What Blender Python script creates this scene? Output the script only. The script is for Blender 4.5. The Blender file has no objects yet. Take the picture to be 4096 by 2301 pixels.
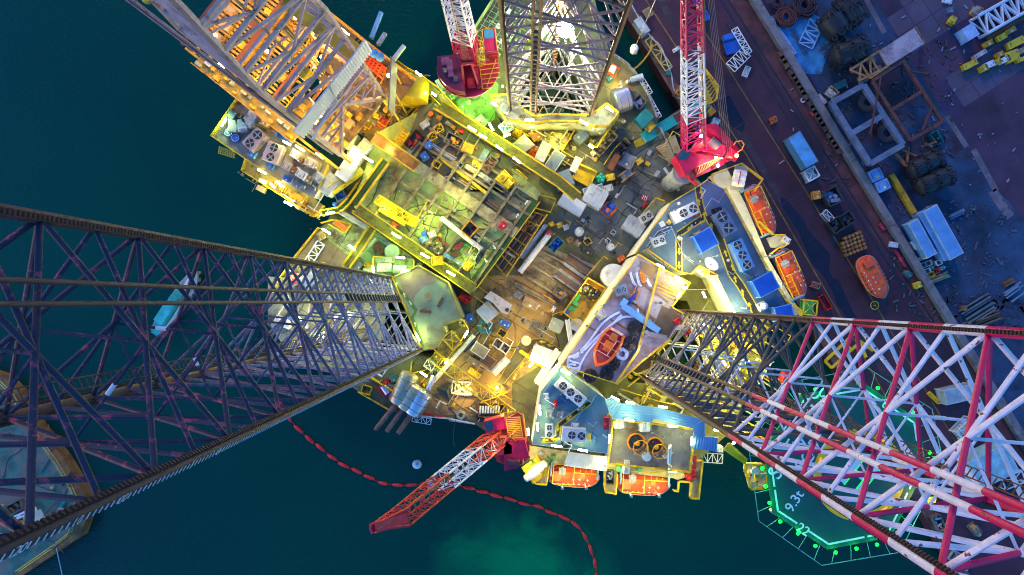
import bpy,math,random
from mathutils import Vector,Matrix,geometry
random.seed(7)
R_=math.radians
V=Vector
SC=bpy.context.scene
COL=SC.collection
CAMZ,FPX,NX,NY=130.5,2731.0,2102.0,1203.0
cam=bpy.data.cameras.new('camera')
cam.sensor_width=36.0
cam.lens=FPX/4096*36
cam.shift_x=-(NX-2048)/4096
cam.shift_y=(NY-1150.5)/4096
cam.clip_end=3000
cam.clip_start=0.3
camo=bpy.data.objects.new('camera',cam)
camo.location=(0,0,CAMZ)
COL.objects.link(camo)
SC.camera=camo
SUN_EL,SUN_AZ=3.0,250.0
wd=bpy.data.worlds.new('World')
SC.world=wd
wd.use_nodes=True
wn=wd.node_tree.nodes
sky=wn.new('ShaderNodeTexSky')
sky.sky_type='NISHITA'
sky.sun_disc=False
sky.sun_elevation=R_(SUN_EL)
sky.sun_rotation=R_(SUN_AZ)
sky.ozone_density=6.0
sky.air_density=1.3
sky.dust_density=0.6
wn['Background'].inputs[1].default_value=0.15
wd.node_tree.links.new(sky.outputs[0],wn['Background'].inputs[0])
sl=bpy.data.lights.new('sun','SUN')
sl.energy=0.12
sl.angle=R_(12)
sl.color=(1.0,0.62,0.60)
so=bpy.data.objects.new('sun',sl)
so.rotation_euler=(R_(62),0,R_(200))
so.location=(0,0,200)
COL.objects.link(so)
SC.view_settings.view_transform='Standard'
SC.view_settings.look='None'
SC.view_settings.exposure=3.3
SC.view_settings.gamma=1.0
SC.view_settings.use_curve_mapping=False
SC.render.engine='CYCLES'
cy=SC.cycles
cy.use_denoising=True
try:
 cy.denoiser='OPENIMAGEDENOISE'
except Exception:
 pass
cy.max_bounces=4
cy.diffuse_bounces=2
cy.glossy_bounces=2
cy.transmission_bounces=2
cy.caustics_reflective=False
cy.caustics_refractive=False
cy.use_light_tree=True
cy.filter_width=1.05
cy.sample_clamp_indirect=3.0
LP=0.15
GX,GY,GS=0.0,0.0,1.0
def R(k):
 global GX,GY,GS
 if k=='o':
  GX,GY,GS=0,0,2576/4096
 elif k=='d':
  GX,GY,GS=1000,0,1929/700
 elif k=='e':
  GX,GY,GS=560,0,1929/700
 elif k=='h':
  GX,GY,GS=3000,1500,1929/700
 else:
  GX,GY,GS=(ord(k[1])-48)*1024,{'a':0,'b':767,'c':1534}[k[0]],1932/1024
def at(x,y,z):
 s=(CAMZ-z)/FPX
 return V(((GX+x/GS-NX)*s,-(GY+y/GS-NY)*s,z))
def mpp(z):
 return(CAMZ-z)/FPX/GS
def P(pts,z):
 return[at(x,y,z)for x,y in pts]
MATS={}
def nd(nt,t,**kw):
 n=nt.nodes.new(t)
 for k,v in kw.items():
  setattr(n,k,v)
 return n
def M(rgb,rough=0.55,metal=0.0,var=0.35,dirt=None,amt=0.35,scale=0.6,bump=0.0,spec=0.4):
 key=(rgb,rough,metal,var,dirt,amt,scale,bump,spec)
 if key in MATS:
  return MATS[key]
 m=bpy.data.materials.new('paint')
 m.use_nodes=True
 nt=m.node_tree
 b=nt.nodes['Principled BSDF']
 b.inputs['Roughness'].default_value=rough
 b.inputs['Metallic'].default_value=metal
 b.inputs['Specular IOR Level'].default_value=spec
 tc=nd(nt,'ShaderNodeNewGeometry')
 no=nd(nt,'ShaderNodeTexNoise')
 no.inputs['Scale'].default_value=scale
 no.inputs['Detail'].default_value=7
 no.inputs['Roughness'].default_value=0.65
 nt.links.new(tc.outputs['Position'],no.inputs['Vector'])
 cr=nd(nt,'ShaderNodeValToRGB')
 lo,hi=1-var,1+var*0.6
 cr.color_ramp.elements[0].position=0.32
 cr.color_ramp.elements[1].position=0.68
 cr.color_ramp.elements[0].color=(*[min(1,c*lo)for c in rgb],1)
 cr.color_ramp.elements[1].color=(*[min(1,c*hi)for c in rgb],1)
 nt.links.new(no.outputs['Fac'],cr.inputs[0])
 out=cr.outputs[0]
 if dirt:
  n2=nd(nt,'ShaderNodeTexNoise')
  n2.inputs['Scale'].default_value=scale*0.7
  n2.inputs['Detail'].default_value=9
  n2.inputs['Roughness'].default_value=0.7
  mp=nd(nt,'ShaderNodeMapping')
  mp.inputs['Location'].default_value=(31.7,11.3,5.1)
  nt.links.new(tc.outputs['Position'],mp.inputs[0])
  nt.links.new(mp.outputs[0],n2.inputs['Vector'])
  c2=nd(nt,'ShaderNodeValToRGB')
  c2.color_ramp.elements[0].position=0.62-amt*0.3
  c2.color_ramp.elements[1].position=0.70-amt*0.2
  nt.links.new(n2.outputs['Fac'],c2.inputs[0])
  mx=nd(nt,'ShaderNodeMixRGB')
  mx.inputs[2].default_value=(*dirt,1)
  nt.links.new(c2.outputs[0],mx.inputs[0])
  nt.links.new(out,mx.inputs[1])
  out=mx.outputs[0]
 nt.links.new(out,b.inputs['Base Color'])
 if bump:
  bp=nd(nt,'ShaderNodeBump')
  bp.inputs['Strength'].default_value=bump
  bp.inputs['Distance'].default_value=0.1
  n3=nd(nt,'ShaderNodeTexNoise')
  n3.inputs['Scale'].default_value=scale*6
  n3.inputs['Detail'].default_value=4
  nt.links.new(tc.outputs['Position'],n3.inputs['Vector'])
  nt.links.new(n3.outputs['Fac'],bp.inputs['Height'])
  nt.links.new(bp.outputs[0],b.inputs['Normal'])
 MATS[key]=m
 return m
def glow(rgb,s):
 key=('glow',rgb,s)
 if key not in MATS:
  m=bpy.data.materials.new('lamp_glow')
  m.use_nodes=True
  b=m.node_tree.nodes['Principled BSDF']
  b.inputs['Base Color'].default_value=(*rgb,1)
  b.inputs['Emission Color'].default_value=(*rgb,1)
  b.inputs['Emission Strength'].default_value=s
  MATS[key]=m
 return MATS[key]
RUST=(0.16,0.06,0.025)
DIRT=(0.10,0.075,0.04)
YEL=M((0.78,0.50,0.015),0.5,dirt=(0.35,0.2,0.03),amt=0.15)
ORY=M((0.75,0.33,0.02),0.5,dirt=RUST,amt=0.25)
WHT=M((0.74,0.74,0.70),0.5,dirt=(0.4,0.35,0.25),amt=0.1,var=0.15)
GRY=M((0.36,0.37,0.36),0.55,dirt=DIRT,amt=0.25)
LGR=M((0.55,0.57,0.56),0.5,dirt=(0.3,0.27,0.2),amt=0.15,var=0.2)
DRK=M((0.045,0.045,0.045),0.6)
STL=M((0.16,0.15,0.14),0.5,dirt=RUST,amt=0.3)
RED=M((0.62,0.025,0.03),0.42,dirt=(0.25,0.02,0.02),amt=0.2,var=0.25)
CRM=M((0.48,0.012,0.05),0.45,dirt=(0.2,0.01,0.03),amt=0.2,var=0.25)
BLU=M((0.025,0.13,0.55),0.45,var=0.25)
LBL=M((0.16,0.36,0.62),0.5,var=0.2)
TEA=M((0.02,0.25,0.24),0.5)
GRN=M((0.05,0.45,0.10),0.5)
ORG=M((0.85,0.13,0.012),0.4,dirt=(0.5,0.06,0.01),amt=0.12,var=0.2)
BRN=M((0.22,0.10,0.04),0.6,dirt=RUST,amt=0.3)
TAN=M((0.42,0.30,0.14),0.6,dirt=DIRT,amt=0.2)
PGR=M((0.40,0.46,0.30),0.6,dirt=(0.2,0.17,0.08),amt=0.3)
RST=M((0.20,0.075,0.035),0.7,dirt=(0.09,0.03,0.02),amt=0.4)
SIL=M((0.62,0.62,0.64),0.3,metal=0.85,var=0.12)
RUB=M((0.018,0.018,0.02),0.5)
COLS=dict(y=YEL,o=ORG,w=WHT,g=GRY,l=LGR,k=DRK,s=STL,r=RED,c=CRM,b=BLU,L=LBL,t=TEA,G=GRN,n=BRN,T=TAN,p=PGR,u=RST,i=SIL,R=RUB,O=ORY)
class MB:
 def __init__(s):
  s.v,s.f=[],[]
 def add(s,vs,fs):
  o=len(s.v)
  s.v+=[V(v)for v in vs]
  s.f+=[[i+o for i in f]for f in fs]
  return s
 def box(s,c,d,rz=0.0,m=None):
  x,y,z=d[0]/2,d[1]/2,d[2]/2
  cs,sn=math.cos(rz),math.sin(rz)
  vs=[]
  for k in(-z,z):
   for a,b in((-x,-y),(x,-y),(x,y),(-x,y)):
    p=V((a*cs-b*sn+c[0],a*sn+b*cs+c[1],k+c[2]))
    vs.append(m@p if m else p)
  return s.add(vs,[(3,2,1,0),(4,5,6,7),(0,1,5,4),(1,2,6,5),(2,3,7,6),(3,0,4,7)])
 def prism(s,pts,z0,z1,top=None):
  n=len(pts)
  a=sum(pts[i][0]*pts[(i+1)%n][1]-pts[(i+1)%n][0]*pts[i][1]for i in range(n))
  if a<0:
   pts=pts[::-1]
  t=top if top else pts
  vs=[(p[0],p[1],z0)for p in pts]+[(p[0],p[1],z1)for p in t]
  fs=[list(range(n))[::-1],list(range(n,2*n))]
  fs+=[(i,(i+1)%n,n+(i+1)%n,n+i)for i in range(n)]
  return s.add(vs,fs)
 def beam(s,p,q,w,h=None,up=(0,0,1)):
  p,q=V(p),V(q)
  h=h or w
  d=q-p
  if d.length<1e-5:
   return s
  d.normalize()
  u=V(up)
  if abs(d.dot(u))>0.98:
   u=V((1,0,0))
  a=d.cross(u).normalized()
  b=a.cross(d).normalized()
  vs=[o+a*(i*w/2)+b*(j*h/2)for o in(p,q)for i,j in((-1,-1),(1,-1),(1,1),(-1,1))]
  return s.add(vs,[(0,1,2,3),(7,6,5,4),(1,0,4,5),(2,1,5,6),(3,2,6,7),(0,3,7,4)])
 def tube(s,p,q,r,n=8,r2=None,cap=True):
  p,q=V(p),V(q)
  d=q-p
  if d.length<1e-5:
   return s
  d.normalize()
  u=V((0,0,1))if abs(d.z)<0.9 else V((1,0,0))
  a=d.cross(u).normalized()
  b=d.cross(a)
  r2=r if r2 is None else r2
  vs=[]
  for o,rr in((p,r),(q,r2)):
   for i in range(n):
    t=2*math.pi*i/n
    vs.append(o+a*(math.cos(t)*rr)+b*(math.sin(t)*rr))
  fs=[(i,n+i,n+(i+1)%n,(i+1)%n)for i in range(n)]
  if cap:
   fs+=[list(range(n)),list(range(n,2*n))[::-1]]
  return s.add(vs,fs)
 def path(s,pts,r,n=6,closed=False):
  pts=[V(p)for p in pts]
  m=len(pts)
  vs=[]
  for i in range(m):
   a0=pts[(i-1)%m]if(closed or i>0)else pts[i]
   a1=pts[(i+1)%m]if(closed or i<m-1)else pts[i]
   d=(a1-a0)
   d=d.normalized()if d.length>1e-6 else V((1,0,0))
   u=V((0,0,1))if abs(d.z)<0.9 else V((1,0,0))
   a=d.cross(u).normalized()
   b=a.cross(d)
   vs+=[pts[i]+a*(math.cos(2*math.pi*k/n)*r)+b*(math.sin(2*math.pi*k/n)*r)for k in range(n)]
  fs=[]
  for i in range(m if closed else m-1):
   j=(i+1)%m
   fs+=[(i*n+k,i*n+(k+1)%n,j*n+(k+1)%n,j*n+k)for k in range(n)]
  if not closed:
   fs+=[list(range(n))[::-1],[(m-1)*n+k for k in range(n)]]
  return s.add(vs,fs)
 def lathe(s,prof,n=20,c=(0,0,0),axis=None):
  c=V(c)
  rot=V((0,0,1)).rotation_difference(V(axis)).to_matrix()if axis else Matrix.Identity(3)
  vs,fs=[],[]
  for r,h in prof:
   for i in range(n):
    t=2*math.pi*i/n
    vs.append(c+rot@V((math.cos(t)*r,math.sin(t)*r,h)))
  for j in range(len(prof)-1):
   fs+=[(j*n+i,j*n+(i+1)%n,(j+1)*n+(i+1)%n,(j+1)*n+i)for i in range(n)]
  fs+=[list(range(n))[::-1],[(len(prof)-1)*n+i for i in range(n)]]
  return s.add(vs,fs)
 def ring(s,c,rr,r,n=24,k=6,axis=None):
  c=V(c)
  rot=V((0,0,1)).rotation_difference(V(axis)).to_matrix()if axis else Matrix.Identity(3)
  return s.path([c+rot@V((math.cos(2*math.pi*i/n)*rr,math.sin(2*math.pi*i/n)*rr,0))for i in range(n)],r,k,True)
 def sheet(s,pts,z):
  n=len(pts)
  a=sum(pts[i][0]*pts[(i+1)%n][1]-pts[(i+1)%n][0]*pts[i][1]for i in range(n))
  if a<0:
   pts=pts[::-1]
  return s.add([(p[0],p[1],z)for p in pts],[list(range(n))])
 def build(s,name,mat,parent=None,local=False,smooth=False,bevel=0.0):
  me=bpy.data.meshes.new(name)
  vs=s.v
  if parent is not None and not local:
   mi=parent.matrix_basis.inverted()if parent.parent is None else parent.parent.matrix_basis.inverted()
   vs=[mi@v for v in vs]
  me.from_pydata([tuple(v)for v in vs],[],s.f)
  me.update()
  if smooth:
   me.shade_smooth()
   me.set_sharp_from_angle(angle=R_(40))
  me.materials.append(mat)
  o=bpy.data.objects.new(name,me)
  COL.objects.link(o)
  if parent is not None:
   o.parent=parent
  if bevel:
   bv=o.modifiers.new('b','BEVEL')
   bv.width=bevel
   bv.segments=2
   bv.limit_method='ANGLE'
  return o
def tag(o,label=None,cat=None,group=None,kind=None):
 if label:
  o['label']=label
 if cat:
  o['category']=cat
 if group:
  o['group']=group
 if kind:
  o['kind']=kind
 return o
def T(name,label,cat,loc=(0,0,0),rz=0.0,group=None):
 o=bpy.data.objects.new(name,None)
 COL.objects.link(o)
 o.empty_display_size=0.5
 o.matrix_basis=Matrix.Translation(V(loc))@Matrix.Rotation(rz,4,'Z')
 return tag(o,label,cat,group)
def struct(o):
 o['kind']='structure'
 return o
def cen(pts):
 return V((sum(p[0]for p in pts)/len(pts),sum(p[1]for p in pts)/len(pts),0))
def flat(outline,holes,z0,z1,mb):
 vs=[V((p[0],p[1]))for p in outline]
 n=len(outline)
 ed=[(i,(i+1)%n)for i in range(n)]
 for h in holes:
  k=len(vs)
  vs+=[V((p[0],p[1]))for p in h]
  ed+=[(k+i,k+(i+1)%len(h))for i in range(len(h))]
 r=geometry.delaunay_2d_cdt(vs,ed,[],0,1e-4)
 def inside(p,pl):
  c=False
  for i in range(len(pl)):
   a,b=pl[i],pl[i-1]
   if(a[1]>p[1])!=(b[1]>p[1])and p[0]<(b[0]-a[0])*(p[1]-a[1])/(b[1]-a[1])+a[0]:
    c=not c
  return c
 tris=[]
 for f in r[2]:
  m=sum((r[0][i]for i in f),V((0,0)))/len(f)
  if inside(m,outline)and not any(inside(m,h)for h in holes):
   tris.append(f)
 mb.add([(p[0],p[1],z1)for p in r[0]],tris)
 mb.add([(p[0],p[1],z0)for p in r[0]],[t[::-1]for t in tris])
 for lp in[outline]+list(holes):
  k=len(lp)
  mb.add([(p[0],p[1],z0)for p in lp]+[(p[0],p[1],z1)for p in lp],[(i,(i+1)%k,k+(i+1)%k,k+i)for i in range(k)])
 return mb
def rail(parent,pts,z,mat=None,h=1.1,r=0.05,closed=False,toe=True,name='railing',gap=1.6):
 w=P(pts,z)
 if closed:
  w=w+[w[0]]
 m=MB()
 for a,b in zip(w[:-1],w[1:]):
  L=(b-a).length
  if L<0.05:
   continue
  for k in(h,h*0.55):
   m.beam(a+V((0,0,k)),b+V((0,0,k)),r*2)
  if toe:
   m.beam(a+V((0,0,0.1)),b+V((0,0,0.1)),0.05,0.2)
  n=max(1,round(L/gap))
  for i in range(n+1):
   p=a.lerp(b,i/n)
   m.beam(p,p+V((0,0,h)),r*2)
 return m.build(name,mat or YEL,parent)
def grating(parent,pts,z,mat,w=None,name='walkway',th=0.12):
 return MB().prism(P(pts,z),z-th,z).build(name,mat,parent)
def strip(x1,y1,x2,y2,w):
 L=math.hypot(x2-x1,y2-y1)
 nx,ny=-(y2-y1)/L*w/2,(x2-x1)/L*w/2
 return[(x1+nx,y1+ny),(x2+nx,y2+ny),(x2-nx,y2-ny),(x1-nx,y1-ny)]
WH=(1.0,0.95,0.82)
YG=(0.74,1.0,0.10)
YL=(1.0,0.80,0.08)
GR=(0.45,1.0,0.35)
OR=(1.0,0.47,0.02)
def point(parent,p,col,power,rad=0.25):
 l=bpy.data.lights.new('bulb','POINT')
 l.color=(col[0],col[1],col[2]*(.45 if col[2]<.6 and col[0]>.3 else 1))
 l.energy=power*LP
 l.shadow_soft_size=rad
 o=bpy.data.objects.new('bulb',l)
 COL.objects.link(o)
 o.location=parent.matrix_basis.inverted()@V(p)if parent else p
 o.parent=parent
 return o
TUBE_N=[0]
def tubes(rows,where,col=YG,power=260,glowc=(1.0,1.0,0.86)):
 for r in rows:
  x1,y1,x2,y2,z=r[:5]
  c=r[5]if len(r)>5 else col
  pw=r[6]if len(r)>6 else power
  lab=r[7]if len(r)>7 else None
  a,b=at(x1,y1,z),at(x2,y2,z)
  mid=(a+b)/2
  ang=math.atan2(b.y-a.y,b.x-a.x)
  L=max(0.7,(b-a).length)
  t=T('tube_light',lab or f'white fluorescent tube light {where}','light',mid,ang,f'tube lights {where}')
  MB().box((0,0,-0.16),(L,0.34,0.14)).build('housing',LGR,t,True)
  MB().tube((-L/2,0,0),(L/2,0,0),0.13,6).build('lamp',glow(glowc,9.0),t,True)
  MB().box((0,0,-0.6),(0.12,0.12,0.8)).build('bracket',YEL,t,True)
  point(t,mid+V((0,0,0.9)),c,pw)
def water_mat():
 m=bpy.data.materials.new('sea_water')
 m.use_nodes=True
 nt=m.node_tree
 b=nt.nodes['Principled BSDF']
 b.inputs['Roughness'].default_value=0.15
 b.inputs['IOR'].default_value=1.33
 ge=nd(nt,'ShaderNodeNewGeometry')
 n1=nd(nt,'ShaderNodeTexNoise')
 n1.inputs['Scale'].default_value=0.016
 n1.inputs['Detail'].default_value=3
 n1.inputs['Distortion'].default_value=0.7
 cr=nd(nt,'ShaderNodeValToRGB')
 cr.color_ramp.elements[0].position=0.35
 cr.color_ramp.elements[1].position=0.7
 cr.color_ramp.elements[0].color=(0.0,0.040,0.027,1)
 cr.color_ramp.elements[1].color=(0.0,0.060,0.034,1)
 nt.links.new(ge.outputs['Position'],n1.inputs['Vector'])
 nt.links.new(n1.outputs['Fac'],cr.inputs[0])
 out=cr.outputs[0]
 for(px,py,rx,ry,sc)in GLOW_SPOTS:
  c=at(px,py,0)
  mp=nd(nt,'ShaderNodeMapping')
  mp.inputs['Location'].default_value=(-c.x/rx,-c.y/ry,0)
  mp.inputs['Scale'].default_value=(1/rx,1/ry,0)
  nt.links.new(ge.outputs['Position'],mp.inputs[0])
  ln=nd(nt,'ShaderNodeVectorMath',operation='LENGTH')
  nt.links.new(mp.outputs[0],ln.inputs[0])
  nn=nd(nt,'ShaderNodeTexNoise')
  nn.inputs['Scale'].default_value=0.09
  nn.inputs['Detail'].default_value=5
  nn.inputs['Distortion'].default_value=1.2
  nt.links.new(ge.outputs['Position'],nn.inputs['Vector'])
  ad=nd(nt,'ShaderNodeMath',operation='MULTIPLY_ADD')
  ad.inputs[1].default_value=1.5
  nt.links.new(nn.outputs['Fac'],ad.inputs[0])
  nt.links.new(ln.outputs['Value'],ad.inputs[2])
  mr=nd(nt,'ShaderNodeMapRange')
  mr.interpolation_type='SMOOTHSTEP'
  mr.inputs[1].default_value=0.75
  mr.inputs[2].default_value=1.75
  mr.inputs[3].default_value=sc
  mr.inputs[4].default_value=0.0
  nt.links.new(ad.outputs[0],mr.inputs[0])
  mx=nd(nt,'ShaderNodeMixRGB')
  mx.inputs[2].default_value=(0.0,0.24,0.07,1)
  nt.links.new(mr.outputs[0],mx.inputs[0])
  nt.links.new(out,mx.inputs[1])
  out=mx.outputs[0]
 nt.links.new(out,b.inputs['Base Color'])
 w1=nd(nt,'ShaderNodeTexNoise')
 w1.inputs['Scale'].default_value=0.9
 w1.inputs['Detail'].default_value=6
 w1.inputs['Roughness'].default_value=0.6
 mw=nd(nt,'ShaderNodeMapping')
 mw.inputs['Scale'].default_value=(1.0,1.9,1)
 mw.inputs['Rotation'].default_value=(0,0,0.6)
 nt.links.new(ge.outputs['Position'],mw.inputs[0])
 nt.links.new(mw.outputs[0],w1.inputs['Vector'])
 bp=nd(nt,'ShaderNodeBump')
 bp.inputs['Strength'].default_value=0.45
 bp.inputs['Distance'].default_value=0.3
 nt.links.new(w1.outputs['Fac'],bp.inputs['Height'])
 nt.links.new(bp.outputs[0],b.inputs['Normal'])
 return m
R('o')
GLOW_SPOTS=[(1325,1430,19,12,0.9),(1240,1350,11,8,0.3)]  # green glow at the bottom centre, painted into the water colour
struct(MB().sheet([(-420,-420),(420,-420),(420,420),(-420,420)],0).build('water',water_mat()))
GX,GY,GS=0,0,1.0
QZ=3.0
def qx(y,off=0.0):
 return 2509+(y-74)/1.678+off
QP=[(qx(-1500),-1500),(7500,-1500),(7500,4200),(qx(4200),4200)]
ASPH=M((0.072,0.024,0.038),0.75,var=0.5,dirt=(0.022,0.014,0.028),amt=0.25,scale=0.10,bump=0.15)
struct(MB().prism(P(QP,QZ),-6,QZ).build('quay',ASPH))
EDGE=M((0.14,0.085,0.065),0.8,var=0.5,dirt=(0.05,0.03,0.03),amt=0.4,scale=0.35)
struct(MB().prism(P([(qx(-1500,2),-1500),(qx(-1500,46),-1500),(qx(4200,46),4200),(qx(4200,2),4200)],QZ+.2),QZ,QZ+.2).build('kerb',EDGE))
def seg(pts,w,z,name,mat,th=0):
 m=MB()
 for(a,b)in zip(pts[:-1],pts[1:]):
  q=P(strip(*a,*b,w),z+th)
  if th:
   m.prism(q,z,z+th)
  else:
   m.sheet(q,z)
 o=m.build(name,mat)
 return struct(o)
YLN=M((0.26,0.16,0.02),0.7,var=0.6,scale=0.8)
seg([(2430,-250),(2583,0),(2986,620),(3400,1330),(3800,2050)],5,QZ+.008,'road_line',YLN)
seg([(2660,-120),(2816,122),(3225,767),(3490,1200),(3900,1900)],4,QZ+.008,'road_line',YLN)
DSP=M((0.055,0.04,0.05),0.8,var=0.5,scale=0.5)
seg([(2440,-320),(2640,0),(3060,690),(3420,1290),(3900,2110)],26,QZ+.004,'road_joint',DSP)
BRK=M((0.12,0.040,0.040),0.85,var=0.5,dirt=(0.05,0.03,0.03),amt=0.35,scale=0.3)
seg([(2880,-150),(2960,0),(3440,767),(3840,1390),(4360,2250)],92,QZ+.004,'road_verge',BRK)
RAILM=M((0.02,0.02,0.025),0.5)
for o_ in(-24,8):
 seg([(2801+o_,-160),(2905+o_,0),(3390+o_,767),(3740+o_,1310),(4300+o_,2250)],9,QZ+.012,'crane_rail',RAILM)
WALLM=M((0.21,0.185,0.18),0.85,var=0.35,dirt=(0.12,0.09,0.08),amt=0.3,scale=0.5)
wall=T('quay_wall','long low concrete wall between the quay road and the yard','wall',at(3480,767,QZ))
wp=[(2860,-280),(3025,0),(3489,767),(3790,1255),(4350,2170)]
for a,b in zip(wp[:-1],wp[1:]):
 MB().prism(P(strip(*a,*b,30),QZ+1.2),QZ,QZ+1.2).build('wall_panel',WALLM,wall)
YARD=M((0.036,0.072,0.135),0.8,var=0.75,dirt=(0.045,0.018,0.025),amt=0.45,scale=0.09,bump=0.15)
struct(MB().sheet(P([(3060,0),(2890,-280),(3600,-700),(7000,-700),(7000,3500),(5100,3400),(4370,2170),(3805,1255),(3505,767)],QZ+.02),QZ+.02).build('yard_ground',YARD))
PURP=M((0.085,0.038,0.066),0.8,var=0.5,dirt=(0.04,0.028,0.07),amt=0.35,scale=0.12,bump=0.1)
R('a3')
struct(MB().sheet(P([(780,-60),(2600,-900),(3600,1400),(2500,2300),(1720,1420),(1300,800),(1000,330)],QZ+.028),QZ+.028).build('pavement',PURP))
SLAB=M((0.115,0.072,0.095),0.8,var=0.35,dirt=(0.09,0.08,0.13),amt=0.4,scale=0.25)
def slabs(x0,y0,ux,uy,vx,vy,n,m,skip=()):
 g=MB()
 for i in range(n):
  for j in range(m):
   if(i,j)in skip:
    continue
   e=0.02
   q=[(x0+ux*(i+a)+vx*(j+b),y0+uy*(i+a)+vy*(j+b))for a,b in((e,e),(1-e,e),(1-e,1-e),(e,1-e))]
   g.sheet(P(q,QZ+.036),QZ+.036)
 struct(g.build('pavement_slabs',SLAB))
slabs(800,0,130,-85,90,140,5,3,{(0,0),(4,2)})
slabs(1330,590,125,-82,75,112,5,2,{(4,0)})
slabs(1080,-330,150,-98,95,148,6,2)
CONC=M((0.22,0.15,0.16),0.8,var=0.4,dirt=(0.12,0.1,0.1),amt=0.4,scale=0.4)
for(x1,y1,x2,y2,w)in((1550,1130,1720,1440,46),(1690,1440,1830,1640,70),(700,-80,880,250,40),(1350,880,1500,1110,40)):
 struct(MB().sheet(P(strip(x1,y1,x2,y2,w),QZ+.044),QZ+.044).build('pavement_strip',CONC))
LIT=M((0.045,0.27,0.52),0.8,var=0.5,dirt=(0.05,0.09,0.15),amt=0.3,scale=0.35)
struct(MB().sheet(P([(10,130),(230,30),(420,150),(480,330),(400,560),(270,560),(120,340)],QZ+.032),QZ+.032).build('yard_lit_patch',LIT))  # lit part of the yard, painted as a brighter blue ground colour
WET=M((0.018,0.014,0.028),0.25,var=0.3,scale=0.3)
R('b3')
for qi,q in enumerate(([(90,40),(140,60),(250,190),(330,320),(470,470),(460,600),(600,830),(560,880),(420,640),(330,540),(230,310),(110,120)],[(450,650),(530,660),(640,900),(700,990),(620,990),(520,850)])):
 struct(MB().sheet(P(q,QZ+.0055+.004*qi),QZ+.0055+.004*qi).build('road_puddle',WET))
R('a2')
struct(MB().sheet(P([(1560,760),(1640,720),(1760,940),(1740,1000),(1660,960)],QZ+.006),QZ+.006).build('road_puddle',WET))
R('b3')
DKY=M((0.035,0.055,0.10),0.7,var=0.6,scale=0.3)
struct(MB().sheet(P([(1350,950),(1700,800),(2100,1000),(2100,1500),(1700,1500)],QZ+.06),QZ+.06).build('yard_patch',DKY))
rr=random.Random(9)
GX=0
def debris(k,x0,x1,y0,y1,n,s0,s1,mat):
 R(k)
 m=MB()
 for i in range(n):
  p=at(rr.uniform(x0,x1),rr.uniform(y0,y1),QZ)
  d=rr.uniform(s0,s1)
  m.box(p+V((0,0,.1)),(d*rr.uniform(1,5),d,.16),rr.uniform(0,3))
 m.build('yard_debris',mat)['kind']='stuff'
debris('a3',420,1400,300,1400,240,.12,.4,M((.10,.07,.06),.8,var=.6,scale=2))
debris('b3',900,1900,60,1000,240,.1,.35,M((.09,.10,.13),.8,var=.6,scale=2))
debris('a3',100,1900,-100,1400,90,.1,.3,M((.3,.28,.3),.8,var=.5,scale=2))
debris('b3',1350,1930,780,1100,120,.2,.5,M((.05,.045,.06),.8,var=.6,scale=2))
GX,GY,GS=0,0,1.0
TRK=M((0.036,0.02,0.034),.7,var=.5,scale=.4)
for x1,y1,x2,y2 in((2750,40,3350,960),(2790,60,3300,860),(2700,300,3200,1060),(2900,90,3420,930)):
 seg([(x1,y1),((x1+x2)/2+14,(y1+y2)/2),(x2,y2)],9,QZ+.005,'tyre_track',TRK)
for i in range(9):
 x,y=2650+i*95,60+i*152
 seg([(x,y),(x+190,y-118)],2.5,QZ+.007,'slab_joint',DSP)
LEV0,BAY=32.3,8.2
def rel(p,k=114.5):
 return V(((p[0])*k/FPX,-(p[1])*k/FPX,0))
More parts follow.
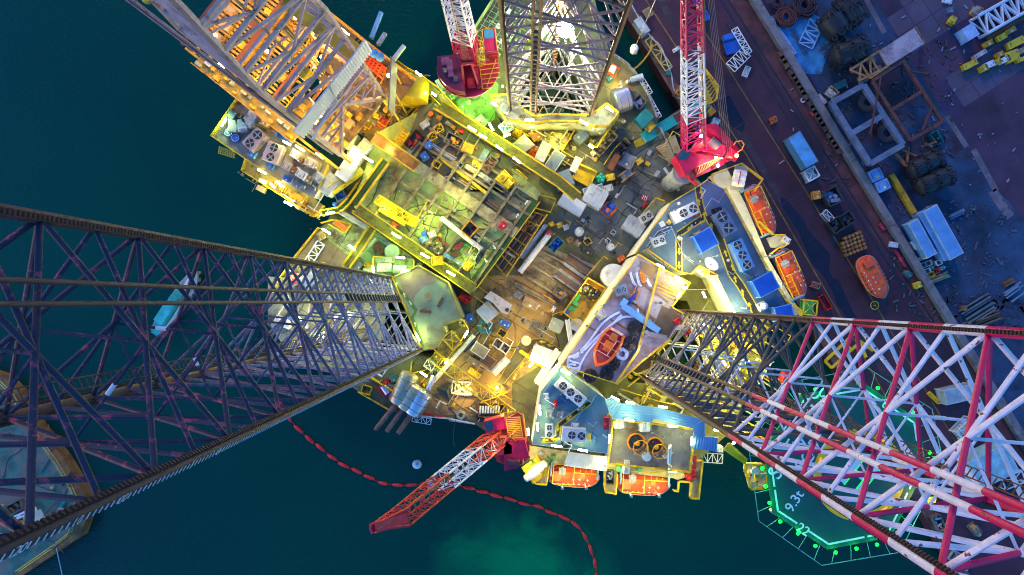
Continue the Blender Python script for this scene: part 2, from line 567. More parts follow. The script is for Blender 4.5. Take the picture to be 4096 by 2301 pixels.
def barn(base,dirtc,zlo=26,zhi=62,sc=(0.42,0.36,0.40)):
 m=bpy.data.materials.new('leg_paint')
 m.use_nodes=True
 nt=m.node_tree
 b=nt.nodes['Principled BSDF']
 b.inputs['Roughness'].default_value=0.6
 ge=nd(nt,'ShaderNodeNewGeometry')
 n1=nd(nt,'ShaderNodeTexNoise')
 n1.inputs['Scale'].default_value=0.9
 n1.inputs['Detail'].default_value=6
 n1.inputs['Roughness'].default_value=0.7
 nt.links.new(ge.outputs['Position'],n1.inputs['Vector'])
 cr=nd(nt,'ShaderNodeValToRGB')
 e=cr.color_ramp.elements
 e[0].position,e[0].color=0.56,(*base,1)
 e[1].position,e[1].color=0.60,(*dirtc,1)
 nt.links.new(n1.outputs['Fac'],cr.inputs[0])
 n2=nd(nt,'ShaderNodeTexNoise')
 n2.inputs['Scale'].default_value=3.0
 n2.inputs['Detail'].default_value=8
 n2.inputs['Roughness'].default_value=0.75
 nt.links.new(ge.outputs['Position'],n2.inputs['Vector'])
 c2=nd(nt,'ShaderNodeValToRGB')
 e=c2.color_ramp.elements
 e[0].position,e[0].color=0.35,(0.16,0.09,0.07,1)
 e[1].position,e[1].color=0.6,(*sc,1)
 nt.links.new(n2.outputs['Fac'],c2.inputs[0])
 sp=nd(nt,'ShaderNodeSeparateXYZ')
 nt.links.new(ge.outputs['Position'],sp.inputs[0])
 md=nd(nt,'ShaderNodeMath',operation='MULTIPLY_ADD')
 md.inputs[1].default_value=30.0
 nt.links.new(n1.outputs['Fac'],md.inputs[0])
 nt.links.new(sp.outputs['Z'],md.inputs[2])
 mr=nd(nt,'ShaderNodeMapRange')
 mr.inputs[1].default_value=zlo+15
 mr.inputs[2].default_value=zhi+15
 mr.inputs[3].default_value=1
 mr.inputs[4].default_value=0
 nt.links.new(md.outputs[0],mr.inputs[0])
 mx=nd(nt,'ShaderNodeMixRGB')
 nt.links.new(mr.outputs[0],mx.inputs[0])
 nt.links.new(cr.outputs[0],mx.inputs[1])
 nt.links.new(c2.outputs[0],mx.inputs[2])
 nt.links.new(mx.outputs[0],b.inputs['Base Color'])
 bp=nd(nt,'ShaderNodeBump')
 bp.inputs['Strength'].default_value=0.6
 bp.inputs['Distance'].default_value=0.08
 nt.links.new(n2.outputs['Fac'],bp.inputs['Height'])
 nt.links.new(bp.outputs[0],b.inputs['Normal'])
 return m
def speck(base,dirtc,pos=0.66):
 m=bpy.data.materials.new('chipped_paint')
 m.use_nodes=True
 nt=m.node_tree
 b=nt.nodes['Principled BSDF']
 b.inputs['Roughness'].default_value=0.5
 ge=nd(nt,'ShaderNodeNewGeometry')
 n1=nd(nt,'ShaderNodeTexNoise')
 n1.inputs['Scale'].default_value=1.6
 n1.inputs['Detail'].default_value=5
 nt.links.new(ge.outputs['Position'],n1.inputs['Vector'])
 cr=nd(nt,'ShaderNodeValToRGB')
 e=cr.color_ramp.elements
 e[0].position,e[0].color=pos,(*base,1)
 e[1].position,e[1].color=pos+0.03,(*dirtc,1)
 e2=cr.color_ramp.elements.new(0.3)
 e2.color=(*[c*0.8 for c in base],1)
 nt.links.new(n1.outputs['Fac'],cr.inputs[0])
 nt.links.new(cr.outputs[0],b.inputs['Base Color'])
 return m
LEGRED=speck((0.62,0.006,0.105),(0.12,0.03,0.02))
LEGWHT=speck((0.80,0.78,0.80),(0.22,0.07,0.03),.635)
RACKM=M((0.045,0.02,0.016),0.7,var=0.4,scale=1.5)
def zl(n):
 return CAMZ-LEV0-BAY*n
def leg(label,A,B,C,top,brace_m,chord_m,upper=None,tooth=RACKM,pipes=(0.27,0.35)):
 pa,pb,pc=rel(A),rel(B),rel(C)
 ct=(pa+pb+pc)/3
 t=T('lattice_tower',label,'rig leg',(ct.x,ct.y,16))
 lowest=12
 zt=zl(top)
 ubr=4.0
 for ci,c in enumerate((pa,pb,pc)):
  d=(c-ct).normalized()
  sd=V((-d.y,d.x,0))
  def chord_piece(z0,z1,mat):
   return MB().tube((c.x,c.y,z0),(c.x,c.y,z1),0.33,12).build('chord',mat,t,smooth=True)
  if upper:
   chord_piece(-3,zl(ubr),chord_m)
   k=ubr
   i=0
   while k>top+0.01:
    chord_piece(zl(k),zl(k-0.5),LEGRED if i%2==0 else LEGWHT)
    k-=0.5
    i+=1
  else:
   chord_piece(-3,zt,chord_m)
  rk=MB()
  rk.box((c.x,c.y,(zt-3)/2),(0.78,0.2,zt+3),math.atan2(sd.y,sd.x))
  zz=zt-0.2
  ang=math.atan2(sd.y,sd.x)
  while zz>14:
   for e in(-1,1):
    p=c+sd*(e*0.46)
    rk.box((p.x,p.y,zz),(0.16,0.26,0.15),ang)
   zz-=0.31
  rk.build('rack',tooth,t)
 faces=[(pa,pb),(pb,pc),(pc,pa)]
 low=MB()
 for fi,(u,v)in enumerate(faces):
  for n in range(top,lowest):
   z0,z1=zl(n),zl(n+1)
   zm=(z0+z1)/2
   up=upper and n<ubr
   cols=[brace_m]*3
   if up:
    cols=[LEGRED,LEGWHT,LEGWHT]if fi!=1 else[LEGWHT,LEGRED,LEGWHT]
   for i,(p,q)in enumerate((((u.x,u.y,z1),(v.x,v.y,z0)),((u.x,u.y,z0),(v.x,v.y,z1)),((u.x,u.y,zm),(v.x,v.y,zm)))):
    if n>8 and i==2 and fi==1:
     continue
    if n>8:
     low.tube(p,q,0.18,8,cap=False)
     continue
    MB().tube(p,q,(0.18 if i<2 else 0.165)*(.86 if top==-2 else 1),9,cap=False).build('brace',cols[i],t,smooth=True)
 low.build('lower_bracing',brace_m,t,smooth=True)['kind']='stuff'
 mids=[(u+v)/2 for u,v in faces]
 for n in range(top,lowest):
  zm=(zl(n)+zl(n+1))/2
  for i in range(3):
   a,b=mids[i],mids[(i+1)%3]
   MB().tube((a.x,a.y,zm),(b.x,b.y,zm),0.1,6,cap=False).build('inner_brace',LEGWHT if upper else brace_m,t,smooth=True)
   if(n+i)%3==0:
    q,w=a.lerp(b,0.42),a.lerp(b,0.52)
    MB().tube((q.x,q.y,zm),(w.x,w.y,zm),0.14,8).build('marker_sleeve',WHT,t)
 ld=MB()
 lp=ct.lerp(pc,0.35)
 dx=(mids[1]-mids[2]).normalized()
 for e in(-0.35,0.35):
  ld.beam((lp.x+dx.x*e,lp.y+dx.y*e,14),(lp.x+dx.x*e,lp.y+dx.y*e,zt-8),0.07)
 z=14
 while z<zt-8:
  ld.beam((lp.x-dx.x*.35,lp.y-dx.y*.35,z),(lp.x+dx.x*.35,lp.y+dx.y*.35,z),0.06)
  z+=0.6
 ld.build('ladder',RST,t)
 q=[pa.lerp(pb,k)-(ct-(pa+pb)/2).normalized()*0.5 for k in pipes]
 for w in q:
  if upper:
   MB().tube((w.x,w.y,12),(w.x,w.y,zl(ubr)),0.2,10).build('pump_pipe',chord_m,t,smooth=True)
   k,i=ubr,0
   while k>top+.01:
    MB().tube((w.x,w.y,zl(k)),(w.x,w.y,zl(k-.5)),0.2,10).build('pump_pipe',LEGRED if i%2==0 else LEGWHT,t,smooth=True)
    k-=.5
    i+=1
  else:
   MB().tube((w.x,w.y,12),(w.x,w.y,zt),0.13 if top==-2 else .19,10).build('pump_pipe',chord_m,t,smooth=True)
 z=18
 while z<52:
  MB().beam((q[0].x,q[0].y,z),(q[1].x,q[1].y,z),0.35,0.5).build('pipe_clamp',DRK,t)
  z+=1.7
 return t,(pa,pb,pc,ct)
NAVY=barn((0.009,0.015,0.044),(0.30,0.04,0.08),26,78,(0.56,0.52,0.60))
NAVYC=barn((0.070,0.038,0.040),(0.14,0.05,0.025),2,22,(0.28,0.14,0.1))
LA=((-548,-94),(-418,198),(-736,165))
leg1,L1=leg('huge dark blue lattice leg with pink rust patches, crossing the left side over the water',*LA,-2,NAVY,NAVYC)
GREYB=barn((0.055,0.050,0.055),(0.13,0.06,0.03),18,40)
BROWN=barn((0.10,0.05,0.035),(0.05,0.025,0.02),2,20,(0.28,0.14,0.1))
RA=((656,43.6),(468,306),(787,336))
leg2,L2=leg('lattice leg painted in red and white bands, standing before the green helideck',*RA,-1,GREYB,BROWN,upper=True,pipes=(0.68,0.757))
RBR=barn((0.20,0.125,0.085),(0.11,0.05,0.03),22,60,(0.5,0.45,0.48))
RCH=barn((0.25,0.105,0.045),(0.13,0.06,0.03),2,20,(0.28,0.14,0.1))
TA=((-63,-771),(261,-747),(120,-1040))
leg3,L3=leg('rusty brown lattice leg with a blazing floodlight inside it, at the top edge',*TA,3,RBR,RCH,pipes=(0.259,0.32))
def words(txt,size,name,mat,parent,m,ext=0.0,bold=0.0):
 cu=bpy.data.curves.new(name,'FONT')
 cu.body=txt
 cu.size=size
 cu.align_x='CENTER'
 cu.align_y='CENTER'
 cu.extrude=ext
 cu.offset=bold
 tmp=bpy.data.objects.new('tmp',cu)
 COL.objects.link(tmp)
 bpy.context.view_layer.update()
 me=bpy.data.meshes.new_from_object(tmp)
 bpy.data.objects.remove(tmp)
 me.transform(m)
 if parent is not None:
  me.transform(parent.matrix_basis.inverted())
 me.materials.clear()
 me.materials.append(mat)
 o=bpy.data.objects.new(name,me)
 COL.objects.link(o)
 o.parent=parent
 return o
b_=L1[1]
od=(b_-L1[3]).normalized()
sd_=V((od.y,-od.x,0))
if sd_.x>0:
 sd_=-sd_
ticks=MB()
rd=V((b_.x,b_.y,0)).normalized()
tn=V((0.85,-0.52,0)).normalized()
zz=20.0
while zz<zl(-2):
 a=b_+tn*0.345
 ticks.box((a.x,a.y,zz),(0.3,0.03,0.06),math.atan2(tn.y,tn.x)+math.pi/2)
 zz+=0.4
ticks.build('draught_mark',WHT,leg1)
ax=V((-tn.y,tn.x,0))
for px,tx in((85,'20'),(525,'10'),(875,'00'),(1405,'5'),(1605,'0')):
 s_=px/1.8867
 k=(NX-s_)/418
 z=CAMZ-114.5/k
 p=b_+tn*0.36
 m=Matrix(((0,ax.x,tn.x,p.x),(0,ax.y,tn.y,p.y),(-1,0,0,z),(0,0,0,1)))
 words(tx,0.62,'draught_number',WHT,leg1,m)
def Q(k,pts,z):
 R(k)
 return P(pts,z)
DZ=10.0
HULLP=(Q('a1',[(1060,450),(1270,590),(1365,650),(1400,560),(1640,250),(1830,-60),(1890,-280)],DZ)+Q('a2',[(560,-280),(640,60),(740,400),(860,480),(930,560),(1000,660),(1110,890),(1090,960),(1180,1000),(1300,1260),(1440,1390),(1700,1430)],DZ)+Q('b3',[(60,880)],DZ)+Q('c3',[(-120,60),(-300,380)],DZ)+Q('c2',[(1450,545),(1330,640),(720,620),(250,700),(100,640),(-40,460)],DZ)+Q('c1',[(1640,300),(1460,260),(1150,230),(1020,190),(870,120),(770,60)],DZ)+Q('b1',[(150,1060),(80,1000),(160,700),(290,510),(480,270),(530,240),(560,180)],DZ))
def well(L,g=1.42):
 pa,pb,pc,ct=L
 o=[]
 for c,p,n in((pa,pc,pb),(pb,pa,pc),(pc,pb,pa)):
  e=(c-ct)*g
  o+=[ct+e+(p-c)*0.12,ct+e+(n-c)*0.12]
 return[(q.x,q.y)for q in o]
DECKM=M((0.17,0.17,0.065),0.6,var=0.45,dirt=(0.10,0.075,0.045),amt=0.45,scale=0.22,bump=0.1)
HULLM=M((0.20,0.26,0.10),0.6,var=0.4,dirt=RUST,amt=0.35,scale=0.4)
hull=T('rig_hull','broad three-sided floating hull crowded with lit machinery, moored beside the quay','rig hull',(0,0,DZ))
flat([(p.x,p.y)for p in HULLP],[well(L1),well(L2),well(L3)],-2,DZ,MB()).build('main_deck',DECKM,hull)
def zone(k,pts,rgb,z=DZ+.006,par=None,name='deck_plating',dirt=(0.12,0.085,0.045),amt=0.35,sc=0.3,var=0.35):
 return MB().sheet(Q(k,pts,z),z).build(name,M(rgb,0.6,var=var,dirt=dirt,amt=amt,scale=sc,bump=0.08),par or hull)
zone('b2',[(-330,640),(340,620),(480,680),(380,900),(300,940),(370,1210),(0,1447),(-560,1447),(-560,1120),(-300,980)],(0.42,0.27,0.085))
zone('c1',[(1200,-60),(1932,-60),(1932,260),(1480,240),(1160,215),(1050,150)],(0.38,0.23,0.085),DZ+.01)
zone('b2',[(120,360),(640,560),(500,820),(60,640)],(0.36,0.28,0.15),DZ+.014)
zone('a2',[(640,1000),(1000,880),(1230,1200),(1150,1447),(300,1447),(380,1250)],(0.13,0.15,0.11),DZ+.012,dirt=(0.08,0.07,0.06))
zone('b2',[(640,-40),(1150,-60),(1100,120),(820,500),(560,430),(300,200)],(0.16,0.175,0.15),DZ+.018,dirt=(0.1,0.08,0.06))
zone('a1',[(660,830),(1010,790),(1130,1010),(1000,1100),(880,1010),(700,1000)],(0.22,0.13,0.02),DZ+.012,dirt=(0.10,0.06,0.015))
zone('a1',[(1420,620),(1640,420),(1830,640),(1800,900),(1700,980),(1560,860)],(0.22,0.50,0.10),DZ+.012)
zone('a2',[(660,520),(860,500),(1000,760),(1100,1000),(900,1060),(760,860)],(0.24,0.20,0.09),DZ+.022)
zone('b1',[(560,240),(700,190),(870,270),(700,480),(590,420),(480,300)],(0.36,0.46,0.18),DZ+.012)
zone('b1',[(300,520),(470,300),(690,480),(640,600),(300,600)],(0.26,0.19,0.10),DZ+.016)
zone('b1',[(880,280),(1300,560),(1230,640),(880,620),(780,480)],(0.28,0.50,0.16),DZ+.012)
zone('b1',[(90,640),(820,700),(1060,800),(1000,840),(880,1447),(300,1300),(90,990)],(0.40,0.38,0.22),DZ+.02)
R('c1')
rail(hull,[(780,60),(1010,195)],DZ)
rail(hull,[(1150,232),(1470,262),(1650,300)],DZ,LGR)
rail(hull,[(1040,200),(1420,245)],DZ,RED)
R('b1')
rail(hull,[(140,760),(200,640),(290,510),(480,275),(560,315)],DZ)
rail(hull,[(500,240),(590,215),(730,250),(680,320),(560,250)],DZ)
R('a1')
rail(hull,[(1060,460),(1140,520),(1265,590),(1370,665),(1555,860)],DZ+3)
grating(hull,[(1060,460),(1265,590),(1340,650),(1560,850),(1540,890),(1330,720),(1230,640),(1060,545)],DZ+3,M((0.30,0.30,0.08),0.6,dirt=DIRT))
rail(hull,[(1060,550),(1180,570),(1330,740),(1480,880),(1555,900)],DZ+3)
R('a2')
rail(hull,[(740,405),(860,485),(930,560),(1000,660),(1090,890)],DZ,GRY)
rail(hull,[(1110,960),(1250,1280),(1420,1400)],DZ,GRY)
R('b2')
rail(hull,[(-100,1420),(60,1130),(180,1110),(250,1112),(370,1190)],DZ,toe=False,h=.25)
rail(hull,[(-60,1447),(150,1190),(230,1160),(330,1230)],DZ,toe=False,h=.25)
PATHG=M((0.10,0.12,0.05),0.65,dirt=DIRT)
zone('b2',[(-110,1440),(60,1120),(185,1108),(250,1112),(375,1192),(335,1235),(230,1165),(140,1195),(-50,1460)],(0.13,0.13,0.06),DZ+.024,name='painted_path')
ARROW=[(-.5,-.14),(.05,-.14),(.05,-.36),(.55,0),(.05,.36),(.05,.14),(-.5,.14)]
def arrows(k,rows,z,mat,par,size=0.75):
 R(k)
 for x1,y1,x2,y2 in rows:
  a,b=at(x1,y1,z),at(x2,y2,z)
  d=(b-a).normalized()
  n=V((-d.y,d.x,0))
  MB().sheet([a+d*(u*size*1.5)+n*(v*size*1.3)for u,v in ARROW],z).build('painted_arrow',mat,par)
YPT=M((0.80,0.58,0.03),0.6,var=0.3)
arrows('b2',[(230,1132,205,1130),(290,1160,260,1150),(175,1160,160,1180),(130,1225,115,1250),(145,1282,120,1275),(75,1310,60,1335),(20,1400,5,1425)],DZ+.03,YPT,hull)
PZ=13.5
pd=T('pipe_deck','raised pale green cross-beamed deck in the middle of the hull, ringed by grating walkways','pipe deck',(-10,6,PZ))
R('s1')if False else None
GX,GY,GS=0,0,1.0
PDP=[(1416,831),(1893,1170),(2165,770),(1739,413),(1501,535)]
PDM=M((0.36,0.44,0.14),0.6,var=0.35,dirt=(0.18,0.15,0.06),amt=0.4,scale=0.35,bump=0.1)
P_PD=P(PDP,PZ)
MB().prism(P_PD,DZ,PZ).build('deck_plate',PDM,pd)
def S(k=None):
 global GX,GY,GS
 GX,GY,GS=0,0,1.0
zone('a1',[(1240,800),(1330,780),(1932,1150),(1932,1447),(1480,1447),(1210,1230),(1130,1080)],(0.15,0.155,0.09),PZ+.006,pd)
zone('b1',[(1600,-80),(1960,20),(2100,60),(1880,300),(1640,180)],(0.22,0.21,0.10),PZ+.006,pd)
S()
BEAMM=M((0.30,0.25,0.13),0.55,var=0.3,dirt=(0.16,0.10,0.05),amt=0.4,scale=0.6)
a0_,a1_=V((1500,860)),V((1893,1140))
for i in range(7):
 f=i/6
 p=a0_.lerp(a1_,f)
 q=p+V((255,-375))*(0.97 if i<6 else .9)
 MB().prism(P(strip(p.x,p.y,q.x,q.y,10),PZ+.75),PZ,PZ+.75).build('cross_beam',BEAMM,pd)
for(x1,y1,x2,y2,w)in((1560,700,2060,1030,9),(1660,560,2130,870,10),(1700,500,2150,800,9)):
 MB().prism(P(strip(x1,y1,x2,y2,w),PZ+.6),PZ,PZ+.6).build('long_beam',BEAMM,pd)
PLK=M((0.34,0.19,0.055),0.65,var=0.4,dirt=(0.14,0.08,0.03),amt=0.35,scale=0.8)
PLK2=M((0.42,0.36,0.18),0.65,var=0.4,dirt=(0.2,0.12,0.05),amt=0.4,scale=0.8)
R('a1')
MB().prism(P(strip(890,1030,1215,1255,92),PZ+2.2),PZ+1.9,PZ+2.2).build('plank_walkway',PLK,pd)
rail(pd,[(925,1005),(1225,1215)],PZ+2.2,r=.07)
rail(pd,[(880,1080),(1190,1295)],PZ+2.2,r=.07)
MB().prism(P(strip(1215,1255,1960,1760,88),PZ+.6),PZ+.3,PZ+.6).build('plank_walkway',PLK2,pd)
GRT=M((0.19,0.19,0.03),0.6,var=0.4,dirt=DIRT,amt=0.3,scale=1.5)
GRTG=M((0.04,0.11,0.025),0.6,var=0.35,dirt=DIRT,amt=0.2,scale=1.5)
def walk(par,k,pts,w,z,mat,rails=(1,1),bars=True,legs=None):
 R(k)
 for(a,b)in zip(pts[:-1],pts[1:]):
  q=strip(*a,*b,w)
  m=MB().prism(P(q,z),z-.12,z)
  if bars:
   A,B,C,D=P([q[0],q[1],q[2],q[3]],z)
   n=int((B-A).length/0.5)
   for i in range(n):
    f=(i+.5)/n
    m.beam(A.lerp(B,f)+V((0,0,.02)),D.lerp(C,f)+V((0,0,.02)),0.08,0.06)
  m.build('walkway',mat,par)
 for s,on in((1,rails[0]),(-1,rails[1])):
  if on:
   o=[]
   for i,p in enumerate(pts):
    d=V(pts[min(i+1,len(pts)-1)])-V(pts[max(i-1,0)])
    d.normalize()
    o.append((p[0]-d.y*s*w/2,p[1]+d.x*s*w/2))
   rail(par,o,z,r=.055)
walk(pd,'a1',[(1385,800),(1932,1145),(2290,1380),(2420,1490)],78,PZ+1.2,GRT)
walk(pd,'b1',[(760,130),(1180,420),(1640,735)],84,PZ+1.2,GRT)
walk(pd,'b1',[(1640,700),(1790,500),(2000,210),(2110,60)],78,PZ+.5,GRTG,(1,0))
walk(pd,'b1',[(745,100),(860,-60),(985,-230)],60,PZ+1.2,GRTG)
walk(hull,'b1',[(880,280),(790,420),(690,560),(700,640)],55,DZ+2.5,GRT)
walk(hull,'b1',[(500,165),(640,140),(720,60),(790,-50)],40,DZ+2,GRTG)
arrows('b1',[(1800,420,1815,440),(1735,520,1750,540)],PZ+.56,WHT,pd,.6)
arrows('b2',[(40,180,60,150),(110,80,125,60)],PZ+.56,WHT,pd,.6)
JM=M((0.34,0.42,0.22),0.6,var=0.3,dirt=(0.22,0.2,0.12),amt=0.35,scale=0.3)
JW=M((0.40,0.42,0.28),0.6,var=0.3,dirt=DIRT,amt=0.25)
JP=M((0.34,0.25,0.18),0.7,var=0.2,scale=0.4)
def house(name,label,cat,k,pts,z0,z1,wm,rm,lip=0.25):
 w=Q(k,pts,z1)
 c=cen(w)
 t=T(name,label,cat,(c.x,c.y,z0))
 MB().prism(w,z0,z1-.12).build('wall',wm,t)
 o=[c.to_2d()+(p.to_2d()-c.to_2d())*(1+lip/max(1,(p.to_2d()-c.to_2d()).length))for p in w]
 MB().prism([(p.x,p.y)for p in o],z1-.12,z1).build('roof',rm,t)
 return t
JZ=16.0
J1P=[(1035,650),(1230,560),(1450,690),(1560,950),(1410,1010),(1430,1060),(1350,1180),(1260,1190),(1150,920)]
j1=house('jack_house','pale green jack house roof with a bare brown patch, beside the dark blue leg','jack house','b1',J1P,DZ,JZ,JW,JM)
zone('b1',[(1075,655),(1238,572),(1340,640),(1365,680),(1260,720),(1200,785),(1185,850),(1120,770)],(0.33,0.245,0.18),JZ+.006,j1,'bare_patch',amt=0.1)
zone('b1',[(1045,660),(1075,720),(1150,790),(1220,890),(1190,950),(1260,1130),(1270,1180),(1220,1120),(1165,950),(1195,905),(1120,800),(1040,720)],(0.12,0.28,0.07),JZ+.01,j1,'painted_path')
arrows('b1',[(1060,700,1062,680),(1120,780,1115,765),(1165,840,1175,855),(1200,1000,1198,985)],JZ+.016,WHT,j1,.55)
R('b1')
rail(j1,J1P,JZ,closed=True,r=.07)
for(x1,y1,x2,y2,w,mt)in((1285,770,1310,820,44,TAN),(1370,870,1410,800,22,BRN),(1235,900,1320,910,22,BRN)):
 MB().prism(P(strip(x1,y1,x2,y2,w),JZ+.3),JZ,JZ+.3).build('hatch',mt,j1)
J3=[(1770,730),(1932,720),(2020,835),(2110,885),(2230,870),(2500,880),(2560,850),(2640,790),(2730,860),(2650,960),(2560,960),(2420,925),(2230,920),(2090,935),(1900,920)]
j3=house('jack_house','grey angular jack house with yellow rails, around the foot of the rusty leg','jack house','a1',J3,DZ,JZ,JW,GRY)
R('a1')
rail(j3,J3,JZ,closed=True,r=.07)
J2=[(1090,870),(1280,900),(1345,900),(1190,1120),(1060,1250),(1040,1330),(930,1380),(900,1340),(960,1290),(1080,1100)]
j2=house('jack_house','yellow railed jack house at the foot of the red and white leg','jack house','b2',J2,DZ,JZ,JW,M((0.16,0.12,0.07),0.6,dirt=DIRT))
R('b2')
rail(j2,[(1190,1120),(1120,1180),(1060,1250),(1040,1330),(930,1380)],JZ,r=.08)
rail(j2,[(960,1290),(900,1350),(985,1400),(1010,1447)],JZ,r=.08)
AZ,UZ=20.0,23.5
acc=T('accommodation_block','white-walled living quarters with blue-grey roofs and an upper rusty pink deck','living quarters',at(0,0,DZ)*0+V((20,-8,DZ)))
WALLW=M((0.74,0.72,0.62),0.55,var=0.15,dirt=(0.45,0.38,0.25),amt=0.15,scale=0.5)
RFB=M((0.115,0.20,0.28),0.5,var=0.3,dirt=(0.10,0.14,0.17),amt=0.35,scale=0.2,bump=0.05)
RFT=M((0.15,0.30,0.32),0.5,var=0.3,dirt=(0.14,0.2,0.2),amt=0.3,scale=0.2,bump=0.05)
RFP=M((0.29,0.255,0.33),0.65,var=0.3,dirt=(0.18,0.11,0.09),amt=0.35,scale=0.28,bump=0.08)
RA_=Q('b2',[(1185,85),(1415,-45),(1470,-90),(1600,-20),(1932,610),(2110,900),(2110,930),(1860,930),(1690,920),(1550,640),(1400,560),(1345,620),(1240,600),(1090,510),(1000,435),(925,470)],AZ)
RB_=Q('c2',[(370,-137),(700,110),(745,250),(720,530),(150,460),(215,60)],AZ)
RC_=Q('b2',[(950,475),(1120,580),(1335,690),(1200,870),(1285,918),(1300,940),(1185,1115),(960,1290),(800,1447),(370,1310)],UZ)
MB().prism(RA_,DZ,AZ).build('wall',WALLW,acc)
MB().prism(RB_,DZ,AZ).build('wall',WALLW,acc)
MB().prism(RC_,DZ,UZ).build('wall',WALLW,acc)
def inset(pts,d):
 c=cen(pts)
 return[(p.x+(c.x-p.x)*d/max(1,(c.to_2d()-p.to_2d()).length),p.y+(c.y-p.y)*d/max(1,(c.to_2d()-p.to_2d()).length))for p in pts]
MB().prism(inset(RA_,.1),AZ,AZ+.03).build('roof',RFB,acc)
MB().prism(inset(RB_,.1),AZ,AZ+.03).build('roof',RFT,acc)
MB().prism(inset(RC_,.1),UZ,UZ+.03).build('roof',RFP,acc)
R('b2')
rail(acc,[(925,470),(1185,90),(1415,-45),(1470,-90)],AZ,r=.06)
rail(acc,[(1600,-20),(1932,610),(2110,900)],AZ,r=.05)
rail(acc,[(945,475),(370,1310),(790,1447),(960,1290),(1185,1115)],UZ,r=.06)
rail(acc,[(950,475),(1120,580),(1335,690),(1200,870),(1285,918)],UZ,r=.06)
rail(acc,[(980,455),(1010,435),(1240,600),(1345,625),(1400,560),(1545,635)],AZ+.03,r=.07)
zone('b2',[(965,520),(1120,580),(1050,650),(970,600)],(0.20,0.115,0.07),UZ+.036,acc,'roof_plate',amt=0.2)
zone('b2',[(1130,860),(1285,920),(1180,1105),(1060,1030)],(0.125,0.085,0.055),UZ+.036,acc,'roof_plate',amt=0.2)
for(x1,y1,x2,y2)in((850,610,1180,830),(760,730,1090,970),(640,900,900,1060),(560,1010,690,1080)):
 MB().prism(P(strip(x1,y1,x2,y2,13),UZ+.12),UZ+.03,UZ+.12).build('roof_beam',BRN,acc)
MB().beam(at(1115,580,UZ+1),at(950,1205,UZ+1),.35).build('roof_girder',M((0.55,0.36,0.03),0.5,dirt=RUST,amt=0.3),acc)
MB().beam(at(950,1205,UZ+1),at(790,1440,UZ+1),.3).build('roof_girder',YEL,acc)
for dy in(0,38,75):
 MB().beam(at(1095+dy*.1,690+dy*.8,UZ+.25),at(1230+dy*.2,775+dy*.8-20,UZ+.25),.16).build('pipe',ORY,acc)
ROUTE=M((0.05,0.045,0.03),0.6,var=0.4,scale=0.6)
def route(k,pts,w,z,par):
 R(k)
 for i,(a,b)in enumerate(zip(pts[:-1],pts[1:])):
  zz=z+.004*(i%2)
  MB().sheet(P(strip(*a,*b,w),zz),zz).build('painted_route',ROUTE,par)
  for s in(-1,1):
   d=(V(b)-V(a)).normalized()
   n=V((-d.y,d.x))*(s*w/2)
   MB().sheet(P(strip(a[0]+n.x,a[1]+n.y,b[0]+n.x,b[1]+n.y,9),zz+.008),zz+.008).build('route_border',YPT,par)
route('b2',[(1262,600),(1258,320),(1450,190),(1420,90),(1400,-40)],42,AZ+.034,acc)
route('b2',[(1480,180),(1560,330),(1660,620),(1720,700),(1850,920)],56,AZ+.034,acc)
arrows('b2',[(1262,350,1262,375),(1262,450,1262,480),(1262,555,1262,580),(1345,275,1325,285),(1432,232,1412,240),(1452,178,1450,158),(1410,80,1405,60),(1430,10,1425,-5),(1505,260,1500,240),(1612,465,1605,445),(1665,570,1660,550),(1685,660,1680,640),(1740,760,1735,740),(1795,860,1788,840)],AZ+.055,YPT,acc)
route('c2',[(590,140),(350,320),(345,400),(310,430),(220,425)],34,AZ+.034,acc)
arrows('c2',[(530,185,510,200),(430,260,415,275),(345,335,345,355),(320,420,300,424),(250,428,230,428)],AZ+.055,YPT,acc)
GAL=M((0.55,0.55,0.45),0.6,var=0.25,dirt=(0.3,0.27,0.2),amt=0.25,scale=0.4)
R('b2')
MB().prism(Q('b2',[(1480,-110),(1620,-180),(1760,90),(1932,500),(2090,770),(2190,920),(2120,940),(1940,640),(1600,-10)],14),13.6,14).build('gallery',GAL,acc)
R('a2')
rail(acc,[(1520,1447),(1500,1320),(1640,1270),(1720,1240),(1880,1360),(1820,1447)],14)
tr=house('tank_room','low brown-stained roof holding two round orange baskets, above the two lower lifeboats','deckhouse','c2',[(760,272),(1062,300),(1372,345),(1335,662),(725,597)],DZ,15,WALLW,M((0.30,0.26,0.21),0.6,var=0.4,dirt=(0.10,0.085,0.07),amt=0.5,scale=0.25),.1)
R('c2')
rail(tr,[(760,272),(1062,300),(1372,345),(1335,662),(725,597)],15,closed=True,r=.08)
def corrugated(name,mat,par,k,pts,z,along,th=0.25,pitch=0.42):
 w=Q(k,pts,z)
 m=MB().prism(w,z-.1,z)
 A,B,C,D=w if along==0 else(w[1],w[2],w[3],w[0])
 n=max(2,int((B-A).length/pitch))
 for i in range(n+1):
  f=i/n
  p,q=A.lerp(B,f),D.lerp(C,f)
  m.beam(p+V((0,0,.06)),q+V((0,0,.06)),pitch*.45,.13)
 return m.build(name,mat,par)
can=T('canopy','blue corrugated canopy bending round the brown tank room roof','canopy',at(1000,220,DZ))
CB=M((0.10,0.25,0.55),0.45,var=0.2,dirt=(0.2,0.3,0.4),amt=0.15,scale=0.5)
for pts,al in(([(450,30),(500,-25),(735,130),(665,165)],0),([(660,165),(735,108),(840,155),(765,265)],0),([(765,265),(840,155),(1100,185),(1055,292)],1),([(1055,258),(1100,185),(1430,275),(1365,335)],1),([(1365,335),(1455,275),(1455,400),(1375,400)],0),([(1350,490),(1370,400),(1550,405),(1540,515)],0)):
 corrugated('canopy_sheet',CB,can,'c2',pts,17.2+.05*al+random.random()*.05,1-al)
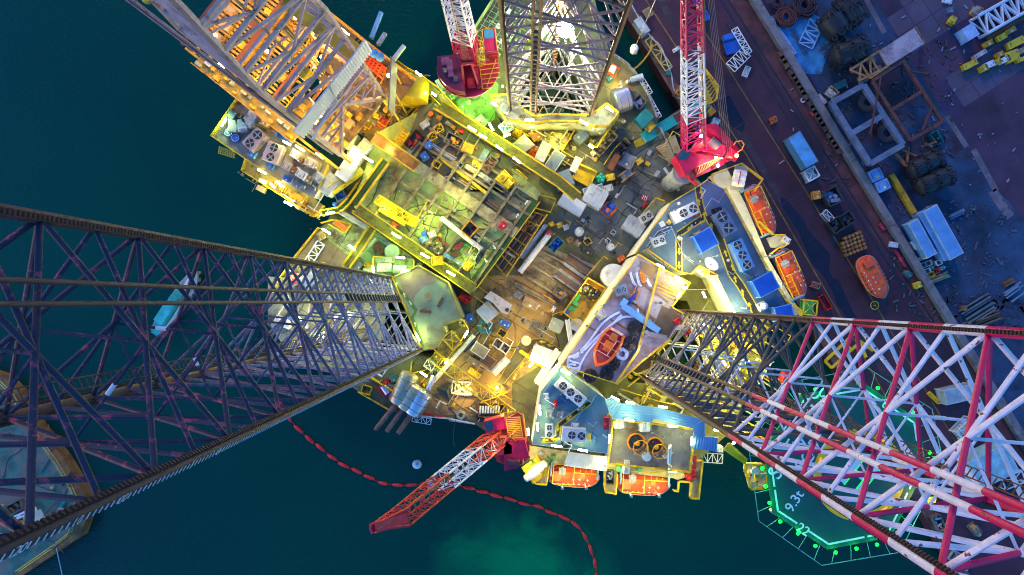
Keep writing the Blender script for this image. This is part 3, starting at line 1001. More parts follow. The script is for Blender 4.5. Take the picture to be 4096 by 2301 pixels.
for x,y in((480,20),(700,150),(800,240),(1060,280),(1400,310),(1400,470),(1530,500)):
 MB().beam(at(x,y,15),at(x,y,17.1),.2).build('post',GRY,can)
lg=T('lifeboat_gallery','yellow-railed steel gallery with steps along the bottom edge of the hull','walkway',at(700,640,12))
GM=M((0.50,0.44,0.22),0.6,var=0.3,dirt=(0.25,0.2,0.1),amt=0.3,scale=0.6)
GZ=12.0
for q in([(130,470),(720,560),(720,620),(260,600),(140,610)],[(160,600),(280,600),(260,755),(180,745),(110,680)],[(690,600),(800,605),(785,820),(700,810),(690,700)],[(800,605),(1400,675),(1250,730),(1215,715),(800,670)],[(1345,580),(1430,575),(1400,860),(1335,855)]):
 MB().prism(Q('c2',q,GZ),GZ-.2,GZ).build('walkway',GM,lg)
R('c2')
rail(lg,[(110,680),(180,748),(260,755),(280,610)],GZ,r=.07)
rail(lg,[(700,650),(690,765),(700,810),(780,822),(790,680)],GZ,r=.08)
rail(lg,[(1215,800),(1245,805),(1252,730),(1350,738),(1335,855),(1400,860),(1430,575),(1350,580)],GZ,r=.09)
rail(lg,[(140,470),(130,530)],GZ)
def dims(x1,y1,x2,y2,w,z,h):
 a,b=at(x1,y1,z+h),at(x2,y2,z+h)
 c=(a+b)/2
 return V((c.x,c.y,z)),(b-a).length,w*mpp(z+h),math.atan2(b.y-a.y,b.x-a.x)
def mt(c):
 return COLS[c]if isinstance(c,str)else c
def crate(name,label,cat,g,z,h,col,style='locker',col2=None,group=None):
 o,L,W,an=dims(*g,z,h)
 t=T(name,label,cat,o,an,group)
 m,m2=mt(col),mt(col2 or 's')
 e=min(.12,W*.06)
 c2_=int(abs(o.x)*7)%2
 if style=='locker':
  MB().box((0,0,h*.46+.06),(L*.97,W*.97,h*.86)).build('body',m,t,True,bevel=.03)
  ld_=MB().box((0,0,h*.95),(L,W,h*.1))
  for q_ in(-.22,.22):
   ld_.box((q_*L,0,h*1.01),(.07,W*.9,.07))
  ld_.build('lid',m,t,True,bevel=.02)
  if L>.9:
   MB().box((L*.05,-W*.22,h+.012),(L*.18,W*.2,.02)).build('placard',WHT if c2_ else YEL,t,True)
  f=MB()
  for s in(-1,1):
   f.box((s*L*.3,0,.04),(L*.12,W*.99,.1))
  f.build('skid',m2,t,True)
  k=MB()
  for s in(-1,1):
   k.box((s*L*.36,0,h+.03),(.1,W*.5,.06))
  k.build('handle',m2,t,True)
 elif style=='cabin':
  MB().box((0,0,h*.48),(L*.96,W*.96,h*.95)).build('wall',m,t,True)
  MB().box((0,0,h-.06),(L,W,.12)).build('roof',mt(col2)if col2 else m,t,True,bevel=.03)
  sm=MB()
  for q_ in(-.3,-.1,.1,.3):
   sm.box((q_*L,0,h+.01),(.05,W*.96,.04))
  sm.build('roof_seam',m2 if not col2 else GRY,t,True)
  MB().box((L*.12,-W*.48,h*.42),(min(.9,L*.3),.06,h*.8)).build('door',GRY,t,True)
  v=MB().box((-L*.25,W*.1,h+.14),(L*.16,W*.22,.28))
  v.build('roof_vent',LGR,t,True)
  q=MB()
  for s in(-1,1):
   for u in(-1,1):
    q.box((s*L*.46,u*W*.44,h+.05),(.16,.16,.12))
  q.build('lifting_eye',m2 if not col2 else STL,t,True)
 elif style=='container':
  MB().box((0,0,h*.5),(L*.98,W*.98,h*.96)).build('body',m,t,True)
  r=MB()
  n=max(4,int(L/.32))
  for i in range(n):
   x=-L*.48+L*.96*(i+.5)/n
   r.box((x,0,h*.985),(L*.5/n,W*.96,.07))
   for s in(-1,1):
    r.box((x,s*W*.49,h*.5),(L*.5/n,.07,h*.9))
  r.build('corrugation',m,t,True)
  f=MB()
  for s in(-1,1):
   f.box((0,s*W*.49,h*.97),(L,.14,.14))
   f.box((s*L*.49,0,h*.97),(.14,W,.14))
   for u in(-1,1):
    f.box((s*L*.49,u*W*.49,h*.5),(.15,.15,h))
  f.build('corner_frame',mt(col2)if col2 else m,t,True)
  MB().box((L*.5,0,h*.5),(.05,W*.8,h*.8)).build('door',mt(col2)if col2 else m,t,True)
 elif style=='skip':
  th=max(.06,W*.05)
  b=MB().box((0,0,.1),(L,W,.12))
  for s in(-1,1):
   b.box((0,s*(W-th)/2,h/2+.05),(L,th,h))
   b.box((s*(L-th)/2,0,h/2+.05),(th,W-2*th,h))
  b.build('body',m,t,True)
  r=MB()
  for s in(-1,1):
   r.box((0,s*W/2,h+.06),(L+.1,th*1.6,.1))
   r.box((s*L/2,0,h+.06),(th*1.6,W,.1))
  r.build('rim',m,t,True)
  c=MB()
  rr=random.Random(int(L*1e4))
  for i in range(14):
   s=rr.uniform(.12,.3)*W
   c.box((rr.uniform(-.4,.4)*L,rr.uniform(-.36,.36)*W,rr.uniform(.2,.75)*h),(s*1.3,s,s*.7),rr.uniform(0,3))
  c.build('contents',m2,t,True)
 elif style=='frame':
  f=MB()
  for s in(-1,1):
   f.box((0,s*W/2,h),(L,e*1.6,e*1.6))
   f.box((s*L/2,0,h),(e*1.6,W,e*1.6))
   f.box((0,s*W/2,.1),(L,e*1.6,e*1.6))
   for u in(-1,1):
    f.box((s*L/2,u*W/2,h/2),(e*1.6,e*1.6,h))
  f.beam((-L/2,-W/2,h),(L/2,W/2,h),e).beam((-L/2,W/2,h),(L/2,-W/2,h),e)
  f.build('frame',m,t,True)
  c=MB()
  rr=random.Random(int(L*1e4))
  for i in range(5):
   x=(i-2)*L*.18
   c.tube((x,-W*.4,h*.4),(x,W*.4,h*.4),min(L*.08,h*.35),8)
  c.box((0,0,.12),(L*.96,W*.96,.1))
  c.build('machinery',m2,t,True)
 elif style=='machine':
  MB().box((0,0,.12),(L,W,.2)).build('skid',m2,t,True)
  MB().box((-L*.18,0,h*.5),(L*.46,W*.62,h*.75)).build('engine_block',m,t,True,bevel=.06)
  MB().tube((L*.1,0,h*.5),(L*.45,0,h*.5),min(W*.32,h*.42),12).build('motor',m,t,True,smooth=True)
  p=MB()
  for s in(-1,1):
   p.path([(-L*.4,s*W*.4,.2),(-L*.4,s*W*.4,h*.8),(L*.2,s*W*.42,h*.85),(L*.42,s*W*.3,h*.4)],.06+W*.02,6)
  p.build('pipe',m2 if col2 else m,t,True,smooth=True)
  MB().lathe([(.16*W,0),(.16*W,h*.4),(.1*W,h*.5)],10,(-L*.2,0,h*.85)).build('filter',m2,t,True)
 return t
def ac(label,g,z,h,nf,col='l',fr=.36,off=0.0,group=None):
 o,L,W,an=dims(*g,z,h)
 t=T('air_conditioner',label,'air conditioner',o,an,group)
 m=mt(col)
 MB().box((0,0,h*.52),(L,W,h*.9)).build('cabinet',m,t,True,bevel=.04)
 MB().box((0,-W*.36,.06),(L*.9,.12,.12)).box((0,W*.36,.06),(L*.9,.12,.12)).build('skid',YEL,t,True)
 r=min(W*fr,L/(nf*2.3))
 for i in range(nf):
  x=(i-(nf-1)/2)*r*2.35+off*L
  f=MB().lathe([(r,0),(r,.03)],20,(x,0,h*.97)).build('fan',DRK,t,True)
  b=MB()
  for k in range(4):
   a=k*math.pi/2+i
   b.box((x+math.cos(a)*r*.5,math.sin(a)*r*.5,h*.97+.06),(r*.8,r*.22,.03),a)
  b.lathe([(r*.2,0),(r*.2,.1)],10,(x,0,h*.97+.03))
  b.build('blade',GRY,f,True)
  MB().ring((x,0,h*.97+.05),r*1.03,.06,20,5).build('fan_ring',m,f,True,smooth=True)
 g_=MB()
 n=int(L/.18)
 for i in range(n):
  g_.box((-L*.46+L*.92*i/n,-W*.505,h*.5),(.05,.04,h*.6))
 g_.build('grille',GRY,t,True)
 return t
def drumv(name,label,cat,x,y,r,z,h,col,col2=None,group=None,dome=0.0):
 R_m=r*mpp(z+h)
 p=at(x,y,z+h)
 t=T(name,label,cat,(p.x,p.y,z),0,group)
 pr=[(R_m,0),(R_m,h*.3),(R_m*1.03,h*.33),(R_m,h*.36),(R_m,h*.63),(R_m*1.03,h*.66),(R_m,h*.69),(R_m,h)]
 if dome:
  pr+=[(R_m*math.cos(a*math.pi/12),h+dome*math.sin(a*math.pi/12))for a in range(1,6)]
 MB().lathe(pr,24).build('body',mt(col),t,True,smooth=True)
 top=h+dome
 if not dome:
  MB().ring((0,0,h),R_m*.97,max(.03,R_m*.05),24,5).build('rim',mt(col2 or col),t,True,smooth=True)
 MB().lathe([(R_m*.16,0),(R_m*.16,.1)],10,(R_m*.4*(0 if dome else 1),0,top-.02)).build('cap',mt(col2 or 's'),t,True)
 return t
def drumh(name,label,cat,g,z,col,col2='s',bands=3,group=None,lift=.3):
 x1,y1,x2,y2,w=g
 zc=z+lift+w*mpp(z+2)/2
 a,b=at(x1,y1,zc),at(x2,y2,zc)
 r=w*mpp(zc)/2
 c=(a+b)/2
 L=(b-a).length
 t=T(name,label,cat,(c.x,c.y,z),math.atan2(b.y-a.y,b.x-a.x),group)
 hz=zc-z
 pr=[(r*.82,-L/2-r*.12),(r*.97,-L/2-.02),(r,-L/2+.05),(r,L/2-.05),(r*.97,L/2+.02),(r*.82,L/2+r*.12)]
 MB().lathe(pr,28,(0,0,hz),(1,0,0)).build('body',mt(col),t,True,smooth=True)
 k=MB()
 for i in range(bands):
  k.ring(((i+.5)/bands*L-L/2,0,hz),r*1.01,.05,28,5,(1,0,0))
 k.build('band',mt(col2),t,True,smooth=True)
 s=MB()
 for x in(-L*.3,L*.3):
  s.box((x,0,hz*.3),(.25,r*1.4,hz*.6))
 s.build('saddle',mt(col2),t,True)
 return t
def coil(label,x,y,r,z,col='k',n=3,name='hose_coil',cat='hose',layers=3,group=None,wob=.05,strap='w'):
 p=at(x,y,z+.4)
 rm=r*mpp(z+.4)
 t=T(name,label,cat,(p.x,p.y,z),random.random()*6,group)
 tr=rm*.085
 pts=[]
 N_=26
 rr=random.Random(int(x*7+y))
 for l in range(layers):
  for j in range(n):
   for i in range(N_):
    a=2*math.pi*i/N_
    R0=rm*(1-.17*(j if l%2==0 else n-1-j))-tr
    R0*=1+wob*math.sin(a*2+l+j)+rr.uniform(-.01,.01)
    pts.append((math.cos(a)*R0,math.sin(a)*R0,tr+l*tr*1.8))
 MB().path(pts,tr,7).build('hose',mt(col),t,True,smooth=True)
 s=MB()
 for a in(.4,2.5,4.6):
  s.box((math.cos(a)*rm*.75,math.sin(a)*rm*.75,layers*tr*.95),(rm*.6,.08,layers*tr*2.1),a)
 s.build('strap',mt(strap),t,True)
 return t
def pipes(label,g,z,n,r,col,layers=1,group='steel pipes',name='steel_pipe',jit=.03):
 x1,y1,x2,y2,w=g
 a,b=at(x1,y1,z+r),at(x2,y2,z+r)
 W=w*mpp(z+r)
 d=(b-a).normalized()
 nn=V((-d.y,d.x,0))
 rr=random.Random(int(x1*31+y1))
 pool=mt(col)if not isinstance(col,(list,tuple))else None
 for l in range(layers):
  for i in range(n-(l%2)):
   off=nn*((i+.5+(l%2)*.5)/n-.5)*W
   e1,e2=rr.uniform(-jit,jit),rr.uniform(-jit,jit)
   p=a.lerp(b,e1)+off+V((0,0,l*r*1.75))
   q=a.lerp(b,1+e2)+off+V((0,0,l*r*1.75))
   m=pool or mt(rr.choice(col))
   o=MB().tube(p,q,r,8).build(name,m,smooth=True)
   tag(o,label,'pipe',group)
def winch(label,g,z,h,col='r',rope='i',group=None):
 o,L,W,an=dims(*g,z,h)
 t=T('winch',label,'winch',o,an,group)
 f=MB()
 for s in(-1,1):
  f.box((0,s*W*.44,h*.35),(L,W*.08,h*.6))
  f.box((s*L*.44,0,h*.6),(L*.07,W*.9,h*.1))
 f.box((0,0,.1),(L,W,.15))
 f.build('frame',mt(col),t,True)
 dr=MB().tube((0,-W*.34,h*.6),(0,W*.34,h*.6),min(L*.28,h*.4),16).build('drum',mt(rope),t,True,smooth=True)
 fl=MB()
 for s in(-1,1):
  fl.tube((0,s*W*.34,h*.6),(0,s*W*.39,h*.6),min(L*.36,h*.55),18)
 fl.build('flange',mt(col),dr,True)
 MB().box((L*.36,0,h*.45),(L*.2,W*.4,h*.5)).build('motor',STL,t,True,bevel=.04)
 return t
def reel(label,x,y,r,z,w,an,col,rope):
 p=at(x,y,z+r*mpp(z))
 rm=r*mpp(z)
 t=T('cable_reel',label,'reel',(p.x,p.y,z),an)
 MB().tube((-w/2,0,rm),(w/2,0,rm),rm*.72,20).build('cable',mt(rope),t,True,smooth=True)
 for s in(-1,1):
  MB().tube((s*w*.5,0,rm),(s*w*.62,0,rm),rm,22).build('flange',mt(col),t,True)
 return t
def lathe_loft(secs):
 m=MB()
 n=len(secs[0])
 vs=[v for s in secs for v in s]
 fs=[]
 for i in range(len(secs)-1):
  fs+=[(i*n+k,(i+1)*n+k,(i+1)*n+(k+1)%n,i*n+(k+1)%n)for k in range(n)]
 fs+=[list(range(n))[::-1],[(len(secs)-1)*n+k for k in range(n)]]
 return m.add(vs,fs)
def hullsec(x,hw,zb,zt,kx=.75):
 return[(x,hw,zt),(x,hw*.97,zb+(zt-zb)*.45),(x,hw*kx,zb+(zt-zb)*.15),(x,0,zb),(x,-hw*kx,zb+(zt-zb)*.15),(x,-hw*.97,zb+(zt-zb)*.45),(x,-hw,zt)]
CANM=M((0.88,0.10,0.025),0.45,dirt=(0.55,0.05,0.02),amt=0.1,var=0.15)
def lifeboat(label,g,z,group,cradle=True,flip=1):
 x1,y1,x2,y2,w=g
 zt=z+2.6
 a,b=at(x1,y1,zt-1),at(x2,y2,zt-1)
 c=(a+b)/2
 L=(b-a).length
 W=w*mpp(zt-1)
 an=math.atan2(b.y-a.y,b.x-a.x)
 t=T('lifeboat',label,'lifeboat',(c.x,c.y,z),an,group)
 prof=[(-.5,.30),(-.47,.62),(-.38,.88),(-.2,.99),(0,1),(.2,.97),(.34,.80),(.43,.52),(.485,.2),(.5,.06)]
 s=[hullsec(x*L,W/2*f,.25*abs(x)*1.6+.05,1.35+.25*x*x*4)for x,f in prof]
 MB().add(*(lambda m:(m.v,m.f))(lathe_loft(s))).build('hull',ORG,t,True,smooth=True)
 cs=[]
 for x,f in prof[1:-1]:
  hw=W/2*f*.93
  ht=1.0*(1-abs(x*2)**3*.75)
  zb=1.34+.25*x*x*4
  cs.append([(x*L,hw*math.cos(k*math.pi/8),zb-.05+ht*math.sin(k*math.pi/8)**.8)for k in range(9)])
 lathe_loft(cs).build('canopy',CANM,t,True,smooth=True)
 MB().path([V((x*L,W/2*f*1.01,1.3+.25*x*x*4))for x,f in prof]+[V((x*L,-W/2*f*1.01,1.3+.25*x*x*4))for x,f in prof[::-1]],.07,5,True).build('fender_rail',M((0.5,0.42,0.36),.6),t,True)
 wh=MB().box((-L*.34,0,2.3),(L*.17,W*.46,.75)).build('wheelhouse',CANM,t,True,bevel=.12)
 wi=MB()
 for sx in(-1,1):
  wi.box((-L*.34,sx*W*.23,2.45),(L*.12,.04,.3))
 wi.box((-L*.255,0,2.45),(.04,W*.34,.3))
 wi.build('window',DRK,wh,True)
 hb=MB()
 for x in(-.12,.16):
  hb.box((x*L,W*.12,2.32),(L*.1,W*.22,.1))
 hb.build('hatch',ORG,t,True,bevel=.03)
 wi2=MB()
 for i_ in range(6):
  x=(-.2+i_*.09)*L
  for s_ in(-1,1):
   wi2.box((x,s_*W*.435,1.78),(L*.045,.05,.22))
 wi2.build('window',DRK,t,True)
 tp_=MB()
 for i_ in range(7):
  tp_.box((-.3*L+i_*L*.1,-W*.33*flip,2.13-abs(i_-3)*.03),(L*.04,.12,.03))
 tp_.build('reflective_tape',WHT,t,True)
 k=MB()
 for x in(-.02,.1,.26):
  for dx,dy in((.42,.12),(.12,.42)):
   k.box((x*L,-W*.1*flip,2.36-abs(x)*.25),(dx,dy,.05))
 k.build('cross_mark',WHT,t,True)
 q=MB()
 for sx in(-.44,.42):
  q.tube((sx*L,0,1.5),(sx*L,0,2.3),.1,8)
 q.build('lifting_hook',STL,t,True)
 if not cradle:
  return t
 d=T('davit','yellow railed davit over the '+cradle,'davit',(c.x,c.y,z),an,'lifeboat davits')
 m=MB()
 ys=flip*W*.30
 for yy in(flip*W*.24,flip*W*.58):
  m.beam((-L*.02,yy,3.1),(L*.42,yy,3.1),.1)
  m.beam((-L*.02,yy,2.75),(L*.42,yy,2.75),.08)
 for i in range(4):
  x=L*.42*(i+1)/4
  m.beam((x,flip*W*.24,2.9),(x,flip*W*.58,2.9),.08)
 for x in(-L*.42,-L*.02):
  m.beam((x,-flip*W*.3,3.1),(x,flip*W*.6,3.1),.12)
 for yy in(-flip*W*.3,flip*W*.58):
  m.beam((-L*.42,yy,3.1),(-L*.02,yy,3.1),.12)
 m.build('railing',YEL,d,True)
 for sx in(-.46,.44):
  ar=MB()
  ar.beam((sx*L,flip*W*.75,.2),(sx*L,flip*W*.62,2.9),.34)
  ar.beam((sx*L,flip*W*.62,2.9),(sx*L,0,2.75),.28)
  ar.build('arm',LBL,d,True)
 wn_=MB().box((-L*.25,flip*W*.3,3.35),(L*.13,W*.3,.5)).tube((-L*.25,flip*W*.1,3.5),(-L*.25,flip*W*.5,3.5),.3,10)
 wn_.build('winch',GRY,d,True)
 return t
def lattice(mb,p0,p1,ww,hh,n,r,up):
 d=(p1-p0).normalized()
 a=d.cross(up).normalized()
 b=a.cross(d).normalized()
 def c(f,i,j):
  return p0.lerp(p1,f)+a*(i*(ww[0]+(ww[1]-ww[0])*f)/2)+b*(j*(hh[0]+(hh[1]-hh[0])*f)/2)
 cr=((-1,-1),(1,-1),(1,1),(-1,1))
 for i,j in cr:
  mb.tube(c(0,i,j),c(1,i,j),r*1.7,7)
 for k in range(n):
  f0,f1=k/n,(k+1)/n
  for q in range(4):
   u,v=cr[q],cr[(q+1)%4]
   if k%2:
    u,v=v,u
   mb.tube(c(f0,*u),c(f1,*v),r,5,cap=False)
   mb.tube(c(f0,*cr[q]),c(f0,*cr[(q+1)%4]),r*.8,5,cap=False)
 return c
def boom(parent,base,tip,w0,w1,sec,n_per=4,up=V((0,0,1)),h=None,walk_side=1,r=.075):
 f0=0
 h0,h1=(h or(w0,w1))
 for fe,m in sec:
  mb=MB()
  g=lambda f:(w0+(w1-w0)*f,h0+(h1-h0)*f)
  lattice(mb,base.lerp(tip,f0),base.lerp(tip,fe),(g(f0)[0],g(fe)[0]),(g(f0)[1],g(fe)[1]),max(2,round((fe-f0)*(tip-base).length/1.7)),r,up)
  mb.build('boom_section',m,parent,smooth=True)
  f0=fe
 d=(tip-base).normalized()
 a=d.cross(up).normalized()
 b=a.cross(d).normalized()
 if walk_side:
  s=walk_side
  p,q=base+a*(s*w0*.62)+b*(h0*.5),tip+a*(s*w1*.62)+b*(h1*.5)
  MB().beam(p,q,.75,.08,up=b).build('boom_walkway',M((0.50,0.28,0.09),.6,dirt=RUST,amt=.3),parent)
C0=V((-24.95,26.8,0))
EE=V((-.785,.6195,0))
NN=V((.617,.787,0))
def W_(e,n,z):
 return C0+EE*e+NN*n+V((0,0,z))
ORB=M((0.64,0.38,0.02),0.55,var=.35,dirt=RUST,amt=.3,scale=.5)
BRB=M((0.16,0.05,0.02),0.6,var=.35,dirt=RUST,amt=.3,scale=.5)
can_=T('cantilever','orange-lit cantilever of girders, slats and pipes reaching out over the dark water','cantilever',W_(8,0,15))
CZ=19.0
for n in(-5.4,6.2):
 MB().beam(W_(1,n,CZ-1.6),W_(34,n,CZ-1.6),.9,2.4).build('girder',ORB,can_)
for n in(-7.6,11.4):
 MB().beam(W_(1,n,CZ-.3),W_(33,n,CZ-.3),.4,.7).build('edge_girder',ORB,can_)
for i in range(13):
 e=4+i*2.5
 MB().beam(W_(e,-7.6 if e>11 else-5.4,CZ-.25),W_(e,11.4 if e>11 else 6.2,CZ-.25),.35 if i%2 else .5,.5).build('cross_beam',ORB if i%3 else BRB,can_)
MB().beam(W_(15.5,-5,CZ+1.5),W_(15.5,9,CZ+1.5),1.1,1.2).build('cross_girder',BRB,can_)
MB().beam(W_(24,-5,CZ+1.5),W_(24,10,CZ+1.5),.9,1.0).build('cross_girder',BRB,can_)
sm=MB()
for i in range(20):
 n=-4.6+i*.72
 sm.beam(W_(17.2,n,CZ+.3),W_(23,n,CZ+.3),.34,.15)
 sm.beam(W_(25,n,CZ+.3),W_(33,n,CZ+.3),.4,.15)
sl_=sm.build('slatted_deck',M((0.72,0.42,0.05),.5,var=.3,dirt=RUST,amt=.2,scale=.6),can_)
for q in([(17,7.5),(31,7.5),(31,11.2),(12,11.2),(12,8.5)],[(0,6.5),(11,6.5),(11,11.2),(0,11.2)]):
 MB().prism([W_(e,n,0)for e,n in q],CZ-.05,CZ+.1).build('deck_plate',M((.10,.07,.035),.6,var=.5,dirt=(.2,.1,.03),amt=.3,scale=.7),can_)
rr=random.Random(5)
for i in range(46):
 e0=rr.uniform(10,22)
 n=rr.uniform(-5,8)
 z=CZ+rr.uniform(-3,1.2)
 if i%4:
  p,q=W_(e0,n,z),W_(e0+rr.uniform(3,11),n+rr.uniform(-.4,.4),z)
 else:
  p,q=W_(e0,n,z),W_(e0+rr.uniform(-1,1),n+rr.uniform(2,6),z)
 MB().tube(p,q,rr.uniform(.07,.2),7).build('pipe',rr.choice([YEL,ORB,ORB,TAN,YEL]),can_,smooth=True)
for i in range(30):
 e,n=rr.uniform(16,32),rr.uniform(-5,9.5)
 s=rr.uniform(.4,1.3)
 MB().box(W_(e,n,CZ+.3+s/2),(s*1.5,s,s),-.668).build('equipment_box',rr.choice([ORB,ORB,TAN,YEL,BRB]),can_)
for(e0,e1,n,z)in((9.5,30,-7.9,CZ+.4),):
 A,B=W_(e0,n-.9,z),W_(e1,n-.9,z)
 MB().prism([W_(e0,n-1,0),W_(e1,n-1,0),W_(e1,n+1.1,0),W_(e0,n+1.1,0)],z-.15,z).build('walkway',M((.44,.30,.06),.6,var=.3,dirt=(.3,.18,.04),amt=.15,scale=.9),can_)
 for i in range(16):
  e=e0+1+i*1.25
  MB().box(W_(e,n+(.5 if i%3 else-.4),z+.35),(rr.uniform(.5,1.1),rr.uniform(.3,.7),.7),-.668).build('equipment_box',rr.choice([WHT,ORB,YEL,PGR,GRY]),can_)
 for k in(-1,1.1):
  m=MB()
  for h in(.55,1.1):
   m.beam(W_(e0,n+k,z+h),W_(e1,n+k,z+h),.12)
  for i in range(15):
   m.beam(W_(e0+(e1-e0)*i/14,n+k,z),W_(e0+(e1-e0)*i/14,n+k,z+1.1),.1)
  m.build('railing',ORY,can_)
m=MB()
for h in(.55,1.1):
 m.beam(W_(0,11.5,CZ+h),W_(33,11.5,CZ+h),.12)
for i in range(22):
 m.beam(W_(i*1.55,11.5,CZ),W_(i*1.55,11.5,CZ+1.1),.1)
m.build('railing',ORY,can_)
R('a1')
for(x1,y1,x2,y2,m)in((945,95,870,290,LBL),(975,255,920,340,GRY),(1118,348,1035,455,LGR)):
 MB().tube(at(x1,y1,16),at(x2,y2,16.5),.42,14).build('vent_pipe',m,can_,smooth=True)
DF=25.0
df=T('drill_floor','cluttered yellow-lit drill floor under the derrick frame','drill floor',W_(5.6,0,CZ))
MB().prism([W_(e,n,0)for e,n in((.3,-5.6),(.3,5.6),(11.3,5.6),(11.3,1.5),(6.5,1.5),(6.5,-2),(11.3,-2),(11.3,-5.6))],DF-.4,DF).build('deck_plate',M((0.34,0.25,0.08),.6,var=.5,dirt=DIRT,amt=.4,scale=.7),df)
for e,n in((.5,-5.4),(.5,5.4),(11,-5.4),(11,5.4),(5.5,-5.4),(5.5,5.4)):
 MB().beam(W_(e,n,CZ-.5),W_(e,n,DF-.4),.5).build('column',ORB,df)
for i in range(34):
 e,n=rr.uniform(1,10.8),rr.uniform(-5.2,5.2)
 if 6<e and-2.3<n<1.8:
  continue
 s=rr.uniform(.3,1.1)
 MB().box(W_(e,n,DF+s/2),(s*rr.uniform(1,2),s,s),-.668+rr.choice([0,1.57])).build('equipment_box',rr.choice([YEL,TAN,YEL,ORB,GRY,ORB]),df)
for i in range(22):
 e,n=rr.uniform(1,10),rr.uniform(-5,5)
 z=DF+rr.uniform(.2,2.6)
 MB().tube(W_(e,n,z),W_(e+rr.uniform(-3.5,3.5),n+rr.uniform(-1,1),z),rr.uniform(.07,.2),7).build('pipe',rr.choice([YEL,YEL,ORB,TAN,WHT]),df,smooth=True)
for i in range(5):
 for j in range(3):
  MB().tube(W_(9.6+i*.28,2.5+j*.3,DF),W_(9.6+i*.28,2.5+j*.3,DF+18),.09,6).build('drill_pipe',TAN,df,smooth=True)
MB().beam(at(1577*1,459,25),at(1588,268,25),.2).v if False else None
S()
p,q=at(1577,462,25),at(1588,268,25)
mw=MB().beam(p+V((0,0,2.2)),q+V((0,0,2.2)),.14,4.4)
for i in range(26):
 w=p.lerp(q,i/25)
 mw.box((w.x-.12,w.y,27.2),(.12,.14,4.4))
ww=T('windwall','tall narrow corrugated windwall standing between the derrick and the round yellow tank','windwall',((p+q)/2)[:2]+(25,))
mw.build('cladding',M((0.27,0.22,0.19),.5,var=.3),ww)
for f in(.1,.5,.9):
 w=p.lerp(q,f)
 MB().beam((w.x-.5,w.y,10),(w.x-.3,w.y,27),.22).build('post',ORB,ww)
DKM=M((0.50,0.34,0.28),.5,var=.2,dirt=(0.22,0.13,0.10),amt=.25,scale=.8)
dk=T('derrick','tall square lattice derrick of pinkish grey beams with a white corrugated windwall band','derrick',W_(5.6,0,DF))
def dcorner(i,z):
 e,n=((0,5.6),(0,-5.6),(11.2,-5.6),(11.2,5.6))[i]
 f=1 if z<=57 else 1-(z-57)/40*.62
 return W_(5.6+(e-5.6)*f,n*f,z)
ZL=[25.5,29.2,32.8,36.2,39.6,43.2,49.2,53.4,57.2,61.5,66,70.5,75,80,85,90]
for i in range(4):
 for a,b in zip(ZL[:-1],ZL[1:]):
  MB().beam(dcorner(i,a),dcorner(i,b),.55).build('corner_post',DKM,dk)
APX=(dcorner(0,37.4)+dcorner(1,37.4))/2
for i in range(4):
 j=(i+1)%4
 for k,(a,b)in enumerate(zip(ZL[:-1],ZL[1:])):
  A0,A1,B0,B1=dcorner(i,a),dcorner(i,b),dcorner(j,a),dcorner(j,b)
  if i==0 and a<36:
   for X0,X1,E0 in((A0,A1,dcorner(0,25.5)),(B0,B1,dcorner(1,25.5))):
    f0,f1=max(.02,(a-25.5)/11.9),min(1,(b-25.5)/11.9)
    q0,q1=E0.lerp(APX,f0),E0.lerp(APX,f1)
    MB().beam(X1,q1,.26).build('girt',DKM,dk)
    MB().beam(X1,q0 if k else X0.lerp(X1,.5),.2).build('diagonal',DKM,dk)
   continue
  if i!=2 or k%2==0:
   MB().beam(A1,B1,.42).build('girt',DKM,dk)
  M1=(A1+B1)/2
  if i in(1,3):
   continue
  if i==0 or k%3==0:
   if k%2 and i==0:
    MB().beam(A0,B1,.34).build('diagonal',DKM,dk)
   elif k%2:
    MB().beam(A0,M1,.26).build('diagonal',DKM,dk)
    MB().beam(B0,M1,.26).build('diagonal',DKM,dk)
   else:
    M0=(A0+B0)/2
    MB().beam(A1,M0,.26).build('diagonal',DKM,dk)
    MB().beam(B1,M0,.26).build('diagonal',DKM,dk)
for i in(0,1):
 MB().beam(dcorner(i,25.5),APX,.5).build('door_beam',DKM,dk)
A,B=W_(-1.6,7.1,0),W_(-1.6,-6.9,0)
WWM=M((0.80,0.76,0.72),.5,var=.1,dirt=(0.6,0.55,0.5),amt=.1)
mw=MB().beam(A+V((0,0,46.6)),B+V((0,0,46.6)),.1,3.6)
n=34
for i in range(n):
 w=A.lerp(B,(i+.5)/n)-EE*.1
 mw.box((w.x,w.y,46.6),(.14,.2,3.6),math.atan2(NN.y,NN.x)+math.pi/2)
mw.build('windwall',WWM,dk)
MB().path([W_(-1.95,0,49),W_(-1.95,-.5,44.5),W_(-1.95,-5.5,43.6),W_(-1.95,-6.2,43.2)],.14,8).build('pipe',LGR,dk,smooth=True)
MB().prism([W_(-1.4,6.8,0),W_(-1.4,4.4,0),W_(11,4.4,0),W_(11,6.8,0)],44.6,44.8).build('racking_platform',ORB,dk)
for i,(e,n)in enumerate(((.6,-6.2),(1.3,-6.3),(2.0,-6.3),(2.9,-6.35),(4.0,-6.3),(4.6,-6.3))):
 MB().beam(W_(e,n,27),W_(e,n,88),.22 if i%2 else .3).build('cable_tray',DKM if i%3 else M((0.10,0.08,0.16),.5),dk)
ldm=MB()
for i in range(100):
 ldm.beam(W_(2.0,-6.3,27+i*.6),W_(2.9,-6.35,27+i*.6),.07)
ldm.build('ladder',DKM,dk)
for i in range(6):
 MB().tube(W_(5.1+i*.22,.1*i,40),W_(5.5+i*.06,0,92),.035,5).build('wire',STL,dk)
MB().box(W_(5.6,0,38.5),(1.6,.9,3.2),.9).build('travelling_block',YEL,dk)
S()
p=at(590,-6,45)
rs=T('sheave_block','yellow sheave block at the top edge holding a thin brown wire','sheave',p)
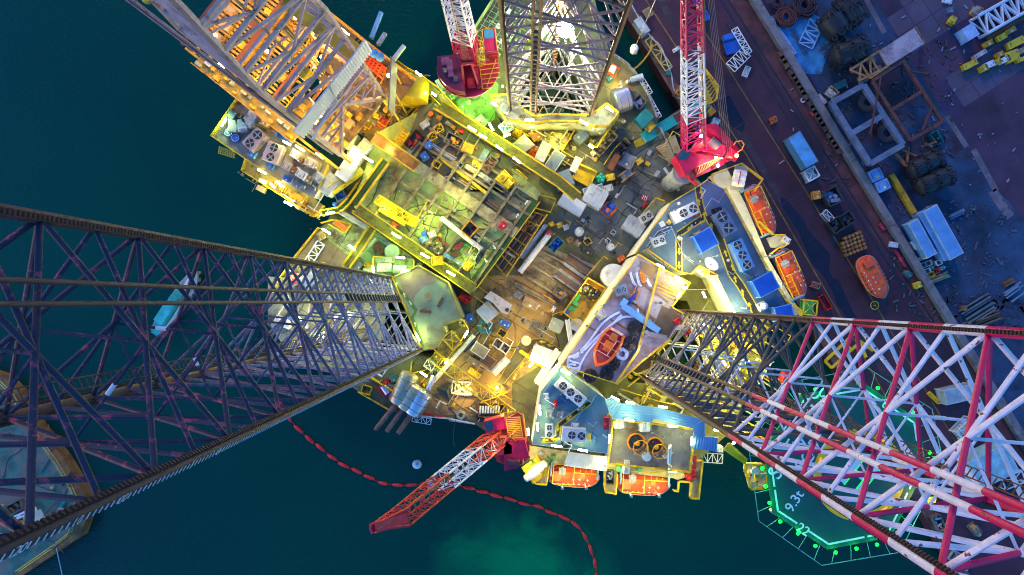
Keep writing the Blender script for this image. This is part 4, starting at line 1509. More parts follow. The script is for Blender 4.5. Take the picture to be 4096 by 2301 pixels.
MB().lathe([(.62,-.3),(.7,-.2),(.45,0),(.7,.2),(.62,.3)],20,p,(.3,.2,1)).build('wheel',YEL,rs,smooth=True)
MB().beam(p,dcorner(2,45.2),.3).build('bracket',DKM,rs)
q=at(1180,520,17)
MB().tube(p,q,.045,5).build('wire',BRN,rs)
def pane(mb,p,d):
 return mb
GLS=M((0.03,0.10,0.13),.12,spec=.6)
GLB=M((0.05,0.22,0.34),.15,spec=.6)
CAGE=M((0.72,0.40,0.03),.5)
def crane(label,base,z,an,tip,w0,w1,sec,walk_side,bx=0,ped=1.5):
 o=at(*base,z)
 t=T('pedestal_crane',label,'crane',o,an)
 MB().lathe([(ped,DZ-z),(ped,-.8),(ped*1.25,-.5),(ped*1.25,0)],24).build('pedestal',GRY,t,True,smooth=True)
 return t,o
R('a1')
t,o=crane('round dark red pedestal crane with a steep white boom, beside the rusty leg',(1600,520),22,R_(97),None,0,0,None,0)
prof=[(math.cos(a)*4.6,math.sin(a)*4.6)for a in[R_(100+i*10)for i in range(17)]]
MB().prism([(p[0]*1.0,p[1]*1.08)for p in prof]+[(.8,-4.9),(.8,4.9)],0,.35).build('slewing_platform',CRM,t,True)
MB().prism([(p[0]*.96,p[1]*1.04)for p in prof[:8]]+[(-1.0,.9),(1.6,.9),(1.6,4.4)],.35,2.6).build('machinery_house',M((0.17,0.02,0.055),.4,var=.4,dirt=(.3,.03,.08),amt=.2),t,True)
MB().box((-.6,2.6,2.8),(2.6,.9,.8)).box((.6,3.2,2.75),(1.2,1.2,.5)).build('exhaust_box',M((0.28,0.10,0.16),.45),t,True)
for y in(-1.5,1.0):
 MB().beam((-3.6,y,.9),(5.2,y*.75,2.0),.5,1.0).build('boom_cheek',CRM,t,True)
MB().box((1.6,-.2,1.6),(1.8,2.1,1.2)).build('winch_housing',M((0.34,0.06,0.08),.5,var=.4),t,True)
MB().tube((3.2,-1.0,1.5),(3.2,.7,1.5),.65,14).build('winch_drum',STL,t,True,smooth=True)
ag=MB()
for y in(-1.4,.95):
 ag.beam((-3.4,y,.5),(-1.2,y*.6,5.6),.3).beam((-.2,y,.5),(-1.2,y*.6,5.6),.26)
ag.beam((-1.2,-.9,5.6),(-1.2,.6,5.6),.3).build('a_frame',CRM,t,True)
MB().box((-2.6,-.3,.8),(1.4,1.2,.8)).build('control_box',RED,t,True)
cb=MB().box((3.0,-4.0,1.4),(3.9,2.2,2.6)).build('cab',M((0.40,0.015,0.07),.4),t,True,bevel=.08)
MB().box((4.0,-4.0,2.75),(1.4,1.5,.08)).build('window',GLB,cb,True)
MB().box((1.1,-4.3,1.0),(.5,1.6,1.6)).build('door',RED,cb,True)
MB().path([(1.2,-5.0,2.9),(4.8,-5.0,2.9),(4.8,-3.0,2.9),(1.2,-3.0,2.9)],.06,5,True).build('roof_rail',CAGE,cb,True)
MB().box((-.9,3.4,3.1),(.5,.5,1.0)).box((-2.2,2.0,2.7),(.9,.7,.3)).build('roof_vent',STL,t,True)
cg=MB()
for i in range(7):
 cg.ring((2.9-i*.55,-2.25,2.9-i*.12),.62,.06,12,4,(1,0,0))
for k in range(6):
 a=k*math.pi/3
 cg.beam((2.9,-2.25+math.cos(a)*.62,2.9+math.sin(a)*.62),(-.4,-2.25+math.cos(a)*.62,2.2+math.sin(a)*.62),.09)
cg.build('ladder_cage',CAGE,t,True)
cg=MB()
for i in range(5):
 cg.beam((-4.2+i*.42,.9,.9),(-4.2+i*.42,2.2,.9),.09)
cg.beam((-4.3,.9,.9),(-2.4,.9,.9),.1).beam((-4.3,2.2,.9),(-2.4,2.2,.9),.1)
cg.build('ladder',CAGE,t,True)
gr=MB()
for i in range(6):
 gr.beam((-3.6+i*.75,-1.9,.5),(-3.6+i*.75,-4.9+max(0,2-i)*.8,.5),.12)
gr.beam((-3.4,-2.6,.5),(.8,-4.6,.5),.1).beam((-3.8,-1.9,.5),(.6,-1.9,.5),.12)
gr.build('grating',YEL,t,True)
S()
bs,tp=at(1868,205,24.5),at(1716,-420,62)
boom(t,bs,tp,3.3,2.0,[(.13,CRM),(.62,LEGWHT),(1,LEGRED)],up=V((0.3,1,.2)),h=(2.2,1.5),walk_side=0,r=.08)
boomw=MB()
for k in range(7):
 f=(k-3)*.16
 boomw.tube(bs+V((f,-1.6,.5)),tp+V((f*.6,0,0)),.03,4,cap=False)
boomw.build('hoist_rope',M((0.30,0.18,0.10),.6),t)
MB().beam(bs+V((-.55,0,.9)),tp+V((-.3,0,.5)),.5,.06).build('boom_walkway',M((0.50,0.28,0.09),.6,dirt=RUST,amt=.3),t)
R('a2')
t,o=crane('red crane beside the quay, its red and white boom reaching past the teal gangway',(1300,1300),21,R_(100),None,0,0,None,0)
S()
z=21
MB().prism(Q('a2',[(1320,1180),(1470,940),(1540,930),(1720,1130),(1690,1190),(1580,1240),(1400,1330)],z+1.6),z+.3,z+1.6).build('slewing_platform',CRM,t)
cb=MB().prism(Q('a2',[(1232,1180),(1300,1108),(1418,1195),(1400,1255),(1310,1320)],z+4),z+.5,z+4).build('cab',M((0.52,0.012,0.06),.4),t)
MB().prism(Q('a2',[(1250,1180),(1290,1122),(1342,1150),(1325,1205),(1262,1200)],z+4.05),z+3.9,z+4.06).build('window',GLS,cb)
R('a2')
for(x1,y1,x2,y2,w,h,m)in((1440,1050,1600,1130,60,3,CRM),(1340,1160,1480,1060,40,3.2,RED),(1500,960,1680,1160,26,2.6,CRM),(1380,1330,1600,1230,22,2.2,CRM),(1560,1120,1700,1200,36,2.6,M((0.3,0.01,0.05),.45)),(1310,1310,1400,1390,20,1.5,RED)):
 MB().prism(P(strip(x1,y1,x2,y2,w),z+h),z+h-1.0,z+h).build('frame_girder',m,t)
MB().tube(at(1500,1060,z+3.4),at(1560,1110,z+3.4),.7,14).build('winch_drum',STL,t,smooth=True)
cg=MB()
for i in range(9):
 a,b=at(1400+i*22,1310-i*15,z+2.6),at(1420+i*22,1250-i*8,z+2.6)
 cg.beam(a,b,.12)
cg.beam(at(1395,1320,z+2.6),at(1600,1180,z+2.6),.14).beam(at(1400,1260,z+2.6),at(1590,1180,z+2.6),.14)
cg.build('ladder_cage',CAGE,t)
cg=MB().path([at(x,y,z+3)for x,y in((1672,1095),(1690,1070),(1730,1062),(1752,1090),(1735,1130),(1700,1150))],.1,5)
cg.path([at(x,y,z+2.4)for x,y in((1672,1095),(1690,1070),(1730,1062),(1752,1090),(1735,1130),(1700,1150))],.08,5)
cg.build('platform_rail',CAGE,t)
ag=MB()
pk=at(1600,1180,z+8)
for(x,y)in((1400,1150),(1500,1280),(1640,1090),(1690,1200)):
 ag.beam(at(x,y,z+1.6),pk,.3)
ag.build('a_frame',CRM,t)
bs,tp=at(1372,1120,z+2.2),V((16.6,39.2,62))
boom(t,bs,tp,3.1,1.5,[(.20,LEGRED),(.52,LEGWHT),(1,LEGRED)],up=V((-.3,.9,-.2)),h=(2.4,1.3),walk_side=0,r=.085)
bd=(tp-bs).normalized()
sx=V((1,.15,0)).normalized()
MB().beam(bs+sx*1.35+V((0,0,1.2)),tp+sx*.9+V((0,0,.7)),.62,.08).build('boom_walkway',M((0.55,0.30,0.10),.6,dirt=RUST,amt=.3),t)
rp=MB()
for k in range(5):
 rp.tube(pk+V((.3*k,0,0)),tp+V((.12*k+.6,0,.5)),.025,4,cap=False)
rp.build('hoist_rope',M((0.25,0.2,0.2),.5),t)
for x,y in((1540,1185),(1555,1250),(1430,1030),(1455,1050)):
 MB().lathe([(.2,-.2),(.26,0),(.2,.2)],10,at(x,y,z+4)).build('lamp',glow((0.9,0.8,1.0),8),t)
lm=MB().lathe([(.22,-.2),(.3,0),(.22,.2)],10,at(1695,1175,z+4)).build('warning_lamp',glow((1,.08,.03),12),t)
point(t,at(1695,1175,z+4.7),(1,.06,.03),160)
point(t,at(1540,1180,z+5.6),(1,.8,.9),500)
hk=T('hook_block','white hook block hanging on a long wire over the gap of water','hook',at(922,372,26))
p=at(922,372,26)
MB().lathe([(.15,-1.1),(.5,-.9),(.6,-.2),(.6,.5),(.45,.9),(.1,1.0)],14,p).build('block',WHT,hk,smooth=True)
MB().path([p+V((0,0,-1.1)),p+V((.1,0,-1.7)),p+V((.5,0,-2.0)),p+V((.75,0,-1.6))],.12,6).build('hook',STL,hk)
MB().tube(p+V((0,0,.9)),V((p.x,p.y,61)),.05,5).build('wire',STL,hk)
R('c1')
t,o=crane('red crane at the bottom edge, its red and white boom leaning out over the sea',(1900,420),20,0,None,0,0,None,0)
z=20
MB().prism(Q('c1',[(1735,420),(1830,300),(1990,210),(2060,440),(2060,560),(1960,650),(1820,590)],z+.6),z,z+.6).build('slewing_platform',M((0.30,0.02,0.03),.45),t)
cb=MB().prism(Q('c1',[(1718,290),(1868,250),(1895,340),(1735,375)],z+3.6),z+.6,z+3.6).build('cab',M((0.60,0.012,0.07),.4),t)
MB().prism(Q('c1',[(1728,295),(1782,284),(1792,350),(1742,362)],z+3.7),z+3.5,z+3.7).build('window',GLS,cb)
MB().prism(Q('c1',[(1815,470),(1890,440),(1932,470),(1930,530),(1820,545)],z+3),z+.6,z+3).build('machinery_house',M((0.46,0.02,0.05),.45,var=.4),t)
MB().prism(Q('c2',[(-60,440),(95,425),(130,560),(40,640),(-60,660)],z+3),z+.6,z+3).build('machinery_house',M((0.58,0.012,0.06),.42,var=.35),t)
R('c2')
MB().tube(at(-40,590,z+3.3),at(60,600,z+3.3),.6,12).build('exhaust_pipe',M((.1,.03,.04),.5),t,smooth=True)
MB().path([at(x,y,z+3.2)for x,y in((30,575),(40,620),(80,615),(85,570))],.09,5).build('pipe',ORY,t)
R('c1')
ag=MB()
pk=at(1900,400,z+6)
for x,y in((1770,400),(1830,520),(1985,330),(2010,470)):
 ag.beam(at(x,y,z+.6),pk,.32)
ag.build('a_frame',M((0.62,0.07,0.02),.45),t)
cg=MB()
for i in range(12):
 cg.beam(at(1888+i*1.5,260+i*14,z+4.2),at(1990+i*2,255+i*14,z+4.2),.13)
cg.beam(at(1885,255,z+4.2),at(1908,420,z+4.2),.14).beam(at(1990,250,z+4.2),at(2015,420,z+4.2),.14)
cg.build('ladder_cage',CAGE,t)
R('c2')
cg=MB().path([at(x,y,z+1.5)for x,y in((-20,225),(30,215),(85,235),(105,400),(105,440))],.14,5)
cg.path([at(x,y,z+.6)for x,y in((-20,225),(30,215),(85,235),(105,400),(105,440))],.12,5).build('platform_rail',ORY,t)
R('c1')
bs,tp=at(1800,425,z+2),at(1085,1020,44)
boom(t,bs,tp,3.4,2.9,[(.24,M((0.66,0.06,0.02),.45)),(.60,LEGWHT),(1,M((0.66,0.04,0.02),.45))],up=V((-.5,.6,.5)),h=(2.4,2.0),walk_side=0,r=.085)
sx=(tp-bs).cross(V((-.5,.6,.5))).normalized()
up_=sx.cross((tp-bs).normalized()).normalized()
for s in(1,-1):
 c=(bs+tp)/2+sx*(1.5*s)
 if c.x*.7-c.y*.0>((bs+tp)/2).x*.7:
  MB().beam(bs+sx*(1.35*s)+up_*1.0,tp+sx*(1.1*s)+up_*.9,.8,.1,up=up_).build('boom_walkway',M((0.45,0.25,0.05),.6,dirt=RUST,amt=.3),t)
hd=MB()
d2=at(885,1092,48)
lattice(hd,tp,d2,(2.9,.5),(2.0,.6),4,.12,V((-.5,.6,.5)))
hd.build('boom_head',M((0.55,0.02,0.03),.42),t)
for s in(-1,1):
 MB().beam(tp+sx*(1.0*s),d2,1.0,1.2,up=up_).build('boom_head_plate',RED,t)
MB().lathe([(.5,-.15),(.55,0),(.5,.15)],14,d2,sx).build('sheave',CRM,t)
for f,L in((.2,2.2),(.4,2.6),(.62,2.2),(.82,2.6)):
 p=bs.lerp(tp,f)+sx*1.6*(1 if(sx.x>0)else-1)
 MB().beam(p,p+V((1.5,.1,0))*(L/2.2),.1).build('rope_roller',RED if f>.5 else WHT,t)
MB().box(bs.lerp(tp,.6)-sx*(2.3 if sx.x>0 else-2.3),(.9,1.3,.5),.3).build('floodlight',LGR,t)
rp=MB()
for k in range(3):
 rp.tube(pk+V((.2*k,0,0)),d2+V((.2*k+.3,0,.4)),.025,4,cap=False)
rp.build('hoist_rope',STL,t)
point(t,at(1790,480,z+6),(1,.85,.8),300)  # light without a lamp, added to brighten the crane's dark red body
point(t,at(1930,330,z+5.5),(1,.6,.3),110)
def rows(k,z,lst):
 R(k)
 for r in lst:
  st,nm,cat,g,h,c1,c2,lab=r[:8]
  crate(nm,lab,cat,g,r[8]if len(r)>8 else z,h,c1,st,c2)
PNK=M((0.50,0.38,0.36),.5,var=.2,dirt=(.3,.22,.18),amt=.2)
BGR=M((0.17,0.24,0.33),.5,var=.25,dirt=(.1,.12,.14),amt=.2)
mh=house('machinery_house','flat pinkish tan roof crowded with coolers and cabinets, left of the derrick','deckhouse','a0',[(1800,760),(1612,1035),(1932,1255),(2120,1362),(2368,1490),(2509,1243),(2222,1060),(1932,900)],DZ,14,WALLW,M((0.36,0.30,0.24),.6,var=.4,dirt=(.17,.13,.10),amt=.4,scale=.35),.1)
R('a0')
rail(mh,[(1932,850),(1800,762),(1612,1035),(1700,1095)],14,r=.07)
rail(mh,[(1700,1095),(1932,1250),(2115,1370)],14,r=.07)
R('a1')
rail(mh,[(10,945),(290,1065),(560,1245),(480,1440)],14,r=.05)
lo=MB()
R('a1')
lwp=T('lower_landing','orange-lit lower landing with timber planks, under the left machinery house','walkway',at(150,1400,11))
MB().prism(Q('a1',[(-60,1200),(436,1492),(520,1560),(458,1643),(-92,1296)],11.5),11.3,11.5).build('walkway',M((.45,.30,.08),.6,dirt=DIRT),lwp)
rail(lwp,[(-60,1200),(-92,1296),(458,1643),(520,1560)],11.5,r=.08)
for i in range(13):
 MB().prism(P(strip(205+i*15,1395+i*9,175+i*15,1445+i*9,11),11.8),11.5,11.8).build('plank',ORY,lwp)
for i,g in enumerate(((5,1410,60,1440,40),(20,1360,70,1375,30))):
 MB().prism(P(strip(*g),12.6),11.5,12.6).build('equipment_box',(TAN,WHT)[i],lwp)
cgp=T('stair_cage','yellow caged stair sticking out below the far left machinery house','stair',at(0,0,0)*0+Q('a0',[(1710,1140)],12)[0])
R('a0')
m=MB()
for i in range(8):
 m.beam(at(1655+i*16,1110+i*6,12.5),at(1650+i*16,1160+i*5,12.5),.14)
for j in range(4):
 m.beam(at(1655-j,1108+j*16,12.6),at(1775-j,1150+j*14,12.6),.12)
m.build('cage',YEL,cgp)
R('a1')
ac('pinkish twin-fan cooler on the machinery house roof nearest the white duct',(150,1080,95,1220,120),14,2.2,2,PNK)
ac('pinkish twin-fan cooler behind its twin, close under the cantilever walkway',(40,990,-75,1110,100),14,2.2,2,PNK)
rows('a1',14,[('locker','cabinet','cabinet',(265,1145,320,1180,62),1.6,'l','s','pale lilac cabinet beside the pinkish twin-fan cooler'),('locker','cabinet','cabinet',(290,1190,350,1215,45),.9,'n','s','low brown cabinet behind the pale lilac one'),('locker','cabinet','cabinet',(198,1235,255,1265,62),1.6,PNK,'s','pink cabinet below the pinkish twin-fan cooler'),('locker','cabinet','cabinet',(250,1270,305,1295,50),.9,'n','s','low brown cabinet right of the pink cabinet'),('locker','cabinet','cabinet',(375,1210,440,1245,66),1.8,PNK,'s','large pink cabinet near the green-lit roof edge'),('locker','cabinet','cabinet',(425,1240,485,1265,58),1.0,'T','s','tan cabinet against the large pink one'),('locker','cabinet','cabinet',(305,1295,370,1335,62),1.8,'w','s','white cabinet marked by brown stains in the middle of the roof'),('locker','cabinet','cabinet',(360,1335,420,1365,60),1.1,'T','s','yellowish cabinet touching the white one'),('locker','cabinet','cabinet',(440,1310,490,1360,70),1.4,'g','s','grey cabinet near the right end of the roof'),('locker','tool_box','box',(205,1335,255,1360,42),.8,'b','s','bright blue tool box on the tan roof'),('locker','tool_box','box',(285,1385,330,1408,40),.8,BGR,'s','dull blue tool box near the coil of hose'),('locker','tool_box','box',(335,1400,365,1415,30),.7,'g','s','small grey tool box beside the dull blue one'),('locker','cabinet','cabinet',(80,1235,130,1260,46),1.0,'L','s','light blue cabinet below the cooler at the roof edge'),('cabin','deck_cabin','cabin',(500,1450,600,1330,110),2.6,'w','l','white deck cabin at the right end of the machinery house',11.5),('cabin','deck_cabin','cabin',(675,1120,735,1000,80),2.4,'p','p','pale green deck cabin right of the derrick foot',12),('locker','control_cabinet','cabinet',(790,1130,850,1065,82),2.0,'g','s','grey control cabinet at the end of the plank walkway',14),])
R('a0')
rows('a0',14,[('locker','pump_box','box',(1880,1145,1925,1175,55),1.0,'L','s','light blue pump box near the far left cooler'),('locker','cabinet','cabinet',(1760,840,1720,905,60),1.2,BGR,'s','blue-grey cabinet at the far left corner of the roof')])
R('a0')
du=T('air_duct','wide pale hooked air duct on the far left of the machinery house','duct',at(1900,920,14))
mb=MB()
pts=[(1735,955),(1800,960),(1865,945),(1905,905),(1935,860),(1990,830)]
for(x1,y1),(x2,y2)in zip(pts[:-1],pts[1:]):
 mb.beam(at(x1,y1,14.9),at(x2,y2,14.9),2.0,1.5)
mb.build('duct',M((.52,.48,.52),.5,var=.25,dirt=(.3,.25,.25),amt=.3),du)
mb=MB()
for(x1,y1),(x2,y2)in zip(pts[1:-1],pts[2:]):
 mb.beam(at(x1+12,y1+22,15),at(x2+22,y2+16,15),.25,1.75)
mb.build('flange',WHT,du)
for i,(x,y)in enumerate(((1722,1000),(1775,1040))):
 drumv('fan_motor',('dark blue fan motor in the white frame at the far left','bright blue fan motor in the white frame at the far left')[i],'motor',x,y,28,14,1.0,BGR if i==0 else 'b','w')
drumv('vent_cowl','small dark round vent cowl beside the pale hooked duct','vent',1808,872,20,14,.8,'k','g')
R('a1')
coil('small dark coil of hose on the tan machinery roof',430,1380,34,14,'s')
R('b1')
rows('b1',11,[('skip','waste_skip','skip',(600,45,665,10,70),1.4,BGR,'b','blue-filled skip at the right end of the machinery house'),('locker','tool_box','box',(465,345,520,320,60),1.0,'T','s','tan box in the corner by the left hull lamps',DZ)])
R('b1')
drumv('float_ball','round blue float at the corner of the machinery walkway','float',594,96,18,12,.5,'b','b',dome=.5)
def truss_panel(label,k,g,z,mat,w=.16,n=5,name='truss_length',cat='frame'):
 R(k)
 x1,y1,x2,y2,ww_=g
 o,L,Wd,an=dims(x1,y1,x2,y2,ww_,z,.4)
 t=T(name,label,cat,o,an)
 m=MB()
 for s in(-1,1):
  m.beam((-L/2,s*Wd/2,.3),(L/2,s*Wd/2,.3),w)
 for i in range(n+1):
  x=-L/2+L*i/n
  m.beam((x,-Wd/2,.3),(x,Wd/2,.3),w*.9)
  if i<n:
   x2_=x+L/n
   m.beam((x,-Wd/2 if i%2 else Wd/2,.3),(x2_,Wd/2 if i%2 else-Wd/2,.3),w*.8)
 m.build('frame',mat,t,True)
 for i in(0,n):
  MB().box((-L/2+L*i/n,0,.12),(.3,Wd*.9,.22)).build('foot',STL,t,True)
 return t
truss_panel('white welded truss lying on the brown deck beside the left hull edge','b1',(490,385,390,540,62),10.2,WHT,.2,4)
truss_panel('white lattice platform hanging off the lower left edge of the machinery house','b1',(380,80,480,180,55),11,WHT,.18,4)
rows('a1',15,[('locker','tan_box','box',(30,905,85,930,60),1.6,'T','s','tan box between the machinery roof and the cantilever walkway'),('machine','white_machine','machine',(120,925,200,970,60),1.4,'w','g','white machine lit by a tube below the cantilever walkway'),('skip','blue_tank','tank',(150,1000,265,1075,40),1.0,'b','b','long blue open tank below the cantilever walkway')])
R('a1')
yt=T('storage_tank','big round yellow tank in an open cradle beside the windwall','tank',at(1140,690,DZ))
a,b=at(1143,605,14.5),at(1132,770,14.5)
MB().lathe([(1.5,-.25),(3.6,0),(3.75,.2),(3.75,(b-a).length-.2),(3.6,(b-a).length),(1.5,(b-a).length+.3)],18,a,b-a).build('body',M((.72,.42,.01),.4,var=.15),yt,smooth=True)
m=MB()
for q in([(1055,570),(1265,570),(1275,790),(1045,790)],):
 w=P(q,12)
 for i in range(4):
  m.beam(w[i],w[(i+1)%4],.3)
  m.beam(w[i],w[i]-V((0,0,2)),.25)
 for i in range(4):
  m.beam(w[1].lerp(w[2],i/4),w[1].lerp(w[2],i/4)+V((1.2,-.3,.8)),.2)
m.build('cradle',STL,yt)
MB().tube(b,b+(b-a).normalized()*.5,.5,12).build('valve',YEL,yt)
mf=T('valve_manifold','red pipe manifold with blue handwheels beside the derrick','manifold',at(890,470,19))
m=MB()
for i in range(7):
 m.tube(at(790+i*26,380+i*20,20.6),at(760+i*26,440+i*20,20.6),.16,6)
 m.tube(at(850+i*18,500+i*12,20.3),at(905+i*12,420+i*16,20.3),.14,6)
for j in range(4):
 m.tube(at(790-j*6+j*22,390+j*34,20.5),at(985-j*8,520+j*26,20.5),.17,6)
m.build('pipe',M((.60,.07,.01),.45),mf,smooth=True)
for x,y in((835,370),(893,408),(938,435)):
 MB().lathe([(.7,0),(.75,.25),(.5,.45)],14,at(x,y,21)).build('handwheel',M((.04,.22,.6),.4),mf,smooth=True)
m=MB()
for i in range(5):
 m.beam(at(820+i*40,440+i*28,19.6),at(780+i*40,520+i*28,19.6),.18)
m.build('frame',M((.5,.18,.02),.5),mf)
rows('a1',DZ,[('machine','pump_skid','pump',(720,930,800,880,70),1.6,'o','s','orange pump on the ochre deck under the derrick corner'),('machine','pump_skid','pump',(800,820,860,880,60),1.8,'y','T','yellow pump with a round cap near the derrick corner'),('frame','skid_machine','machine',(930,960,975,900,60),1.4,'r','o','red machine frame standing on the ochre deck'),('frame','skid_machine','machine',(1050,960,1105,860,90),1.8,'s','T','dark open frame holding a grey drum below the windwall'),('locker','grey_box','box',(900,830,930,790,34),1.2,'g','s','small grey box hanging near the windwall foot'),('frame','tank_skid','skid',(1180,930,1250,850,90),2.0,'y','T','yellow skid carrying a round beige fan under the tank'),('locker','grey_box','box',(1245,955,1300,915,46),1.2,'l','s','pale grey box just right of the beige fan',PZ),('skip','hose_tray','tray',(1145,1110,1235,1000,72),.6,'k','r','black tray full of red hoses near the plank walkway',PZ),('frame','skid_machine','machine',(1060,1090,1130,985,70),1.6,'y','y','yellow frame of valves left of the red hose tray',PZ),('frame','pump_skid','skid',(1350,985,1405,955,52),1.1,'y','k','yellow pump skid nearest the upper walkway',PZ),('frame','pump_skid','skid',(1305,1045,1355,1015,50),1.1,'y','k','yellow pump skid between a blue box and the other yellow skid',PZ),('locker','blue_box','box',(1278,1105,1325,1080,50),1.4,'b','b','bright blue box nearer the yellow pump skids',PZ),('locker','blue_box','box',(1245,1190,1292,1165,52),1.4,'b','b','bright blue box nearer the plank walkway',PZ),('skip','parts_basket','basket',(1435,1030,1550,1090,80),1.2,'s','O','dark steel basket with yellow parts on the pipe deck',PZ),('locker','yellow_box','box',(1560,1100,1640,1130,66),1.2,'O','y','dark yellow box right of the dark steel basket',PZ),('locker','blue_grey_box','box',(1700,1210,1745,1130,46),1.2,BGR,'s','blue-grey box beside the upper walkway',PZ),('skip','parts_basket','basket',(1335,1225,1385,1255,46),.9,'y','k','small yellow basket with black parts near the round coil',PZ),('skip','parts_basket','basket',(1520,1230,1555,1255,34),.8,'g','k','tiny grey basket between pipes on the pipe deck',PZ),('locker','grey_box','box',(1720,1335,1770,1365,34),.9,'g','s','grey box at the end of the pale pipe bundle',PZ),('machine','mud_pump','pump',(1830,1300,1930,1400,110),2.2,'y','y','large bright yellow pump at the right end of the pipe deck',PZ),('frame','steel_stand','frame',(1720,1290,1800,1190,70),1.4,'s','u','rusty steel frame left of the large yellow pump',PZ),('locker','orange_float','box',(1525,975,1570,1000,26),.7,'r','r','long red box beside the upper walkway',PZ)])
R('a1')
drumv('fan_drum','round beige fan drum on the yellow skid','fan',1212,893,30,12.2,.6,'T','w')
drumv('oil_drum','orange drum beside the beige fan','drum',1318,858,17,PZ,1,'o','O')
drumv('oil_drum','rusty brown drum standing at the upper walkway','drum',1820,1176,20,PZ,1.3,'n','n')
for i,(x,y)in enumerate(((1380,885),(1485,955))):
 crate('sack',('orange sack nearer the beige fan','orange sack nearer the red box')[i],'sack',(x-16,y-8,x+16,y+10,26),PZ,.7,'O','locker')
pipes('grey pipe in the bundle beside the blue boxes',(1320,1100,1510,1215,40),PZ,6,.16,['g','l','s'],1,'grey pipes by the blue boxes')
pipes('rusty pipe in the short bundle under the dark basket',(1410,1110,1500,1165,40),PZ,6,.15,['n','O','s'],1,'rusty pipes by the basket')
pipes('pale pipe in the bundle right of the round coil',(1585,1255,1740,1345,30),PZ,5,.15,['w','l','g'],1,'pale pipes by the coil')
pipes('brown pipe in the bundle by the long yellow pipe',(1530,1350,1640,1420,34),PZ,5,.14,['n','s','g'],1,'brown pipes by the yellow pipe')
pipes('long yellow pipe lying across the pipe deck',(1395,1195,1740,1460,18),PZ,1,.3,'y',1,None)
pipes('silver bar lying below the red hose tray',(1150,1160,1215,1085,30),PZ,4,.1,'l',1,'silver bars by the hose tray')
coil('round dark coil of hose between beams on the pipe deck',1470,1325,42,PZ,'k')
hk2=T('lifting_hook','big flat yellow lifting hook lying on the pipe deck','hook',at(1660,1225,PZ))
m=MB().prism(P([(1635,1190),(1660,1188),(1672,1222),(1700,1235),(1700,1255),(1675,1262),(1632,1255)],PZ+.4),PZ+.1,PZ+.4)
m.build('hook',YEL,hk2)
MB().lathe([(.45,0),(.45,.5)],14,at(1687,1245,PZ+.1)).build('eye',ORY,hk2)
dct=T('air_duct','long white box duct climbing between the cabin and the control cabinet','duct',at(720,1250,13))
MB().beam(at(645,1355,14),at(790,1130,14),2.4,1.6).build('duct',WHT,dct)
dct2=T('pipe_bridge','yellow-green box bridge slanting below the white duct','bridge',at(680,1360,13))
MB().beam(at(565,1440,13.4),at(800,1275,13.4),1.8,.5).build('deck',M((.55,.60,.10),.5,dirt=DIRT),dct2)
rail(dct2,[(555,1415),(785,1255)],13.6)
rail(dct2,[(590,1460),(815,1300)],13.6)
pipes('pale green pipe running down beside the plank walkway',(1010,1225,920,1350,14),13,1,.35,'p',1,None)
pipes('dark green pipe beside the pale green one',(870,1290,790,1440,22),12,1,.45,M((.05,.25,.08),.5),1,None)
pipes('yellow gantry pipe left of the plank walkway',(905,1190,760,1440,60),12.5,3,.12,'y',1,'yellow gantry pipes by the plank walkway')
rows('b1',PZ,[('skip','open_tank','tank',(1580,320,1645,245,84),1.6,'O','k','deep orange-rimmed open box on the cross-beamed deck'),('skip','open_tank','tank',(1620,500,1665,415,66),1.4,'g','k','deep grey open box near the green arrow walkway'),('skip','parts_basket','basket',(1560,470,1605,415,60),1.0,'G','s','green open basket beside the gas bottle racks'),('locker','blue_box','box',(1240,370,1290,340,46),1.1,'L','b','pale blue box beside the lower walkway'),('locker','white_box','box',(1305,330,1355,310,44),1.1,'w','s','white box right of the pale blue box'),('locker','brown_box','box',(1275,390,1325,365,44),.9,'T','s','tan box under the white box'),('machine','winch_unit','machine',(1570,590,1615,530,60),1.6,'y','y','yellow winch unit at the corner of the lower walkway'),('locker','grey_box','box',(1480,505,1560,555,30),.8,BGR,'s','long blue-grey box left of the yellow winch unit'),('locker','pale_box','box',(1420,470,1480,510,30),.9,'L','s','long pale blue box above the lower walkway'),('frame','bottle_rack','rack',(1500,430,1560,395,48),1.3,'k','r','upper rack of red gas bottles on the pipe deck'),('frame','bottle_rack','rack',(1480,480,1540,450,50),1.3,'k','n','lower rack of brown gas bottles on the pipe deck'),('locker','orange_box','box',(1025,240,1070,265,34),.8,'o','s','orange box lying beside the yellow lattice beam'),('locker','red_cart','cart',(1840,280,1880,230,44),1.0,'r','k','small red and white cart next to the green arrow walkway'),('locker','brown_box','box',(1760,230,1820,260,50),.8,'T','s','flat tan box on the brown plank strip'),('frame','yellow_cage','cage',(1325,525,1405,515,60),1.5,'y','y','yellow cage over the middle of the lower walkway',PZ+1.3),])
R('b1')
drumv('water_tank','small blue round tank beside the pale boxes','tank',1266,314,18,PZ,1.2,'b','b')
coil('tangled yellow-brown coil of wire near the red shackle rope',1375,440,36,PZ,'T',3)
pipes('long white pipe lying across the cross beams',(1400,200,1705,440,20),PZ+.3,1,.42,'w',1,None)
pipes('short white pipe beside the brown clump',(1265,120,1335,165,12),PZ,1,.18,'w',1,None)
pipes('dark pipe stacked in the deck bay by the plank strip',(1740,60,1850,140,50),PZ,7,.13,['n','s','k'],1,'dark pipes in the deck bay')
sl2=T('rope_sling','red rope sling lying on the pale deck','rope',at(1420,400,PZ))
MB().path([at(x,y,PZ+.15)for x,y in((1360,370),(1380,345),(1400,370),(1430,395),(1470,420),(1475,450),(1440,440))],.1,6).build('rope',RED,sl2)
bm=T('boom_lattice','bright yellow lattice crane arm lying along the lower walkway','crane arm',at(1060,150,PZ))
R('b1')
m=MB()
